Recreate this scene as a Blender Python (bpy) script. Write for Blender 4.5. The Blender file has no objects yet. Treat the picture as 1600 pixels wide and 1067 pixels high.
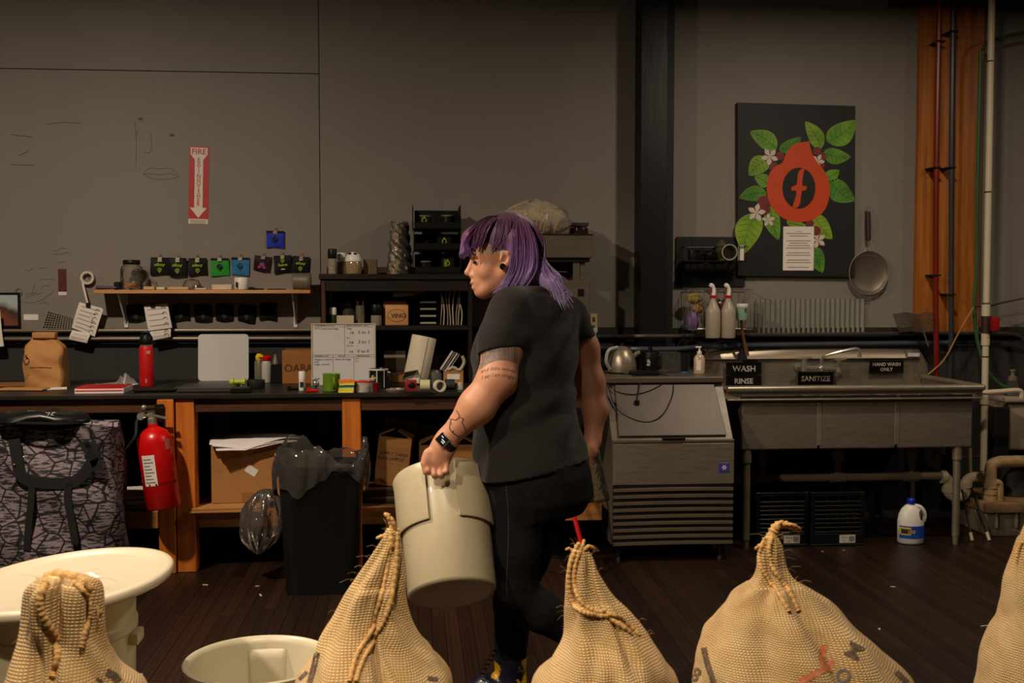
import bpy, bmesh, math, random
import numpy as np
from mathutils import Vector, Matrix
from math import sin, cos, pi, radians, atan, sqrt
random.seed(7)
S = bpy.context.scene
COL = S.collection
# ---------------------------------------------------------------- camera
FPX = 1700.0
PITCH = atan(0.0488); YAW = radians(5)
CAM = Vector((0, 0, 1.42))
FWD = Vector((sin(YAW)*cos(PITCH), cos(YAW)*cos(PITCH), -sin(PITCH)))
RGT = Vector((cos(YAW), -sin(YAW), 0))
UPV = RGT.cross(FWD)
cd = bpy.data.cameras.new('camera'); cam = bpy.data.objects.new('camera', cd); COL.objects.link(cam)
cd.sensor_width = 36; cd.sensor_fit = 'HORIZONTAL'; cd.lens = FPX/1600*36
cd.clip_start = .05; cd.clip_end = 60
cam.matrix_world = Matrix(((RGT.x, UPV.x, -FWD.x, CAM.x), (RGT.y, UPV.y, -FWD.y, CAM.y), (RGT.z, UPV.z, -FWD.z, CAM.z), (0, 0, 0, 1)))
cd.dof.use_dof = True; cd.dof.focus_distance = 3.85; cd.dof.aperture_fstop = 6.5
S.camera = cam
# ---------------------------------------------------------------- world, lamps, exposure
w = bpy.data.worlds.new('world'); S.world = w; w.use_nodes = True
w.node_tree.nodes['Background'].inputs[0].default_value = (1, .78, .58, 1)
w.node_tree.nodes['Background'].inputs[1].default_value = .008
S.view_settings.view_transform = 'Standard'; S.view_settings.look = 'None'
S.view_settings.gamma = 1; S.view_settings.exposure = 0; S.view_settings.use_curve_mapping = False
def lamp(name, loc, power, size, col=(1, .83, .64), tilt=(0, 0)):
    l = bpy.data.lights.new(name, 'AREA'); l.shape = 'DISK'; l.size = size; l.energy = power; l.color = col
    o = bpy.data.objects.new(name, l); COL.objects.link(o); o.location = loc
    o.rotation_euler = (radians(tilt[0]), radians(tilt[1]), 0)
    return o
lamp("ceiling_lamp_left", (-2.0, 3.5, 3.28), 130, .16)
def spot(name, loc, aim, power, cone, size=.06, col=(1, .83, .64)):
    l = bpy.data.lights.new(name, 'SPOT'); l.energy = power; l.color = col; l.spot_size = radians(cone); l.spot_blend = .75; l.shadow_soft_size = size
    o = bpy.data.objects.new(name, l); COL.objects.link(o); o.location = loc; o.rotation_euler = (Vector(aim)-Vector(loc)).to_track_quat('-Z', 'Y').to_euler(); return o
spot('ceiling_spot_near', (-.1, 1.2, 3.3), (.15, 2.15, 0), 230, 76)
spot('ceiling_spot_key', (-2.1, 1.2, 3.3), (.15, 3.35, 1.0), 290, 58)
lamp('ceiling_lamp_right', (2.3, 4.7, 3.1), 34, .16)
lamp("ceiling_lamp_far_right", (4.7, 4.2, 3.1), 16, .20)

# ---------------------------------------------------------------- picture helpers: a pixel of the photograph to a point of the room
def ray(px, py): return FWD + RGT*((px-800)/FPX) + UPV*((533.5-py)/FPX)
def PY(px, py, Y): r = ray(px, py); return CAM + r*(Y/r.y)
def PZ(px, py, z=0): r = ray(px, py); return CAM + r*((z-CAM.z)/r.z)
def PD(px, py, d): return CAM + ray(px, py)*d
def XZ(x0, y0, x1, y1, Y):
    a = PY(x0, (y0+y1)/2, Y).x; b = PY(x1, (y0+y1)/2, Y).x
    t = PY((x0+x1)/2, y0, Y).z; u = PY((x0+x1)/2, y1, Y).z
    return a, b, u, t          # x left, x right, z low, z high
# ---------------------------------------------------------------- materials
def lin(c):
    return tuple(((v/255)/12.92 if v/255 <= .04045 else ((v/255+.055)/1.055)**2.4) for v in c[:3])
MATS = {}
def base(name):
    m = bpy.data.materials.new(name); m.use_nodes = True
    nt = m.node_tree; b = nt.nodes['Principled BSDF']
    return m, nt, b
def nd(nt, t, **k):
    n = nt.nodes.new(t)
    for a, v in k.items():
        if a.startswith('i_'):
            n.inputs[int(a[2:])].default_value = v
        else: setattr(n, a, v)
    return n
def M(name, col=0, rough=.55, metal=0., var=.12, vs=7., bump=0., bs=60., trans=0., ior=1.45, coat=0., sheen=0., stretch=(1, 1, 1), col2=None, rvar=0., alpha=1., emis=0., rnd=0., spec=.5):
    if name in MATS: return MATS[name]
    m, nt, b = base(name); L = nt.links.new
    c = lin(col)
    tc = nd(nt, 'ShaderNodeTexCoord'); mp = nd(nt, 'ShaderNodeMapping'); mp.inputs['Scale'].default_value = stretch
    L(tc.outputs['Object'], mp.inputs[0])
    nz = nd(nt, 'ShaderNodeTexNoise'); nz.inputs['Scale'].default_value = vs; nz.inputs['Detail'].default_value = 5
    nz.inputs['Roughness'].default_value = .6
    vec = mp.outputs[0]
    if rnd:
        oi = nd(nt, 'ShaderNodeObjectInfo'); ad = nd(nt, 'ShaderNodeVectorMath', operation='ADD')
        sc = nd(nt, 'ShaderNodeMath', operation='MULTIPLY', i_1=37.); L(oi.outputs['Random'], sc.inputs[0])
        L(mp.outputs[0], ad.inputs[0]); L(sc.outputs[0], ad.inputs[1]); vec = ad.outputs[0]
    L(vec, nz.inputs['Vector'])
    rp = nd(nt, 'ShaderNodeValToRGB'); rp.color_ramp.elements[0].position = .3; rp.color_ramp.elements[1].position = .7
    c2 = lin(col2) if col2 else tuple(min(1, v*(1+var)) for v in c)
    c1 = c if col2 else tuple(v*(1-var) for v in c)
    rp.color_ramp.elements[0].color = (*c1, 1); rp.color_ramp.elements[1].color = (*c2, 1)
    L(nz.outputs[0], rp.inputs[0]); out = rp.outputs[0]
    if rnd:
        hs = nd(nt, 'ShaderNodeHueSaturation'); mr = nd(nt, 'ShaderNodeMapRange')
        mr.inputs[3].default_value = 1-rnd; mr.inputs[4].default_value = 1+rnd
        L(oi.outputs['Random'], mr.inputs[0]); L(mr.outputs[0], hs.inputs['Value']); L(out, hs.inputs['Color']); out = hs.outputs[0]
    L(out, b.inputs['Base Color'])
    b.inputs['Roughness'].default_value = rough; b.inputs['Metallic'].default_value = metal
    b.inputs['IOR'].default_value = ior; b.inputs['Transmission Weight'].default_value = trans
    b.inputs['Coat Weight'].default_value = coat; b.inputs['Sheen Weight'].default_value = sheen
    b.inputs['Specular IOR Level'].default_value = spec
    b.inputs['Alpha'].default_value = alpha
    if rvar:
        m2 = nd(nt, 'ShaderNodeMapRange'); m2.inputs[3].default_value = max(0, rough-rvar); m2.inputs[4].default_value = min(1, rough+rvar)
        L(nz.outputs[0], m2.inputs[0]); L(m2.outputs[0], b.inputs['Roughness'])
    if emis:
        L(out, b.inputs['Emission Color']); b.inputs['Emission Strength'].default_value = emis
    if bump:
        n2 = nd(nt, 'ShaderNodeTexNoise'); n2.inputs['Scale'].default_value = bs; n2.inputs['Detail'].default_value = 4
        L(vec, n2.inputs['Vector'])
        bp = nd(nt, 'ShaderNodeBump'); bp.inputs['Strength'].default_value = bump; bp.inputs['Distance'].default_value = .01
        L(n2.outputs[0], bp.inputs['Height']); L(bp.outputs[0], b.inputs['Normal'])
    MATS[name] = m; return m
def wood(name, c1=0, c2=0, axis='X', rough=.5, scale=1., rnd=0., bump=.15):
    st = {'X': (1.2, 22, 22), 'Y': (22, 1.2, 22), 'Z': (22, 22, 1.2)}[axis]
    return M(name, c1, rough=rough, col2=c2, vs=1.6*scale, stretch=st, bump=bump, bs=6, rnd=rnd)
def film(name, tint=(230, 225, 215), gloss=.25, rough=.12, haze=.06):
    if name in MATS: return MATS[name]
    m = bpy.data.materials.new(name); m.use_nodes = True; nt = m.node_tree; L = nt.links.new
    nt.nodes.remove(nt.nodes['Principled BSDF']); out = nt.nodes['Material Output']
    tr = nd(nt, 'ShaderNodeBsdfTransparent'); tr.inputs[0].default_value = (*lin(tint), 1)
    gl = nd(nt, 'ShaderNodeBsdfGlossy'); gl.inputs['Roughness'].default_value = rough
    df = nd(nt, 'ShaderNodeBsdfDiffuse'); df.inputs[0].default_value = (*lin(tint), 1)
    nz = nd(nt, 'ShaderNodeTexNoise'); nz.inputs['Scale'].default_value = 22; tc = nd(nt, 'ShaderNodeTexCoord')
    L(tc.outputs['Object'], nz.inputs['Vector']); bp = nd(nt, 'ShaderNodeBump'); bp.inputs['Strength'].default_value = .6; bp.inputs['Distance'].default_value = .02
    L(nz.outputs[0], bp.inputs['Height']); L(bp.outputs[0], gl.inputs['Normal'])
    m1 = nd(nt, 'ShaderNodeMixShader'); m1.inputs[0].default_value = haze; L(tr.outputs[0], m1.inputs[1]); L(df.outputs[0], m1.inputs[2])
    fr = nd(nt, 'ShaderNodeFresnel'); fr.inputs[0].default_value = 1.0+gloss*2; L(bp.outputs[0], fr.inputs['Normal'])
    m2 = nd(nt, 'ShaderNodeMixShader'); L(fr.outputs[0], m2.inputs[0]); L(m1.outputs[0], m2.inputs[1]); L(gl.outputs[0], m2.inputs[2])
    L(m2.outputs[0], out.inputs[0]); MATS[name] = m; return m
# ---------------------------------------------------------------- mesh builder (room coordinates)
def rot_to(d):
    d = Vector(d).normalized(); return d.to_track_quat('Z', 'Y').to_matrix().to_4x4()
def Rz(a): return Matrix.Rotation(a, 4, 'Z')
def Rx(a): return Matrix.Rotation(a, 4, 'X')
def Ry(a): return Matrix.Rotation(a, 4, 'Y')
def Tr(*p): return Matrix.Translation(Vector(p) if len(p) == 3 else Vector(p[0]))
class MB:
    def __init__(s): s.v = []; s.f = []; s.m = []; s.k = 0; s.T = Matrix()
    def add(s, vs, fs):
        o = len(s.v); T = s.T
        s.v += [T @ Vector(p) for p in vs]
        s.f += [[i+o for i in f] for f in fs]; s.m += [s.k]*len(fs); return s
    def box(s, x0, x1, y0, y1, z0, z1):
        return s.add([(x0, y0, z0), (x1, y0, z0), (x1, y1, z0), (x0, y1, z0), (x0, y0, z1), (x1, y0, z1), (x1, y1, z1), (x0, y1, z1)],
                     [(0, 3, 2, 1), (4, 5, 6, 7), (0, 1, 5, 4), (1, 2, 6, 5), (2, 3, 7, 6), (3, 0, 4, 7)])
    def hexa(s, b, t):
        return s.add(list(b)+list(t), [(0, 3, 2, 1), (4, 5, 6, 7), (0, 1, 5, 4), (1, 2, 6, 5), (2, 3, 7, 6), (3, 0, 4, 7)])
    def cyl(s, p0, p1, r0, r1=None, n=16, cap=True):
        p0 = Vector(p0); p1 = Vector(p1); r1 = r0 if r1 is None else r1; R = rot_to(p1-p0)
        a = [p0 + R @ Vector((r0*cos(2*pi*i/n), r0*sin(2*pi*i/n), 0)) for i in range(n)]
        c = [p1 + R @ Vector((r1*cos(2*pi*i/n), r1*sin(2*pi*i/n), 0)) for i in range(n)]
        fs = [(i, (i+1) % n, n+(i+1) % n, n+i) for i in range(n)]
        if cap: fs += [tuple(range(n-1, -1, -1)), tuple(range(n, 2*n))]
        return s.add(a+c, fs)
    def lathe(s, prof, loc=(0, 0, 0), n=24, R=None, sx=1., sy=1.):
        R = R or Matrix(); loc = Vector(loc); vs = []; fs = []; idx = []
        for r, z in prof:
            if r < 1e-6:
                idx.append([len(vs)]); vs.append(loc + R @ Vector((0, 0, z)))
            else:
                idx.append(list(range(len(vs), len(vs)+n)))
                vs += [loc + R @ Vector((sx*r*cos(2*pi*i/n), sy*r*sin(2*pi*i/n), z)) for i in range(n)]
        for a, b in zip(idx, idx[1:]):
            for i in range(n):
                j = (i+1) % n
                if len(a) == 1 and len(b) == 1: continue
                if len(a) == 1: fs.append((a[0], b[j], b[i]))
                elif len(b) == 1: fs.append((a[i], a[j], b[0]))
                else: fs.append((a[i], a[j], b[j], b[i]))
        return s.add(vs, fs)
    def tube(s, pts, r, n=8, closed=False, cap=True):
        P = [Vector(p) for p in pts]; N = len(P); rr = r if isinstance(r, (list, tuple)) else [r]*N
        vs = []; up = None
        for i in range(N):
            t = (P[(i+1) % N]-P[i-1]) if closed else (P[min(i+1, N-1)]-P[max(i-1, 0)])
            if t.length < 1e-9: t = Vector((0, 0, 1))
            t.normalize()
            if up is None: up = t.orthogonal().normalized()
            up = up - t*up.dot(t)
            if up.length < 1e-6: up = t.orthogonal()
            up.normalize(); q = t.cross(up)
            vs += [P[i] + (up*cos(2*pi*k/n)+q*sin(2*pi*k/n))*rr[i] for k in range(n)]
        fs = []
        for i in range(N if closed else N-1):
            a = i*n; b = ((i+1) % N)*n
            fs += [(a+k, a+(k+1) % n, b+(k+1) % n, b+k) for k in range(n)]
        if cap and not closed: fs += [tuple(range(n-1, -1, -1)), tuple(range((N-1)*n, N*n))]
        return s.add(vs, fs)
    def prism(s, poly, y0, y1):            # polygon in X,Z extruded along Y
        n = len(poly)
        vs = [(x, y0, z) for x, z in poly]+[(x, y1, z) for x, z in poly]
        return s.add(vs, [tuple(range(n)), tuple(range(2*n-1, n-1, -1))]+[(i, n+i, n+(i+1) % n, (i+1) % n) for i in range(n)])
    def grid(s, fn, nu, nv, cu=False, cv=False):
        U = nu if cu else nu+1; V = nv if cv else nv+1
        vs = [fn(i/nu, j/nv) for j in range(V) for i in range(U)]
        fs = [(j*U+i, j*U+(i+1) % U, ((j+1) % V)*U+(i+1) % U, ((j+1) % V)*U+i) for j in range(nv) for i in range(nu)]
        return s.add(vs, fs)
    def ball(s, c, r, n=12, m=8, sc=(1, 1, 1)):
        c = Vector(c); pr = [(max(0, sin(pi*j/m)) if 0 < j < m else 0, -cos(pi*j/m)) for j in range(m+1)]
        Tn = s.T; s.T = Tn @ Tr(c) @ Matrix.Diagonal((r*sc[0], r*sc[1], r*sc[2], 1)); s.lathe(pr, n=n); s.T = Tn; return s
    def build(s, name, mats, parent=None, loc=None, bevel=0., seg=1, smooth=35, solid=0., fix=True, sub=0, shape_off=0):
        org = Vector(loc) if loc is not None else Vector(parent['org']) if parent is not None else Vector((0, 0, 0))
        me = bpy.data.meshes.new(name); me.from_pydata([tuple(Vector(p)-org) for p in s.v], [], s.f)
        for x in (mats if isinstance(mats, (list, tuple)) else [mats]): me.materials.append(x)
        me.polygons.foreach_set('material_index', s.m)
        bm = bmesh.new(); bm.from_mesh(me)
        if fix: bmesh.ops.remove_doubles(bm, verts=bm.verts, dist=1e-5); bmesh.ops.recalc_face_normals(bm, faces=bm.faces)
        if solid: bmesh.ops.solidify(bm, geom=bm.faces[:], thickness=solid)
        if bevel:
            es = [e for e in bm.edges if len(e.link_faces) == 2 and e.calc_face_angle(0) > .5]
            bmesh.ops.bevel(bm, geom=es, offset=bevel, segments=seg, profile=.6, affect='EDGES', clamp_overlap=True)
        bm.to_mesh(me); bm.free()
        if smooth:
            me.polygons.foreach_set('use_smooth', [True]*len(me.polygons)); me.set_sharp_from_angle(angle=radians(smooth))
        o = bpy.data.objects.new(name, me); COL.objects.link(o); o['org'] = tuple(org)
        if parent is not None: o.parent = parent
        else: o.location = org
        if sub:
            md = o.modifiers.new('sub', 'SUBSURF'); md.levels = sub; md.render_levels = sub
        return o
def tag(o, label, cat, group=None):
    o['label'] = label; o['category'] = cat
    if group: o['group'] = group
    return o
def thing(name, label, cat, loc, group=None):
    o = bpy.data.objects.new(name, None); COL.objects.link(o); o.empty_display_size = .05
    o.location = Vector(loc); o['org'] = tuple(loc); return tag(o, label, cat, group)
def struct(o, label=None):
    o['kind'] = 'structure'
    if label: o['label'] = label
    return o
def box(name, mat, x0, x1, y0, y1, z0, z1, parent=None, loc=None, bevel=.002, T=None, **k):
    mb = MB()
    if T is not None: mb.T = T
    mb.box(x0, x1, y0, y1, z0, z1)
    if parent is None and loc is None: loc = ((x0+x1)/2, (y0+y1)/2, z0)
    return mb.build(name, mat, parent, loc, bevel=bevel, **k)
TXT = {}
def text(s, c, h, mat, parent, name='lettering', T=None, width=None, shear=0., th=.0006, align='CENTER', bold=0.):
    # flat lettering, readable from the -Y side, cap height h, centred at c
    key = (s, shear, bold)
    if key not in TXT:
        cu = bpy.data.curves.new('t', 'FONT'); cu.body = s; cu.shear = shear; cu.resolution_u = 2; cu.offset = bold
        cu.fill_mode = 'FRONT'
        ob = bpy.data.objects.new('t', cu); COL.objects.link(ob); bpy.context.view_layer.update()
        me = bpy.data.meshes.new_from_object(ob.evaluated_get(bpy.context.evaluated_depsgraph_get()))
        TXT[key] = ([tuple(v.co) for v in me.vertices], [tuple(p.vertices) for p in me.polygons])
        bpy.data.objects.remove(ob); bpy.data.curves.remove(cu); bpy.data.meshes.remove(me)
    vs, fs = TXT[key]
    xs = [v[0] for v in vs]; ys = [v[1] for v in vs]; x0, x1, y0, y1 = min(xs), max(xs), min(ys), max(ys)
    k = h/.69 if '\n' not in s else h/max(.01, y1-y0); kx = width/(x1-x0) if width else k
    cx = (x0+x1)/2 if align == 'CENTER' else x0
    cy = .345 if '\n' not in s else (y0+y1)/2
    mb = MB(); mb.T = (T if T is not None else Tr(c))
    mb.add([((x-cx)*kx, 0, (y-cy)*k) for x, y, z in vs], fs)
    return mb.build(name, mat, parent, smooth=0, fix=False)
def smoothstep(a, b, x):
    t = max(0., min(1., (x-a)/(b-a))); return t*t*(3-2*t)
def spline(pts, n=8):
    P = [Vector(p) for p in pts]; out = []
    for i in range(len(P)-1):
        p0 = P[max(i-1, 0)]; p1 = P[i]; p2 = P[i+1]; p3 = P[min(i+2, len(P)-1)]
        for k in range(n):
            t = k/n
            out.append(.5*((2*p1)+(p2-p0)*t+(2*p0-5*p1+4*p2-p3)*t*t+(3*p1-p0-3*p2+p3)*t**3))
    out.append(P[-1]); return out
# ================================================================ palette
BLACKP = M('black_plastic', (13, 12, 12), rough=.45, var=.2, spec=.3)
BLACKR = M('black_rubber', (11, 10, 10), rough=.7, var=.2)
WHITEP = M('white_plastic', (226, 222, 212), rough=.4, var=.04)
PAPER = M('paper', (225, 215, 205), rough=.85, var=.05, vs=12)
INK = M('ink', (30, 28, 30), rough=.8, var=.1)
INKG = M('faded_ink', (105, 98, 95), rough=.8, var=.1)
STEEL = M('stainless_steel', (150, 138, 120), rough=.36, metal=.62, var=.16, vs=9, stretch=(1, 1, 14), rvar=.1, bump=.04, bs=120)
STEELD = M('dull_steel', (136, 124, 108), rough=.45, metal=.5, var=.22, vs=6, rvar=.12)
CHROME = M('chrome', (186, 180, 170), rough=.2, metal=.7, var=.05)
CARD = M('cardboard', (168, 118, 66), rough=.85, var=.1, vs=14, bump=.05, bs=150)
CARDD = M('cardboard_aged', (138, 92, 48), rough=.85, var=.13, vs=10, bump=.05, bs=150)
TAPE = M('packing_tape', (150, 104, 58), rough=.25, var=.1, coat=.5)
RED = M('red_paint', (200, 12, 12), rough=.32, var=.1, coat=.3)
YEL = M('yellow_plastic', (225, 190, 20), rough=.4, var=.08)
GLASS = M('clear_glass', (250, 250, 248), rough=.02, trans=1., ior=1.35, var=.01)
CLEARP = M('clear_plastic', (240, 236, 226), rough=.12, trans=1., ior=1.18, var=.03)
FILM = film('plastic_film')
THIN = film('thin_clear_plastic', (246, 244, 238), .12, .06, .03)
FIR = wood('bench_timber', (164, 82, 22), (214, 122, 40), 'Z', rough=.5)
FIRX = wood('bench_rail_timber', (58, 34, 17), (88, 52, 25), 'X', rough=.5)
DARKW = wood('dark_stained_wood', (19, 10, 7), (30, 16, 10), 'X', rough=.45)
LIGHTW = wood('pale_shelf_wood', (178, 124, 72), (208, 154, 98), 'X', rough=.55)
GREENL = M('lime_print', (150, 165, 30), rough=.6, var=.08)
WY = 6.45        # face of the painted wall panels
# ================================================================ the setting
fl = struct(box('floor', M('subfloor', (32, 21, 15), rough=.6), -5, 6, -1.5, 6.6, -.08, -.02, loc=(0, 0, 0), bevel=0), 'dark worn strip wood floor')
PLK = M('floor_plank_wood', (23, 13, 8), col2=(48, 28, 16), rough=.42, vs=2.2, stretch=(9, .7, 9), rnd=.42, rvar=.16, bump=.12, bs=9)
pm = MB().box(-.5, .5, -.5, .5, -1, 0).build('plank_shape', PLK, fl)
plank_mesh = pm.data; bpy.data.objects.remove(pm)
PW = .0572; rng = random.Random(3); nplk = 0
for i in range(-56, 70):
    x = (i+.5)*PW; y = 2.0 - rng.random()*1.6
    while y < 6.55:
        ln = 1.9+rng.random()*2.2; y1 = min(y+ln, 6.56)
        if y1 > 2.2 and y1-y > .05:
            o = bpy.data.objects.new('plank', plank_mesh); COL.objects.link(o); o.parent = fl
            o.location = (x, (y+y1)/2, -.0008*rng.random()); o.scale = (PW-.0018, y1-y-.002, .02); nplk += 1
        y = y1
# back wall: charcoal lower wall, painted plywood sheets above
CHAR = M('charcoal_wall_paint', (44, 41, 39), rough=.7, var=.12, vs=3, bump=.1, bs=30)
WALLP = M('greige_wall_paint', (126, 118, 109), rough=.62, var=.05, vs=2.2, bump=.10, bs=26, stretch=(1, 1, .5))
wb = struct(box('wall_back', CHAR, -5, 6, WY+.014, WY+.2, -.05, 4.3, loc=(0, WY+.014, 0), bevel=0), 'charcoal back wall behind painted plywood sheets')
zlo = 1.185
xs1 = PY(500, 300, WY).x; xs2 = PY(1000, 300, WY).x; xs3 = PY(1053, 300, WY).x; xs4 = PY(1434, 300, WY).x; xs5 = PY(1545, 300, WY).x
zs = PY(250, 111, WY).z
for (x0, x1, z0, z1) in ((-5, xs1-.002, zs+.002, 4.3), (-5, xs1-.002, zlo, zs-.002), (xs1+.002, xs2+.05, zlo, 4.3), (xs3-.05, xs4+.02, zlo-.03, 4.3), (xs5-.1, 6, zlo-.03, 4.3)):
    box('panel', WALLP, x0, x1, WY, WY+.0135, z0, z1, parent=wb, bevel=.0015)
BLK = M('black_post_paint', (10, 9, 8), rough=.42, var=.3, vs=5, stretch=(3, 3, .6), bump=.1, bs=9)
t1 = struct(box('trim_1', BLK, PY(1001, 300, 6.27).x, PY(1042, 300, 6.27).x, 6.27, WY, 0, 4.3), 'black painted structural post')
box('flange', M('black_post_side', (9, 8, 8), rough=.6), PY(1042, 300, 6.27).x, PY(1053, 300, 6.31).x, 6.32, WY, 0, 4.3, parent=t1)
AMB = wood('amber_timber', (128, 70, 20), (180, 106, 36), 'Z', rough=.45)
xa = PY(1434, 300, WY-.05).x; xb = PY(1533, 300, WY-.05).x; xm = xa+(xb-xa)*.56
t2 = struct(box('trim_2', AMB, xa+.004, xb-.004, WY-.02, WY+.012, 1.15, 4.3), 'amber varnished timber column')
for i, (a, b) in enumerate(((xa, xm-.001), (xm+.001, xb))):
    box('board', AMB, a, b, WY-.055, WY-.021, 1.15, 4.3, parent=t2, bevel=.002)
struct(box('trim_3', M('dark_wall_trim', (38, 34, 31), rough=.6), -5, xs4+1.2, WY-.018, WY+.013, 1.125, 1.182), 'dark ledge strip along the wall')
struct(box('trim_4', M('dark_beam', (40, 26, 20), rough=.6), PY(1405, 5, 6.3).x, 6, 6.30, WY, 3.12, 3.35), 'dark beam above the amber column')
# pencil drawing on the panel: lips and nose
def wall_line(pts, r=.0018, mat=None, parent=None, name='pencil_line', Y=WY-.0012, n=5):
    mb = MB(); P = spline([PY(x, y, Y) for x, y in pts], n); mb.tube(P, r, 4)
    return mb.build(name, mat or M('pencil', (92, 80, 70), rough=.8), parent)
dr = thing('pencil_drawing', 'lips, nose and eye pencilled on the painted wall', 'drawing', PY(250, 270, WY-.001))
PEN = M('pencil', (92, 80, 70), rough=.8)
for pts in ([(224, 272), (230, 265), (238, 262), (246, 264), (253, 263), (266, 263), (273, 267), (280, 275), (268, 279), (252, 280), (238, 279), (224, 272)], [(226, 272), (238, 271), (250, 273), (264, 271), (277, 274)],
            [(214, 204), (214, 212)], [(235, 207), (237, 225), (235, 236), (230, 239), (222, 236)], [(211, 190), (213, 230), (212, 262)]):
    wall_line(pts, .0012, PEN, dr)
for (x, y) in ((220, 186), (269, 211)):
    mb = MB(); mb.ball(PY(x, y, WY), .012, 10, 6, (1.3, .08, .7)); mb.build('eye', PEN, dr)
# scratches and scribbles low on the wall
sc = thing('wall_scribble', 'faint handwriting in marker above the brown paper bag', 'writing', PY(60, 455, WY-.001))
for a in ([(38, 420), (44, 423), (52, 418)], [(60, 420), (70, 418), (74, 420)], [(62, 438), (72, 436), (84, 436)], [(64, 450), (70, 446), (76, 447)], [(38, 466), (50, 461), (62, 459), (66, 456)], [(34, 471), (50, 473), (66, 468), (80, 458), (84, 452)], [(40, 460), (48, 458), (58, 457)], [(55, 442), (52, 452), (50, 462)], [(80, 390), (88, 392), (94, 388), (104, 388)], [(82, 396), (92, 397), (108, 394)], [(90, 409), (96, 410), (101, 408)], [(62, 474), (70, 472), (76, 476)]):
    wall_line(a, .0011, M('marker', (78, 68, 62), rough=.8), sc, 'stroke')
for a in ([(74, 194), (100, 191), (126, 193)], [(16, 210), (50, 214)], [(16, 257), (52, 258)], [(30, 243), (44, 236)]):
    tag(wall_line(a, .0018, M('scratch', (84, 74, 64), rough=.8), None, 'wall_scratch', n=3), {74: 'long pale scratch high on the left wall panel', 16: 'short scratch in the wall near the left edge', 30: 'slanted short scratch near the left edge'}[a[0][0]] + (' lower one' if a[0][1] == 257 else ''), 'scratch')
# ================================================================ workbench
BF = 5.52; BT = .895
WTOP = M('worn_black_worktop', (34, 30, 27), rough=.4, var=.3, vs=9, rvar=.12)
xr = PY(941, 620, BF).x
bench = thing('workbench', 'long timber workbench with black worktop against the wall', 'workbench', (-1.2, 5.95, 0))
box('worktop', WTOP, -3.7, xr, BF-.03, WY-.03, BT-.022, BT, parent=bench, bevel=.003)
def xr_(a, b, Y): return PY(a, 700, Y).x, PY(b, 700, Y).x
z_r0 = PY(400, 643, BF).z
for a, b in ((-700, 245), (304, 535), (564, 941)):
    x0, x1 = xr_(a, b, BF)
    box('front_rail', FIRX, max(x0, -3.65), x1, BF, BF+.038, z_r0, BT-.023, parent=bench)
for a, b, y0 in ((246, 272, BF-.03), (275, 304, BF-.012), (535, 564, BF-.008)):
    x0, x1 = xr_(a, b, y0)
    box('post', FIR, x0, x1, y0, y0+.1, 0, BT-.024, parent=bench, bevel=.003)
for a, b in ((105, 128), (338, 360), (500, 520), (1, 14)):
    x0, x1 = xr_(a, b, 6.25)
    box('rear_post', FIRX, x0, x1, 6.22, 6.31, 0, BT-.024, parent=bench)
SZ = PY(230, 799, BF+.03).z; SZ0 = PY(230, 826, BF+.03).z
for a, b in ((-700, 245), (304, 535), (564, 941)):
    x0, x1 = xr_(a, b, BF+.03)
    box('lower_rail', wood('pale_rail', (134, 84, 38), (176, 118, 60), 'X') , max(x0, -3.65), x1, BF+.03, BF+.068, SZ0, SZ, parent=bench)
box('lower_shelf', M('shelf_board', (70, 48, 28), rough=.7), -3.65, xr, BF+.069, 6.2, SZ-.025, SZ-.002, parent=bench)
# ================================================================ desk hutch on the bench
HY0, HY1 = 6.02, 6.40
hut = thing('desk_hutch', 'dark stained wooden hutch standing on the bench', 'hutch', (-.15, 6.2, BT))
hx0 = PY(502, 470, HY0).x; hx1 = PY(738, 470, HY0).x; htop = PY(610, 428, HY0).z
box('top_board', DARKW, hx0-.012, hx1+.012, HY0-.012, HY1, htop-.03, htop, parent=hut)
box('side_panel', wood('hutch_side', (50, 28, 16), (78, 46, 26), 'Z'), hx0, hx0+.022, HY0, HY1, BT+.001, htop-.031, parent=hut)
box('side_panel', DARKW, hx1-.022, hx1, HY0, HY1, BT+.001, htop-.031, parent=hut)
hsh = PY(640, 509, HY0).z
box('shelf', DARKW, hx0+.023, hx1-.023, HY0, HY1-.013, hsh-.024, hsh, parent=hut)
box('back_panel', M('hutch_back', (28, 15, 11), rough=.6), hx0+.023, hx1-.023, HY1-.012, HY1, BT+.001, htop-.031, parent=hut)
box('header_rail', DARKW, hx0+.023, hx1-.023, HY0, HY0+.018, htop-.095, htop-.031, parent=hut)
box('rear_lip', wood('hutch_side', 0, 0), hx0, hx1, HY1-.012, HY1, htop+.001, htop+.045, parent=hut)
# ================================================================ ice machine
IY0, IY1 = 5.50, 6.22
ix0 = PY(957, 720, IY0).x; ix1 = PY(1147, 720, IY0).x
zt = PY(1050, 598, IY0+.24).z; zd = PY(1050, 688, IY0).z; zp0 = PY(1050, 757, IY0).z; zg0 = PY(1050, 851, IY0).z
ice = thing('ice_machine', 'stainless undercounter ice machine with slanted door and louvred grille', 'ice machine', ((ix0+ix1)/2, 5.86, 0))
BRONZE = M('bronze_grey_panel', (88, 78, 65), rough=.42, metal=.2, var=.1, vs=5, rvar=.1)
GRILL = M('grille_plastic', (100, 87, 70), rough=.45, metal=.2, var=.08)
YS = IY0+.235
mb = MB(); ins = .03
mb.hexa([(ix0, IY0+.02, zg0), (ix1, IY0+.02, zg0), (ix1, IY1, zg0), (ix0, IY1, zg0)], [(ix0, IY0+.02, zd), (ix1, IY0+.02, zd), (ix1, IY1, zd), (ix0, IY1, zd)])
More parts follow.
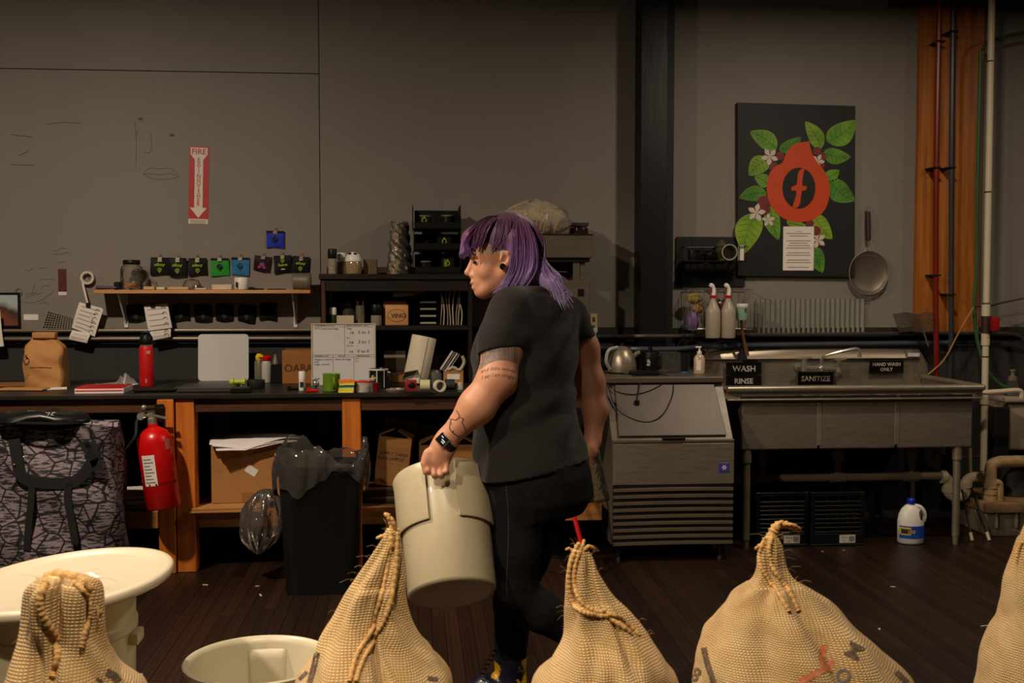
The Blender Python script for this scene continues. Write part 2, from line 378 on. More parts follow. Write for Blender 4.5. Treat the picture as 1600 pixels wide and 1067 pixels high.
mb.hexa([(ix0, IY0+.02, zd), (ix1, IY0+.02, zd), (ix1, IY1, zd), (ix0, IY1, zd)], [(ix0, YS, zt), (ix1, YS, zt), (ix1, IY1, zt), (ix0, IY1, zt)])
mb.build('body', BRONZE, ice, bevel=.002, smooth=20)
box('top_cap', BRONZE, ix0-.004, ix1+.004, YS-.03, IY1, zt, zt+.034, parent=ice, bevel=.006)
# slanted door, a little proud
dv = Vector((0, YS-(IY0+.02), zt-zd)); nv = Vector((0, -dv.z, dv.y)).normalized()
def dp(x, t, h): return Vector((x, IY0+.02, zd))+dv*t+nv*h
mb = MB(); mb.hexa([dp(ix0+.035, .05, .001), dp(ix1-.035, .05, .001), dp(ix1-.035, .05, .014), dp(ix0+.035, .05, .014)][::1], [dp(ix0+.05, .95, .001), dp(ix1-.05, .95, .001), dp(ix1-.05, .95, .014), dp(ix0+.05, .95, .014)])
mb.build('door', M('door_panel', (72, 62, 52), rough=.45, metal=.2, var=.1, vs=4), ice, bevel=.003)
box('door_handle', BLACKP, (ix0+ix1)/2-.06, (ix0+ix1)/2+.06, IY0-.012, IY0+.015, zd+.004, zd+.016, parent=ice)
box('door_sill', BRONZE, ix0, ix1, IY0-.006, IY0+.02, zd-.012, zd+.003, parent=ice)
fp = box('front_panel', STEEL, ix0+.004, ix1, IY0-.004, IY0+.018, zp0, zd-.014, parent=ice, bevel=.004)
bx = PY(1131, 730, IY0).x; bz = PY(1131, 730, IY0).z
BLUE = M('blue_badge', (60, 58, 150), rough=.4, var=.1)
bd = box('badge', BLUE, bx-.027, bx+.027, IY0-.0065, IY0-.0042, bz-.024, bz+.024, parent=ice, bevel=.001)
mb = MB()
for a in range(3):
    mb.T = Tr(bx, IY0-.0072, bz) @ Ry(a*pi/3); mb.box(-.014, .014, -.0006, .0006, -.002, .002)
mb.build('snowflake', WHITEP, bd)
box('grille_backing', M('grille_dark', (8, 7, 7), rough=.8), ix0+.004, ix1-.004, IY0+.002, IY0+.018, zg0, zp0-.002, parent=ice)
nl = 9; hh = (zp0-zg0)/nl
for k in range(nl):
    z0 = zg0+hh*k
    mb = MB(); mb.prism([(0, 0), (1, 0), (1, 1), (0, 1)], 0, 0)
    mb = MB(); N = 10
    mb.grid(lambda u, v: Vector((ix0+.004+(ix1-ix0-.008)*u, IY0-.004-.012*sin(pi*u)*.5 + (0, 0, .022)[int(round(v*2))], z0+(0, hh*.40, hh*.56)[int(round(v*2))]+.004*sin(pi*u))), N, 2)
    mb.build('louvre', GRILL, ice, solid=.004, smooth=50)
for sx in (ix0+.05, ix1-.05):
    for sy in (IY0+.06, IY1-.06):
        mb = MB(); mb.cyl((sx, sy, .02), (sx, sy, zg0), .022); mb.cyl((sx, sy, 0), (sx, sy, .021), .03, .024); mb.build('foot', BLACKP, ice)
# ================================================================ three bay sink
KY0, KY1 = 5.72, 6.42
sx0 = PY(1158, 660, KY0).x; sx1 = PY(1521, 660, KY0).x; zs0 = PY(1340, 701, KY0).z; zr = PY(1160, 604, KY1).z; ze = PY(1340, 607, KY0-.035).z
sink = thing('sink', 'three compartment stainless steel sink with tall backsplash', 'sink', ((sx0+sx1)/2, 6.07, 0))
rx0 = ix1+.014; rx1 = PY(1535, 605, KY0-.03).x
wdt = (sx1-sx0); bw = wdt/3
for i in range(3):
    a = sx0+bw*i+.004; b = sx0+bw*(i+1)-.004
    mb = MB(); y1_ = KY1-.06; zt_b = zr+.012
    mb.add([(a, KY0, zs0), (b, KY0, zs0), (b, y1_, zs0), (a, y1_, zs0), (a, KY0, zt_b), (b, KY0, zt_b), (b, y1_, zt_b), (a, y1_, zt_b)], [(0, 3, 2, 1), (0, 1, 5, 4), (1, 2, 6, 5), (2, 3, 7, 6), (3, 0, 4, 7)])
    mb.build('basin', STEEL, sink, bevel=.014, seg=3)
for i in (1, 2):
    c = sx0+bw*i; box('basin_seam', STEELD, c-.013, c+.013, KY0-.003, KY0+.01, zs0+.02, zr-.02, parent=sink)
# rim: four bars round the bays, dividers, rolled front edge
for (a, b, c, d) in ((rx0, rx1, KY0-.035, KY0+.02), (rx0, rx1, KY1-.09, KY1), (rx0, sx0+.02, KY0+.021, KY1-.091), (sx1-.02, rx1, KY0+.021, KY1-.091)):
    box('rim', STEEL, a, b, c, d, zr-.010, zr, parent=sink, bevel=.003)
for i in (1, 2):
    c = sx0+bw*i; box('divider', STEEL, c-.02, c+.02, KY0+.021, KY1-.091, zr-.012, zr-.003, parent=sink)
mb = MB(); mb.tube([(rx0, KY0-.035, ze), (rx1, KY0-.035, ze)], .019, 12); mb.build('rolled_edge', STEEL, sink)
box('front_lip', STEEL, rx0, rx1, KY0-.036, KY0-.030, ze-.03, ze-.012, parent=sink, bevel=.001)
box('end_lip', STEEL, rx1-.004, rx1+.002, KY0-.03, KY1-.02, zr-.012, ze-.008, parent=sink, bevel=.001)
mb = MB(); mb.tube([(rx1, KY0-.035, ze), (rx1, KY1-.03, ze)], .018, 12); mb.build('rolled_edge', STEEL, sink)
bz1 = PY(1300, 546, KY1-.02).z; bxl = PY(1092, 560, KY1).x; bxr = PY(1449, 560, KY1).x
mb = MB(); mb.prism([(bxl, zr-.01), (bxr, zr-.01), (bxr, bz1-.09), (bxr-.06, bz1), (bxl, bz1)], KY1-.012, KY1); mb.build('backsplash', STEEL, sink, bevel=.002)
mb = MB(); mb.hexa([(bxl, KY1-.034, bz1-.055), (bxr-.06, KY1-.034, bz1-.055), (bxr-.06, KY1-.013, bz1-.06), (bxl, KY1-.013, bz1-.06)], [(bxl, KY1-.012, bz1+.004), (bxr-.062, KY1-.012, bz1+.004), (bxr-.062, KY1, bz1+.004), (bxl, KY1, bz1+.004)])
mb.build('backsplash_ledge', STEEL, sink, bevel=.002)
for px in (1166, 1494):
    for y in (KY0+.03, KY1-.12):
        x = PY(px, 780, KY0+.03).x; mb = MB(); mb.cyl((x, y, .05), (x, y, zs0+.002), .0205); mb.cyl((x, y, zs0-.07), (x, y, zs0+.003), .026)
        mb.cyl((x, y, 0), (x, y, .051), .014, .018); mb.build('leg', STEELD, sink)
DRY = 6.05; dz = PY(1300, 746, DRY).z
PVCD = M('aged_grey_pvc', (120, 104, 84), rough=.5, var=.18, vs=5)
PVC = M('cream_pvc', (206, 188, 152), rough=.42, var=.10, vs=8)
drp = thing('drain_pipe', 'grey plastic drain manifold under the three sink bays', 'pipe', (2.3, DRY, dz))
x_a = PY(1148, 746, DRY).x; x_b = PY(1470, 746, DRY).x
mb = MB(); mb.cyl((x_a, DRY, dz), (x_b, DRY, dz), .024); mb.build('manifold', PVCD, drp)
for px in (1191, 1308, 1423):
    x = PY(px, 746, DRY).x; mb = MB(); mb.cyl((x, DRY, dz), (x, DRY, zs0-.002), .022); mb.cyl((x, DRY, zs0-.12), (x, DRY, zs0-.06), .034); mb.cyl((x, DRY, zs0-.05), (x, DRY, zs0-.02), .03)
    mb.cyl((x-.045, DRY, dz), (x+.045, DRY, dz), .031); mb.build('tee', PVCD, drp)
trap = thing('trap_pipe', 'curved cream plastic trap pipe at the right of the sink', 'pipe', PY(1500, 770, DRY))
def pp(L, Y): return [PY(x, y, Y) for x, y in L]
mb = MB(); mb.tube(spline(pp([(1470, 745), (1478, 746), (1482, 755), (1481, 766), (1487, 774), (1497, 776), (1506, 773), (1508, 764), (1508, 756), (1514, 748), (1524, 745), (1546, 745)], DRY), 5), .030, 12); mb.build('bend', PVC, trap)
for p, q in (((1476, 765), (1488, 764)), ((1502, 757), (1515, 757)), ((1471, 745), (1477, 745))):
    mb = MB(); a = PY(*p, DRY); b = PY(*q, DRY)
    c = (a+b)/2; ax = Vector((0, 0, 1)) if p[0] != 1471 else Vector((1, 0, 0)); mb.cyl(c-ax*.016, c+ax*.016, .038, n=12); mb.build('coupling', PVC, trap)
gp = thing('waste_pipe', 'cream waste pipe rising from the grease trap and turning right', 'pipe', PY(1548, 780, 5.98))
mb = MB(); mb.tube(spline(pp([(1548, 786), (1548, 760), (1548, 738), (1550, 727), (1560, 722), (1575, 721), (1640, 720)], 5.98), 5), .034, 14); mb.build('bend', M('stained_pvc', (186, 160, 118), rough=.5, var=.22, vs=12, col2=(140, 108, 66)), gp)
for y in (758, 768, 777):
    mb = MB(); c = PY(1548, y, 5.98); mb.cyl(c-Vector((0, 0, .014)), c+Vector((0, 0, .014)), .043, n=14); mb.build('coupling', M('stained_pvc', 0), gp)
mb = MB(); mb.tube(spline(pp([(1556, 753), (1562, 755), (1563, 763), (1563, 786)], 5.95), 4), .018, 10); mb.build('side_pipe', M('stained_pvc', 0), gp)
gx0 = PY(1541, 820, 5.88).x; gz1 = PY(1570, 800, 5.88).z
gt = thing('grease_trap', 'stained grease trap box with rusty lid on the floor', 'grease trap', (gx0+.2, 6.05, 0))
mb = MB(); mb.hexa([(gx0+.03, 5.9, 0), (gx0+.5, 5.9, 0), (gx0+.5, 6.3, 0), (gx0+.03, 6.3, 0)], [(gx0+.005, 5.88, gz1), (gx0+.52, 5.88, gz1), (gx0+.52, 6.32, gz1), (gx0+.005, 6.32, gz1)])
mb.build('tank', M('stained_tank', (120, 108, 90), rough=.7, var=.3, vs=9), gt, bevel=.012, seg=2)
for k in range(4):
    x = gx0+.05+k*.12; box('rib', M('stained_tank', 0), x, x+.014, 5.868, 5.886, gz1-.09, gz1, parent=gt)
box('lid', M('rusty_lid', (150, 118, 80), rough=.7, col2=(92, 66, 40), vs=9), gx0-.02, gx0+.55, 5.85, 6.35, gz1, gz1+.055, parent=gt, bevel=.012, seg=2)
mb = MB(); c = PY(1583, 760, 6.1); c.z = gz1+.056; mb.cyl(c, c+Vector((0, 0, .20)), .085, .08, n=20); mb.cyl(c+Vector((0, 0, .2)), c+Vector((0, 0, .215)), .088, n=20)
tag(mb.build('pump_canister', M('slate_plastic', (50, 54, 56), rough=.5), None, c, bevel=.003), 'slate grey round canister standing on the grease trap', 'canister')
# risers and conduits
WPIPE = M('white_pipe', (196, 182, 154), rough=.4, var=.06, vs=5)
vp = thing('water_riser', 'tall white vertical water pipe with red valve', 'pipe', PY(1540, 700, 6.13))
mb = MB(); mb.cyl(PY(1536.5, 735, 6.13), PY(1551, -60, 6.13), .0195, n=14); mb.build('pipe', WPIPE, vp)
for y in (485, 530, 622):
    p = PY(1549-(y+20)*.0166, y, 6.13); mb = MB(); mb.cyl(p-Vector((0, 0, .035)), p+Vector((0, 0, .035)), .0245, n=14); mb.build('coupling', WPIPE, vp)
p = PY(1541, 507, 6.13); mb = MB(); mb.cyl(p-Vector((0, 0, .05)), p+Vector((0, 0, .05)), .03, n=14); mb.build('valve', M('dark_valve', (50, 26, 24), rough=.5), vp)
q = PY(1551, 506, 6.09); mb = MB(); mb.box(q.x-.008, q.x+.028, q.y-.03, q.y+.02, q.z-.042, q.z+.042); mb.build('valve_handle', M('dark_red_plastic', (140, 16, 18), rough=.4), vp, bevel=.008, seg=2)
for y in (96, 300, 474, 557):
    p = PY(1549-(y+20)*.0166, y, 6.13); mb = MB(); mb.cyl(p-Vector((0, 0, .003)), p+Vector((0, 0, .003)), .0215, n=14); mb.build('tie', BLACKR, vp)
def pipe(name, pts, r, mat, label, cat='pipe', n=8, sp=6, Y=None, parent=None):
    P = spline([PY(x, y, yy) for x, y, yy in pts], sp) if sp else [PY(x, y, yy) for x, y, yy in pts]
    mb = MB(); mb.tube(P, r, n); o = mb.build(name, mat, None, P[0]); return tag(o, label, cat)
CY = WY-.045
COND = M('painted_conduit', (112, 100, 84), rough=.4, metal=.3, var=.1)
pipe('conduit', [(-260, 517.5, CY), (505, 515.5, CY)], .010, COND, 'upper of two thin conduits below the wall shelf', sp=0)
pipe('conduit', [(-260, 530, CY), (505, 528.5, CY)], .010, COND, 'lower of two thin conduits below the wall shelf', sp=0)
pipe('conduit', [(740, 527, CY), (940, 526, CY), (1000, 525, 6.25), (1060, 525, 6.25), (1100, 524, 6.38), (1440, 521, 6.38), (1560, 521, 6.38), (1590, 524, 6.38), (1600, 532, 6.38), (1604, 545, 6.38)], .012, M('dark_conduit', (70, 62, 56), rough=.45, metal=.3), 'dark conduit running behind the kettle and spray bottles', sp=5)
pipe('water_pipe', [(735, 542, CY), (935, 544, CY), (990, 545, 6.24), (1055, 545, 6.24), (1150, 540, CY-.02), (1485, 535, CY-.02)], .014, M('blue_grey_pipe', (60, 67, 78), rough=.4, var=.1), 'blue grey water pipe along wall above the sink', sp=5)
pipe('pex_pipe', [(1469, -60, 6.30), (1463, 250, 6.30), (1462, 440, 6.30), (1463, 540, 6.30), (1463, 610, 6.32), (1462, 720, 6.32)], .016, M('red_pex', (112, 26, 10), rough=.35, var=.1), 'red vertical tube on the amber column')
pipe('pex_pipe', [(1490, -60, 6.30), (1487, 200, 6.30), (1486, 400, 6.30), (1486, 540, 6.30), (1483, 620, 6.32), (1482, 720, 6.32)], .016, M('grey_pex', (52, 53, 58), rough=.35, var=.1), 'grey vertical tube on the amber column')
pipe('pex_pipe', [(1532, 80, 6.30), (1527, 300, 6.30), (1526, 420, 6.30), (1522, 470, 6.30), (1523, 500, 6.30), (1530, 545, 6.30), (1545, 580, 6.28), (1562, 600, 6.26), (1590, 612, 6.26)], .011, M('green_hose', (52, 92, 56), rough=.35, var=.1), 'green hose tied along the white vertical pipe', cat='hose')
pipe('branch_hose', [(1535, 78, 6.3), (1545, 66, 6.3), (1580, 55, 6.3), (1640, 46, 6.3)], .011, M('dark_green_hose', (60, 74, 58), rough=.35), 'dark green hose branching right near the ceiling', cat='hose')
pipe('appliance_cable', [(1524, 478, 6.3), (1545, 478, 6.2), (1570, 472, 6.3), (1640, 458, 6.3)], .006, M('brown_cord', (74, 50, 36), rough=.5), 'brown cord running right from the white pipe', cat='cord')
pipe('supply_pipe', [(1528, 614, 6.0), (1560, 612, 6.0), (1590, 610, 6.0), (1596, 614, 6.0), (1596, 622, 6.0)], .015, WPIPE, 'short horizontal cream pipe at right end of the sink', sp=4)
pipe('thin_riser', [(1515, 700, 6.1), (1516, 747, 6.08)], .012, WPIPE, 'thin cream vertical pipe behind the right sink leg', sp=0)
for i, (y0, xx, st) in enumerate(((262, 1463, 'red'), (430, 1463, 'red'), (65, 1470, 'red'), (50, 1489, 'grey'), (262, 1486, 'grey'), (460, 1486, 'grey'))):
    p = PY(xx, y0, 6.30); o = box('pipe_clip', BLACKR, p.x-.026, p.x+.022, 6.278, 6.394, p.z-.005, p.z+.005)
    tag(o, ('topmost', 'middle', 'lowest')[[65, 262, 430, 50, 262, 460].index(y0) % 3 if y0 != 262 else 1] + ' black clip holding the ' + st + ' tube on amber column', 'clip', 'clips on the column tubes')
# ================================================================ burlap sacks in the foreground
from mathutils.bvhtree import BVHTree
from mathutils import noise as mnoise
def burlap():
    if 'burlap' in MATS: return MATS['burlap']
    m, nt, b = base('burlap'); L = nt.links.new
    uv = nd(nt, 'ShaderNodeUVMap'); uv.uv_map = 'UVMap'
    nz = nd(nt, 'ShaderNodeTexNoise'); nz.inputs['Scale'].default_value = 30; nz.inputs['Detail'].default_value = 3
    ad = nd(nt, 'ShaderNodeVectorMath', operation='MULTIPLY_ADD'); ad.inputs[1].default_value = (.006, .006, 0)
    L(uv.outputs[0], nz.inputs['Vector']); L(nz.outputs['Color'], ad.inputs[0]); L(uv.outputs[0], ad.inputs[2])
    outs = []
    for ax in ('X', 'Y'):
        wv = nd(nt, 'ShaderNodeTexWave', wave_type='BANDS', bands_direction=ax); wv.inputs['Scale'].default_value = 50
        wv.inputs['Distortion'].default_value = .6; wv.inputs['Detail'].default_value = 1
        L(ad.outputs[0], wv.inputs['Vector']); outs.append(wv)
    mx = nd(nt, 'ShaderNodeMath', operation='MULTIPLY'); L(outs[0].outputs['Fac'], mx.inputs[0]); L(outs[1].outputs['Fac'], mx.inputs[1])
    n2 = nd(nt, 'ShaderNodeTexNoise'); n2.inputs['Scale'].default_value = 9; n2.inputs['Detail'].default_value = 6; L(uv.outputs[0], n2.inputs['Vector'])
    rp = nd(nt, 'ShaderNodeValToRGB'); rp.color_ramp.elements[0].position = .3; rp.color_ramp.elements[1].position = .7
    rp.color_ramp.elements[0].color = (*lin((214, 174, 108)), 1); rp.color_ramp.elements[1].color = (*lin((246, 214, 154)), 1); L(n2.outputs[0], rp.inputs[0])
    mix = nd(nt, 'ShaderNodeMix', data_type='RGBA', blend_type='MULTIPLY'); mix.inputs[0].default_value = .72
    r2 = nd(nt, 'ShaderNodeValToRGB'); r2.color_ramp.elements[0].color = (.30, .22, .15, 1); r2.color_ramp.elements[0].position = .02; r2.color_ramp.elements[1].position = .4; r2.color_ramp.elements[1].color = (1, 1, 1, 1)
    L(mx.outputs[0], r2.inputs[0]); L(rp.outputs[0], mix.inputs[6]); L(r2.outputs[0], mix.inputs[7]); L(mix.outputs[2], b.inputs['Base Color'])
    bp = nd(nt, 'ShaderNodeBump'); bp.inputs['Strength'].default_value = .8; bp.inputs['Distance'].default_value = .0035
    L(mx.outputs[0], bp.inputs['Height']); L(bp.outputs[0], b.inputs['Normal']); b.inputs['Roughness'].default_value = .9; b.inputs['Sheen Weight'].default_value = .15
    MATS['burlap'] = m; return m
BUR = burlap(); TWINE = M('burlap_twine', (208, 164, 100), rough=.9, var=.2, vs=60, bump=.5, bs=300)
FH = Vector((sin(YAW), cos(YAW), 0))
def sack(label, rows, d, folds=(), seams=(), ky=.62, tips=(), prints=(), lean=0., seed=1, hook=None, rm=None):
    rnd = random.Random(seed); sc = FPX/d
    R = []
    for py, xl, xr in rows:
        c = PD((xl+xr)/2, py, d); R.append((c.x, c.y, c.z, (xr-xl)/2/sc))
    # continue down to the floor
    x, y, z, r = R[-1]; rmax = rm or r*1.04
    bx = x + (0 if hook is None else hook)
    for f in (.82, .6, .35, .12, .03, 0): 
        rr = (r+(rmax-r)*min(1, (1-f)*2.2)) * (1 if f > .05 else (.95 if f > 0 else .86)); R.append((x+(bx-x)*(1-f), y, z*f, rr))
    P = spline([Vector(a[:3]) for a in R], 6); RR = [v.x for v in spline([Vector((a[3], 0, 0)) for a in R], 6)]
    NU = 112; nv = len(P)-1; ctr = (P[-1].x, P[-1].y, 0)
    vs = []; uvs = []; acc = 0
    for j, (p, r) in enumerate(zip(P, RR)):
        if j: acc += (P[j]-P[j-1]).length + abs(RR[j]-RR[j-1])*.7
        r = max(r, .004); t = j/nv; ry = min(r*1.0, ky*r+.02) if r > .05 else r*.8; ry = min(ry, .21)*(1-smoothstep(.35, .8, t))+.21*smoothstep(.35, .8, t)
        for i in range(NU):
            th = pi/2+2*pi*i/NU; c, s_ = cos(th), sin(th)
            k = 1.
            for (t0, wd, dep, z0, z1, sl) in folds:
                # groove or ridge centred on angle t0 (degrees, 0 = towards the camera), between heights z0..z1
                a = (math.degrees(th)+90) % 360; a = a-360 if a > 180 else a
                zz = p.z; e = smoothstep(z0-.04, z0+.02, zz)*(1-smoothstep(z1-.03, z1+.03, zz))
                da = (a-(t0+sl*(zz-z0)))/wd
                if abs(da) < 3: k += dep*e*math.exp(-da*da)
            nz_ = Vector((cos(th)*r*9, sin(th)*r*9, p.z*9+seed*7)); k += (.17*mnoise.noise(nz_)+.05*mnoise.noise(nz_*2.3))*smoothstep(.015, .10, r)*(1-.45*smoothstep(.1, .2, r))
            k += .13*cos(6*th+3*sin(p.z*14+seed)+seed)*smoothstep(.012, .03, r)*(1-smoothstep(.05, .13, r))
            k += .012*sin(3*th+5*p.z*7+seed)+.010*sin(7*th-p.z*23+seed*2)*smoothstep(.02, .1, r)
            wr = 0
            vs.append(p + RGT*(r*k*c) + FH*(ry*k*s_) + Vector((0, 0, wr)))
            uvs.append((r, acc))
    fs = []; fu = []
    for j in range(nv):
        for i in range(NU):
            k = (i+1) % NU; fs.append((j*NU+i, (j+1)*NU+i, (j+1)*NU+k, j*NU+k))
            s0 = 2*pi*i/NU-pi; s1 = 2*pi*(i+1)/NU-pi; (ra, va), (rb, vb) = uvs[j*NU], uvs[(j+1)*NU]
            fu.append(((s0*ra, va), (s0*rb, vb), (s1*rb, vb), (s1*ra, va)))
    fs.append(tuple(range(NU))); fu.append([(0, 0)]*NU); fs.append(tuple(range(nv*NU+NU-1, nv*NU-1, -1))); fu.append([(0, 0)]*NU)
    root = thing('burlap_sack', label, 'sack', ctr, 'burlap sacks standing in the foreground')
    me = bpy.data.meshes.new('sack_body'); me.from_pydata([tuple(v-Vector(ctr)) for v in vs], [], fs); me.materials.append(BUR)
    ul = me.uv_layers.new(name='UVMap'); ul.data.foreach_set('uv', [q for f in fu for uvp in f for q in uvp])
    me.polygons.foreach_set('use_smooth', [True]*len(me.polygons))
    o = bpy.data.objects.new('sack_body', me); COL.objects.link(o); o.parent = root; o['org'] = ctr
    bv = BVHTree.FromPolygons([tuple(v) for v in vs], fs)
    def hit(px, py, off=.001):
        r = ray(px, py).normalized(); h = bv.ray_cast(CAM, r)
        if h[0] is None: h = bv.find_nearest(PD(px, py, d))
        n_ = h[1] if h[1].dot(r) < 0 else -h[1]
        return h[0]+n_*off
    for pts, rad in seams:
        Pp = spline([Vector((a, b, 0)) for a, b in pts], 22); rad *= .72; Q = [hit(a.x, a.y, rad*.45) for a in Pp]
        for _ in range(3): Q = [Q[0]]+[(Q[i-1]+Q[i]*2+Q[i+1])/4 for i in range(1, len(Q)-1)]+[Q[-1]]
        mb = MB(); mb.tube(Q, [rad*(1+.13*sin(i*1.1)) for i in range(len(Q))], 8); mb.build('seam', TWINE, root, smooth=80)
    for pts, rad in tips:
        Q = spline([PD(a, b, d-.01+rnd.random()*.02) for a, b in pts], 6)
        mb = MB(); mb.tube(Q, [rad*(1-.6*i/len(Q))*(1+.2*sin(i*2)) for i in range(len(Q))], 7); mb.build('tied_end', TWINE, root, smooth=80)
    mb = MB()
    for k in range(40):
        j = int(rnd.random()**1.5*min(nv, 44)); i = rnd.choice([NU//4, NU//2, NU*3//4])+rnd.randint(-9, 9); v = vs[j*NU+i % NU]; out = (v-P[j]); out.z = .3*out.length
        out.normalize(); dirn = (out+Vector((rnd.uniform(-.6, .6), rnd.uniform(-.6, .6), rnd.uniform(-.5, .7)))).normalized()
        L_ = .008+.022*rnd.random(); q = v+dirn*L_+Vector((rnd.uniform(-1, 1), rnd.uniform(-1, 1), -.5))*.010
        mb.tube([v, (v+q)/2+Vector((0, 0, .004)), q], .00022, 3, cap=False)
    fb = mb.build('loose_fibres', TWINE, root, fix=False); fb['kind'] = 'stuff'
    for kind, a, mat_ in prints:
        mb = MB()
        if kind == 'line':
            pts, wpx = a; Pp = spline([Vector((q[0], q[1], 0)) for q in pts], 8)
            def f(u, v, Pp=Pp, wpx=wpx):
                i = int(round(v*(len(Pp)-1))); p = Pp[i]; t = Pp[min(i+1, len(Pp)-1)]-Pp[max(0, i-1)]; nn = Vector((-t.y, t.x, 0)).normalized()
                q = p+nn*(u-.5)*wpx; return hit(q.x, q.y, .0008)
            mb.grid(f, 3, len(Pp)-1)
        else:
            s_, cx, cy, hpx, ang = a
            cu = bpy.data.curves.new('t', 'FONT'); cu.body = s_; cu.resolution_u = 2; cu.offset = .03
            ob = bpy.data.objects.new('t', cu); COL.objects.link(ob); bpy.context.view_layer.update()
            m_ = bpy.data.meshes.new_from_object(ob.evaluated_get(bpy.context.evaluated_depsgraph_get()))
            b2 = bmesh.new(); b2.from_mesh(m_); bmesh.ops.triangulate(b2, faces=b2.faces); bmesh.ops.subdivide_edges(b2, edges=b2.edges[:], cuts=2)
            V = [v.co.copy() for v in b2.verts]; b2.verts.index_update(); Fc = [tuple(v.index for v in f.verts) for f in b2.faces]; b2.free()
            bpy.data.objects.remove(ob); bpy.data.curves.remove(cu); bpy.data.meshes.remove(m_)
            mxx = max(v.x for v in V); k = hpx/.7
            mb.add([hit(cx+((v.x-mxx/2)*cos(ang)+(v.y-.35)*sin(ang))*k, cy-((v.y-.35)*cos(ang)-(v.x-mxx/2)*sin(ang))*k, .0008) for v in V], Fc)
        mb.build('print', mat_, root, fix=False, smooth=60)
    return root
SKI = M('sack_ink', (40, 38, 42), rough=.9, col2=(120, 96, 66), vs=130); SKR = M('sack_red_ink', (186, 70, 54), rough=.9, col2=(206, 150, 96), vs=120)
sack('burlap sack with rolled over top in front of lidded white can', [(899, 78, 118), (905, 62, 142), (920, 48, 153), (945, 44, 156), (970, 42, 156), (1000, 38, 158), (1030, 28, 172), (1067, 12, 198), (1110, -15, 230)], 1.95,
     folds=((6, 9, -.42, .74, 1.02, 0), (-30, 16, .12, .6, .98, 0), (42, 14, .10, .6, .98, 0), (-8, 7, -.22, .58, .80, -30), (66, 9, -.16, .55, .95, 10)), seams=[([(72, 912), (62, 940), (70, 970), (88, 1000), (92, 1030), (80, 1060)], .009), ([(118, 912), (136, 935), (140, 960), (132, 985), (128, 1010)], .007)],
     tips=[([(66, 912), (85, 900), (110, 902), (135, 914), (150, 932), (155, 960)], .013), ([(148, 930), (153, 960), (150, 990), (154, 1020)], .003), ([(80, 905), (100, 912), (125, 906)], .010)], prints=[('line', ([(166, 1050), (178, 1056), (186, 1066)], 12), SKI), ('line', ([(150, 1060), (160, 1066)], 5), SKI)], seed=2)
sack('burlap sack with tall narrow peak between two white buckets', [(826, 604, 624), (840, 597, 627), (870, 580, 629), (900, 561, 630), (925, 545, 628), (950, 532, 631), (975, 517, 640), (1000, 502, 656), (1030, 486, 684), (1067, 462, 712)], 2.2,
     folds=((14, 5, -.30, .62, .98, 0), (34, 9, -.12, .55, .80, -30), (-30, 16, .08, .5, .85, 0), (-62, 10, .08, .5, .85, 0)),
     seams=[([(612, 832), (609, 870), (602, 910), (592, 950), (577, 990), (557, 1025), (546, 1066)], .0065), ([(621, 832), (620, 870), (615, 910), (606, 955), (592, 985), (578, 1010), (562, 1045), (556, 1066)], .0065)],
     tips=[([(615, 834), (612, 818), (606, 806), (601, 803)], .008), ([(618, 834), (616, 820), (612, 808)], .006), ([(606, 838), (597, 838), (588, 841)], .006), ([(603, 845), (592, 855), (588, 870)], .0015), ([(614, 826), (607, 815), (609, 803)], .003)],
     prints=[('line', ([(496, 1020), (490, 1045), (484, 1067)], 9), SKI), ('line', ([(468, 1062), (480, 1050)], 6), SKI), ('line', ([(668, 1060), (684, 1062)], 7), SKI)], seed=3)
sack('burlap sack with curling sewn seam in front of ice machine', [(853, 900, 914), (862, 893, 922), (880, 888, 929), (900, 885, 936), (930, 886, 953), (955, 886, 978), (980, 884, 1001), (1000, 879, 1016), (1030, 861, 1040), (1067, 836, 1062)], 2.2,
     folds=((24, 8, -.34, .70, .88, 30), (-22, 10, -.10, .6, .75, 0), (10, 9, .10, .5, .72, 0), (-5, 11, -.14, .56, .70, 60), (50, 10, -.08, .4, .68, 0)),
     seams=[([(899, 862), (890, 890), (890, 920), (897, 945), (914, 958), (935, 961), (958, 968), (985, 990)], .0065), ([(906, 862), (898, 890), (900, 920), (912, 945), (930, 955), (950, 957), (972, 968), (998, 992)], .006)],
     tips=[([(906, 866), (910, 854), (913, 843)], .006), ([(909, 866), (918, 854), (927, 856), (929, 862)], .005), ([(900, 866), (890, 857), (884, 859)], .004), ([(904, 868), (901, 856), (906, 848)], .008)], seed=4, rm=.138)
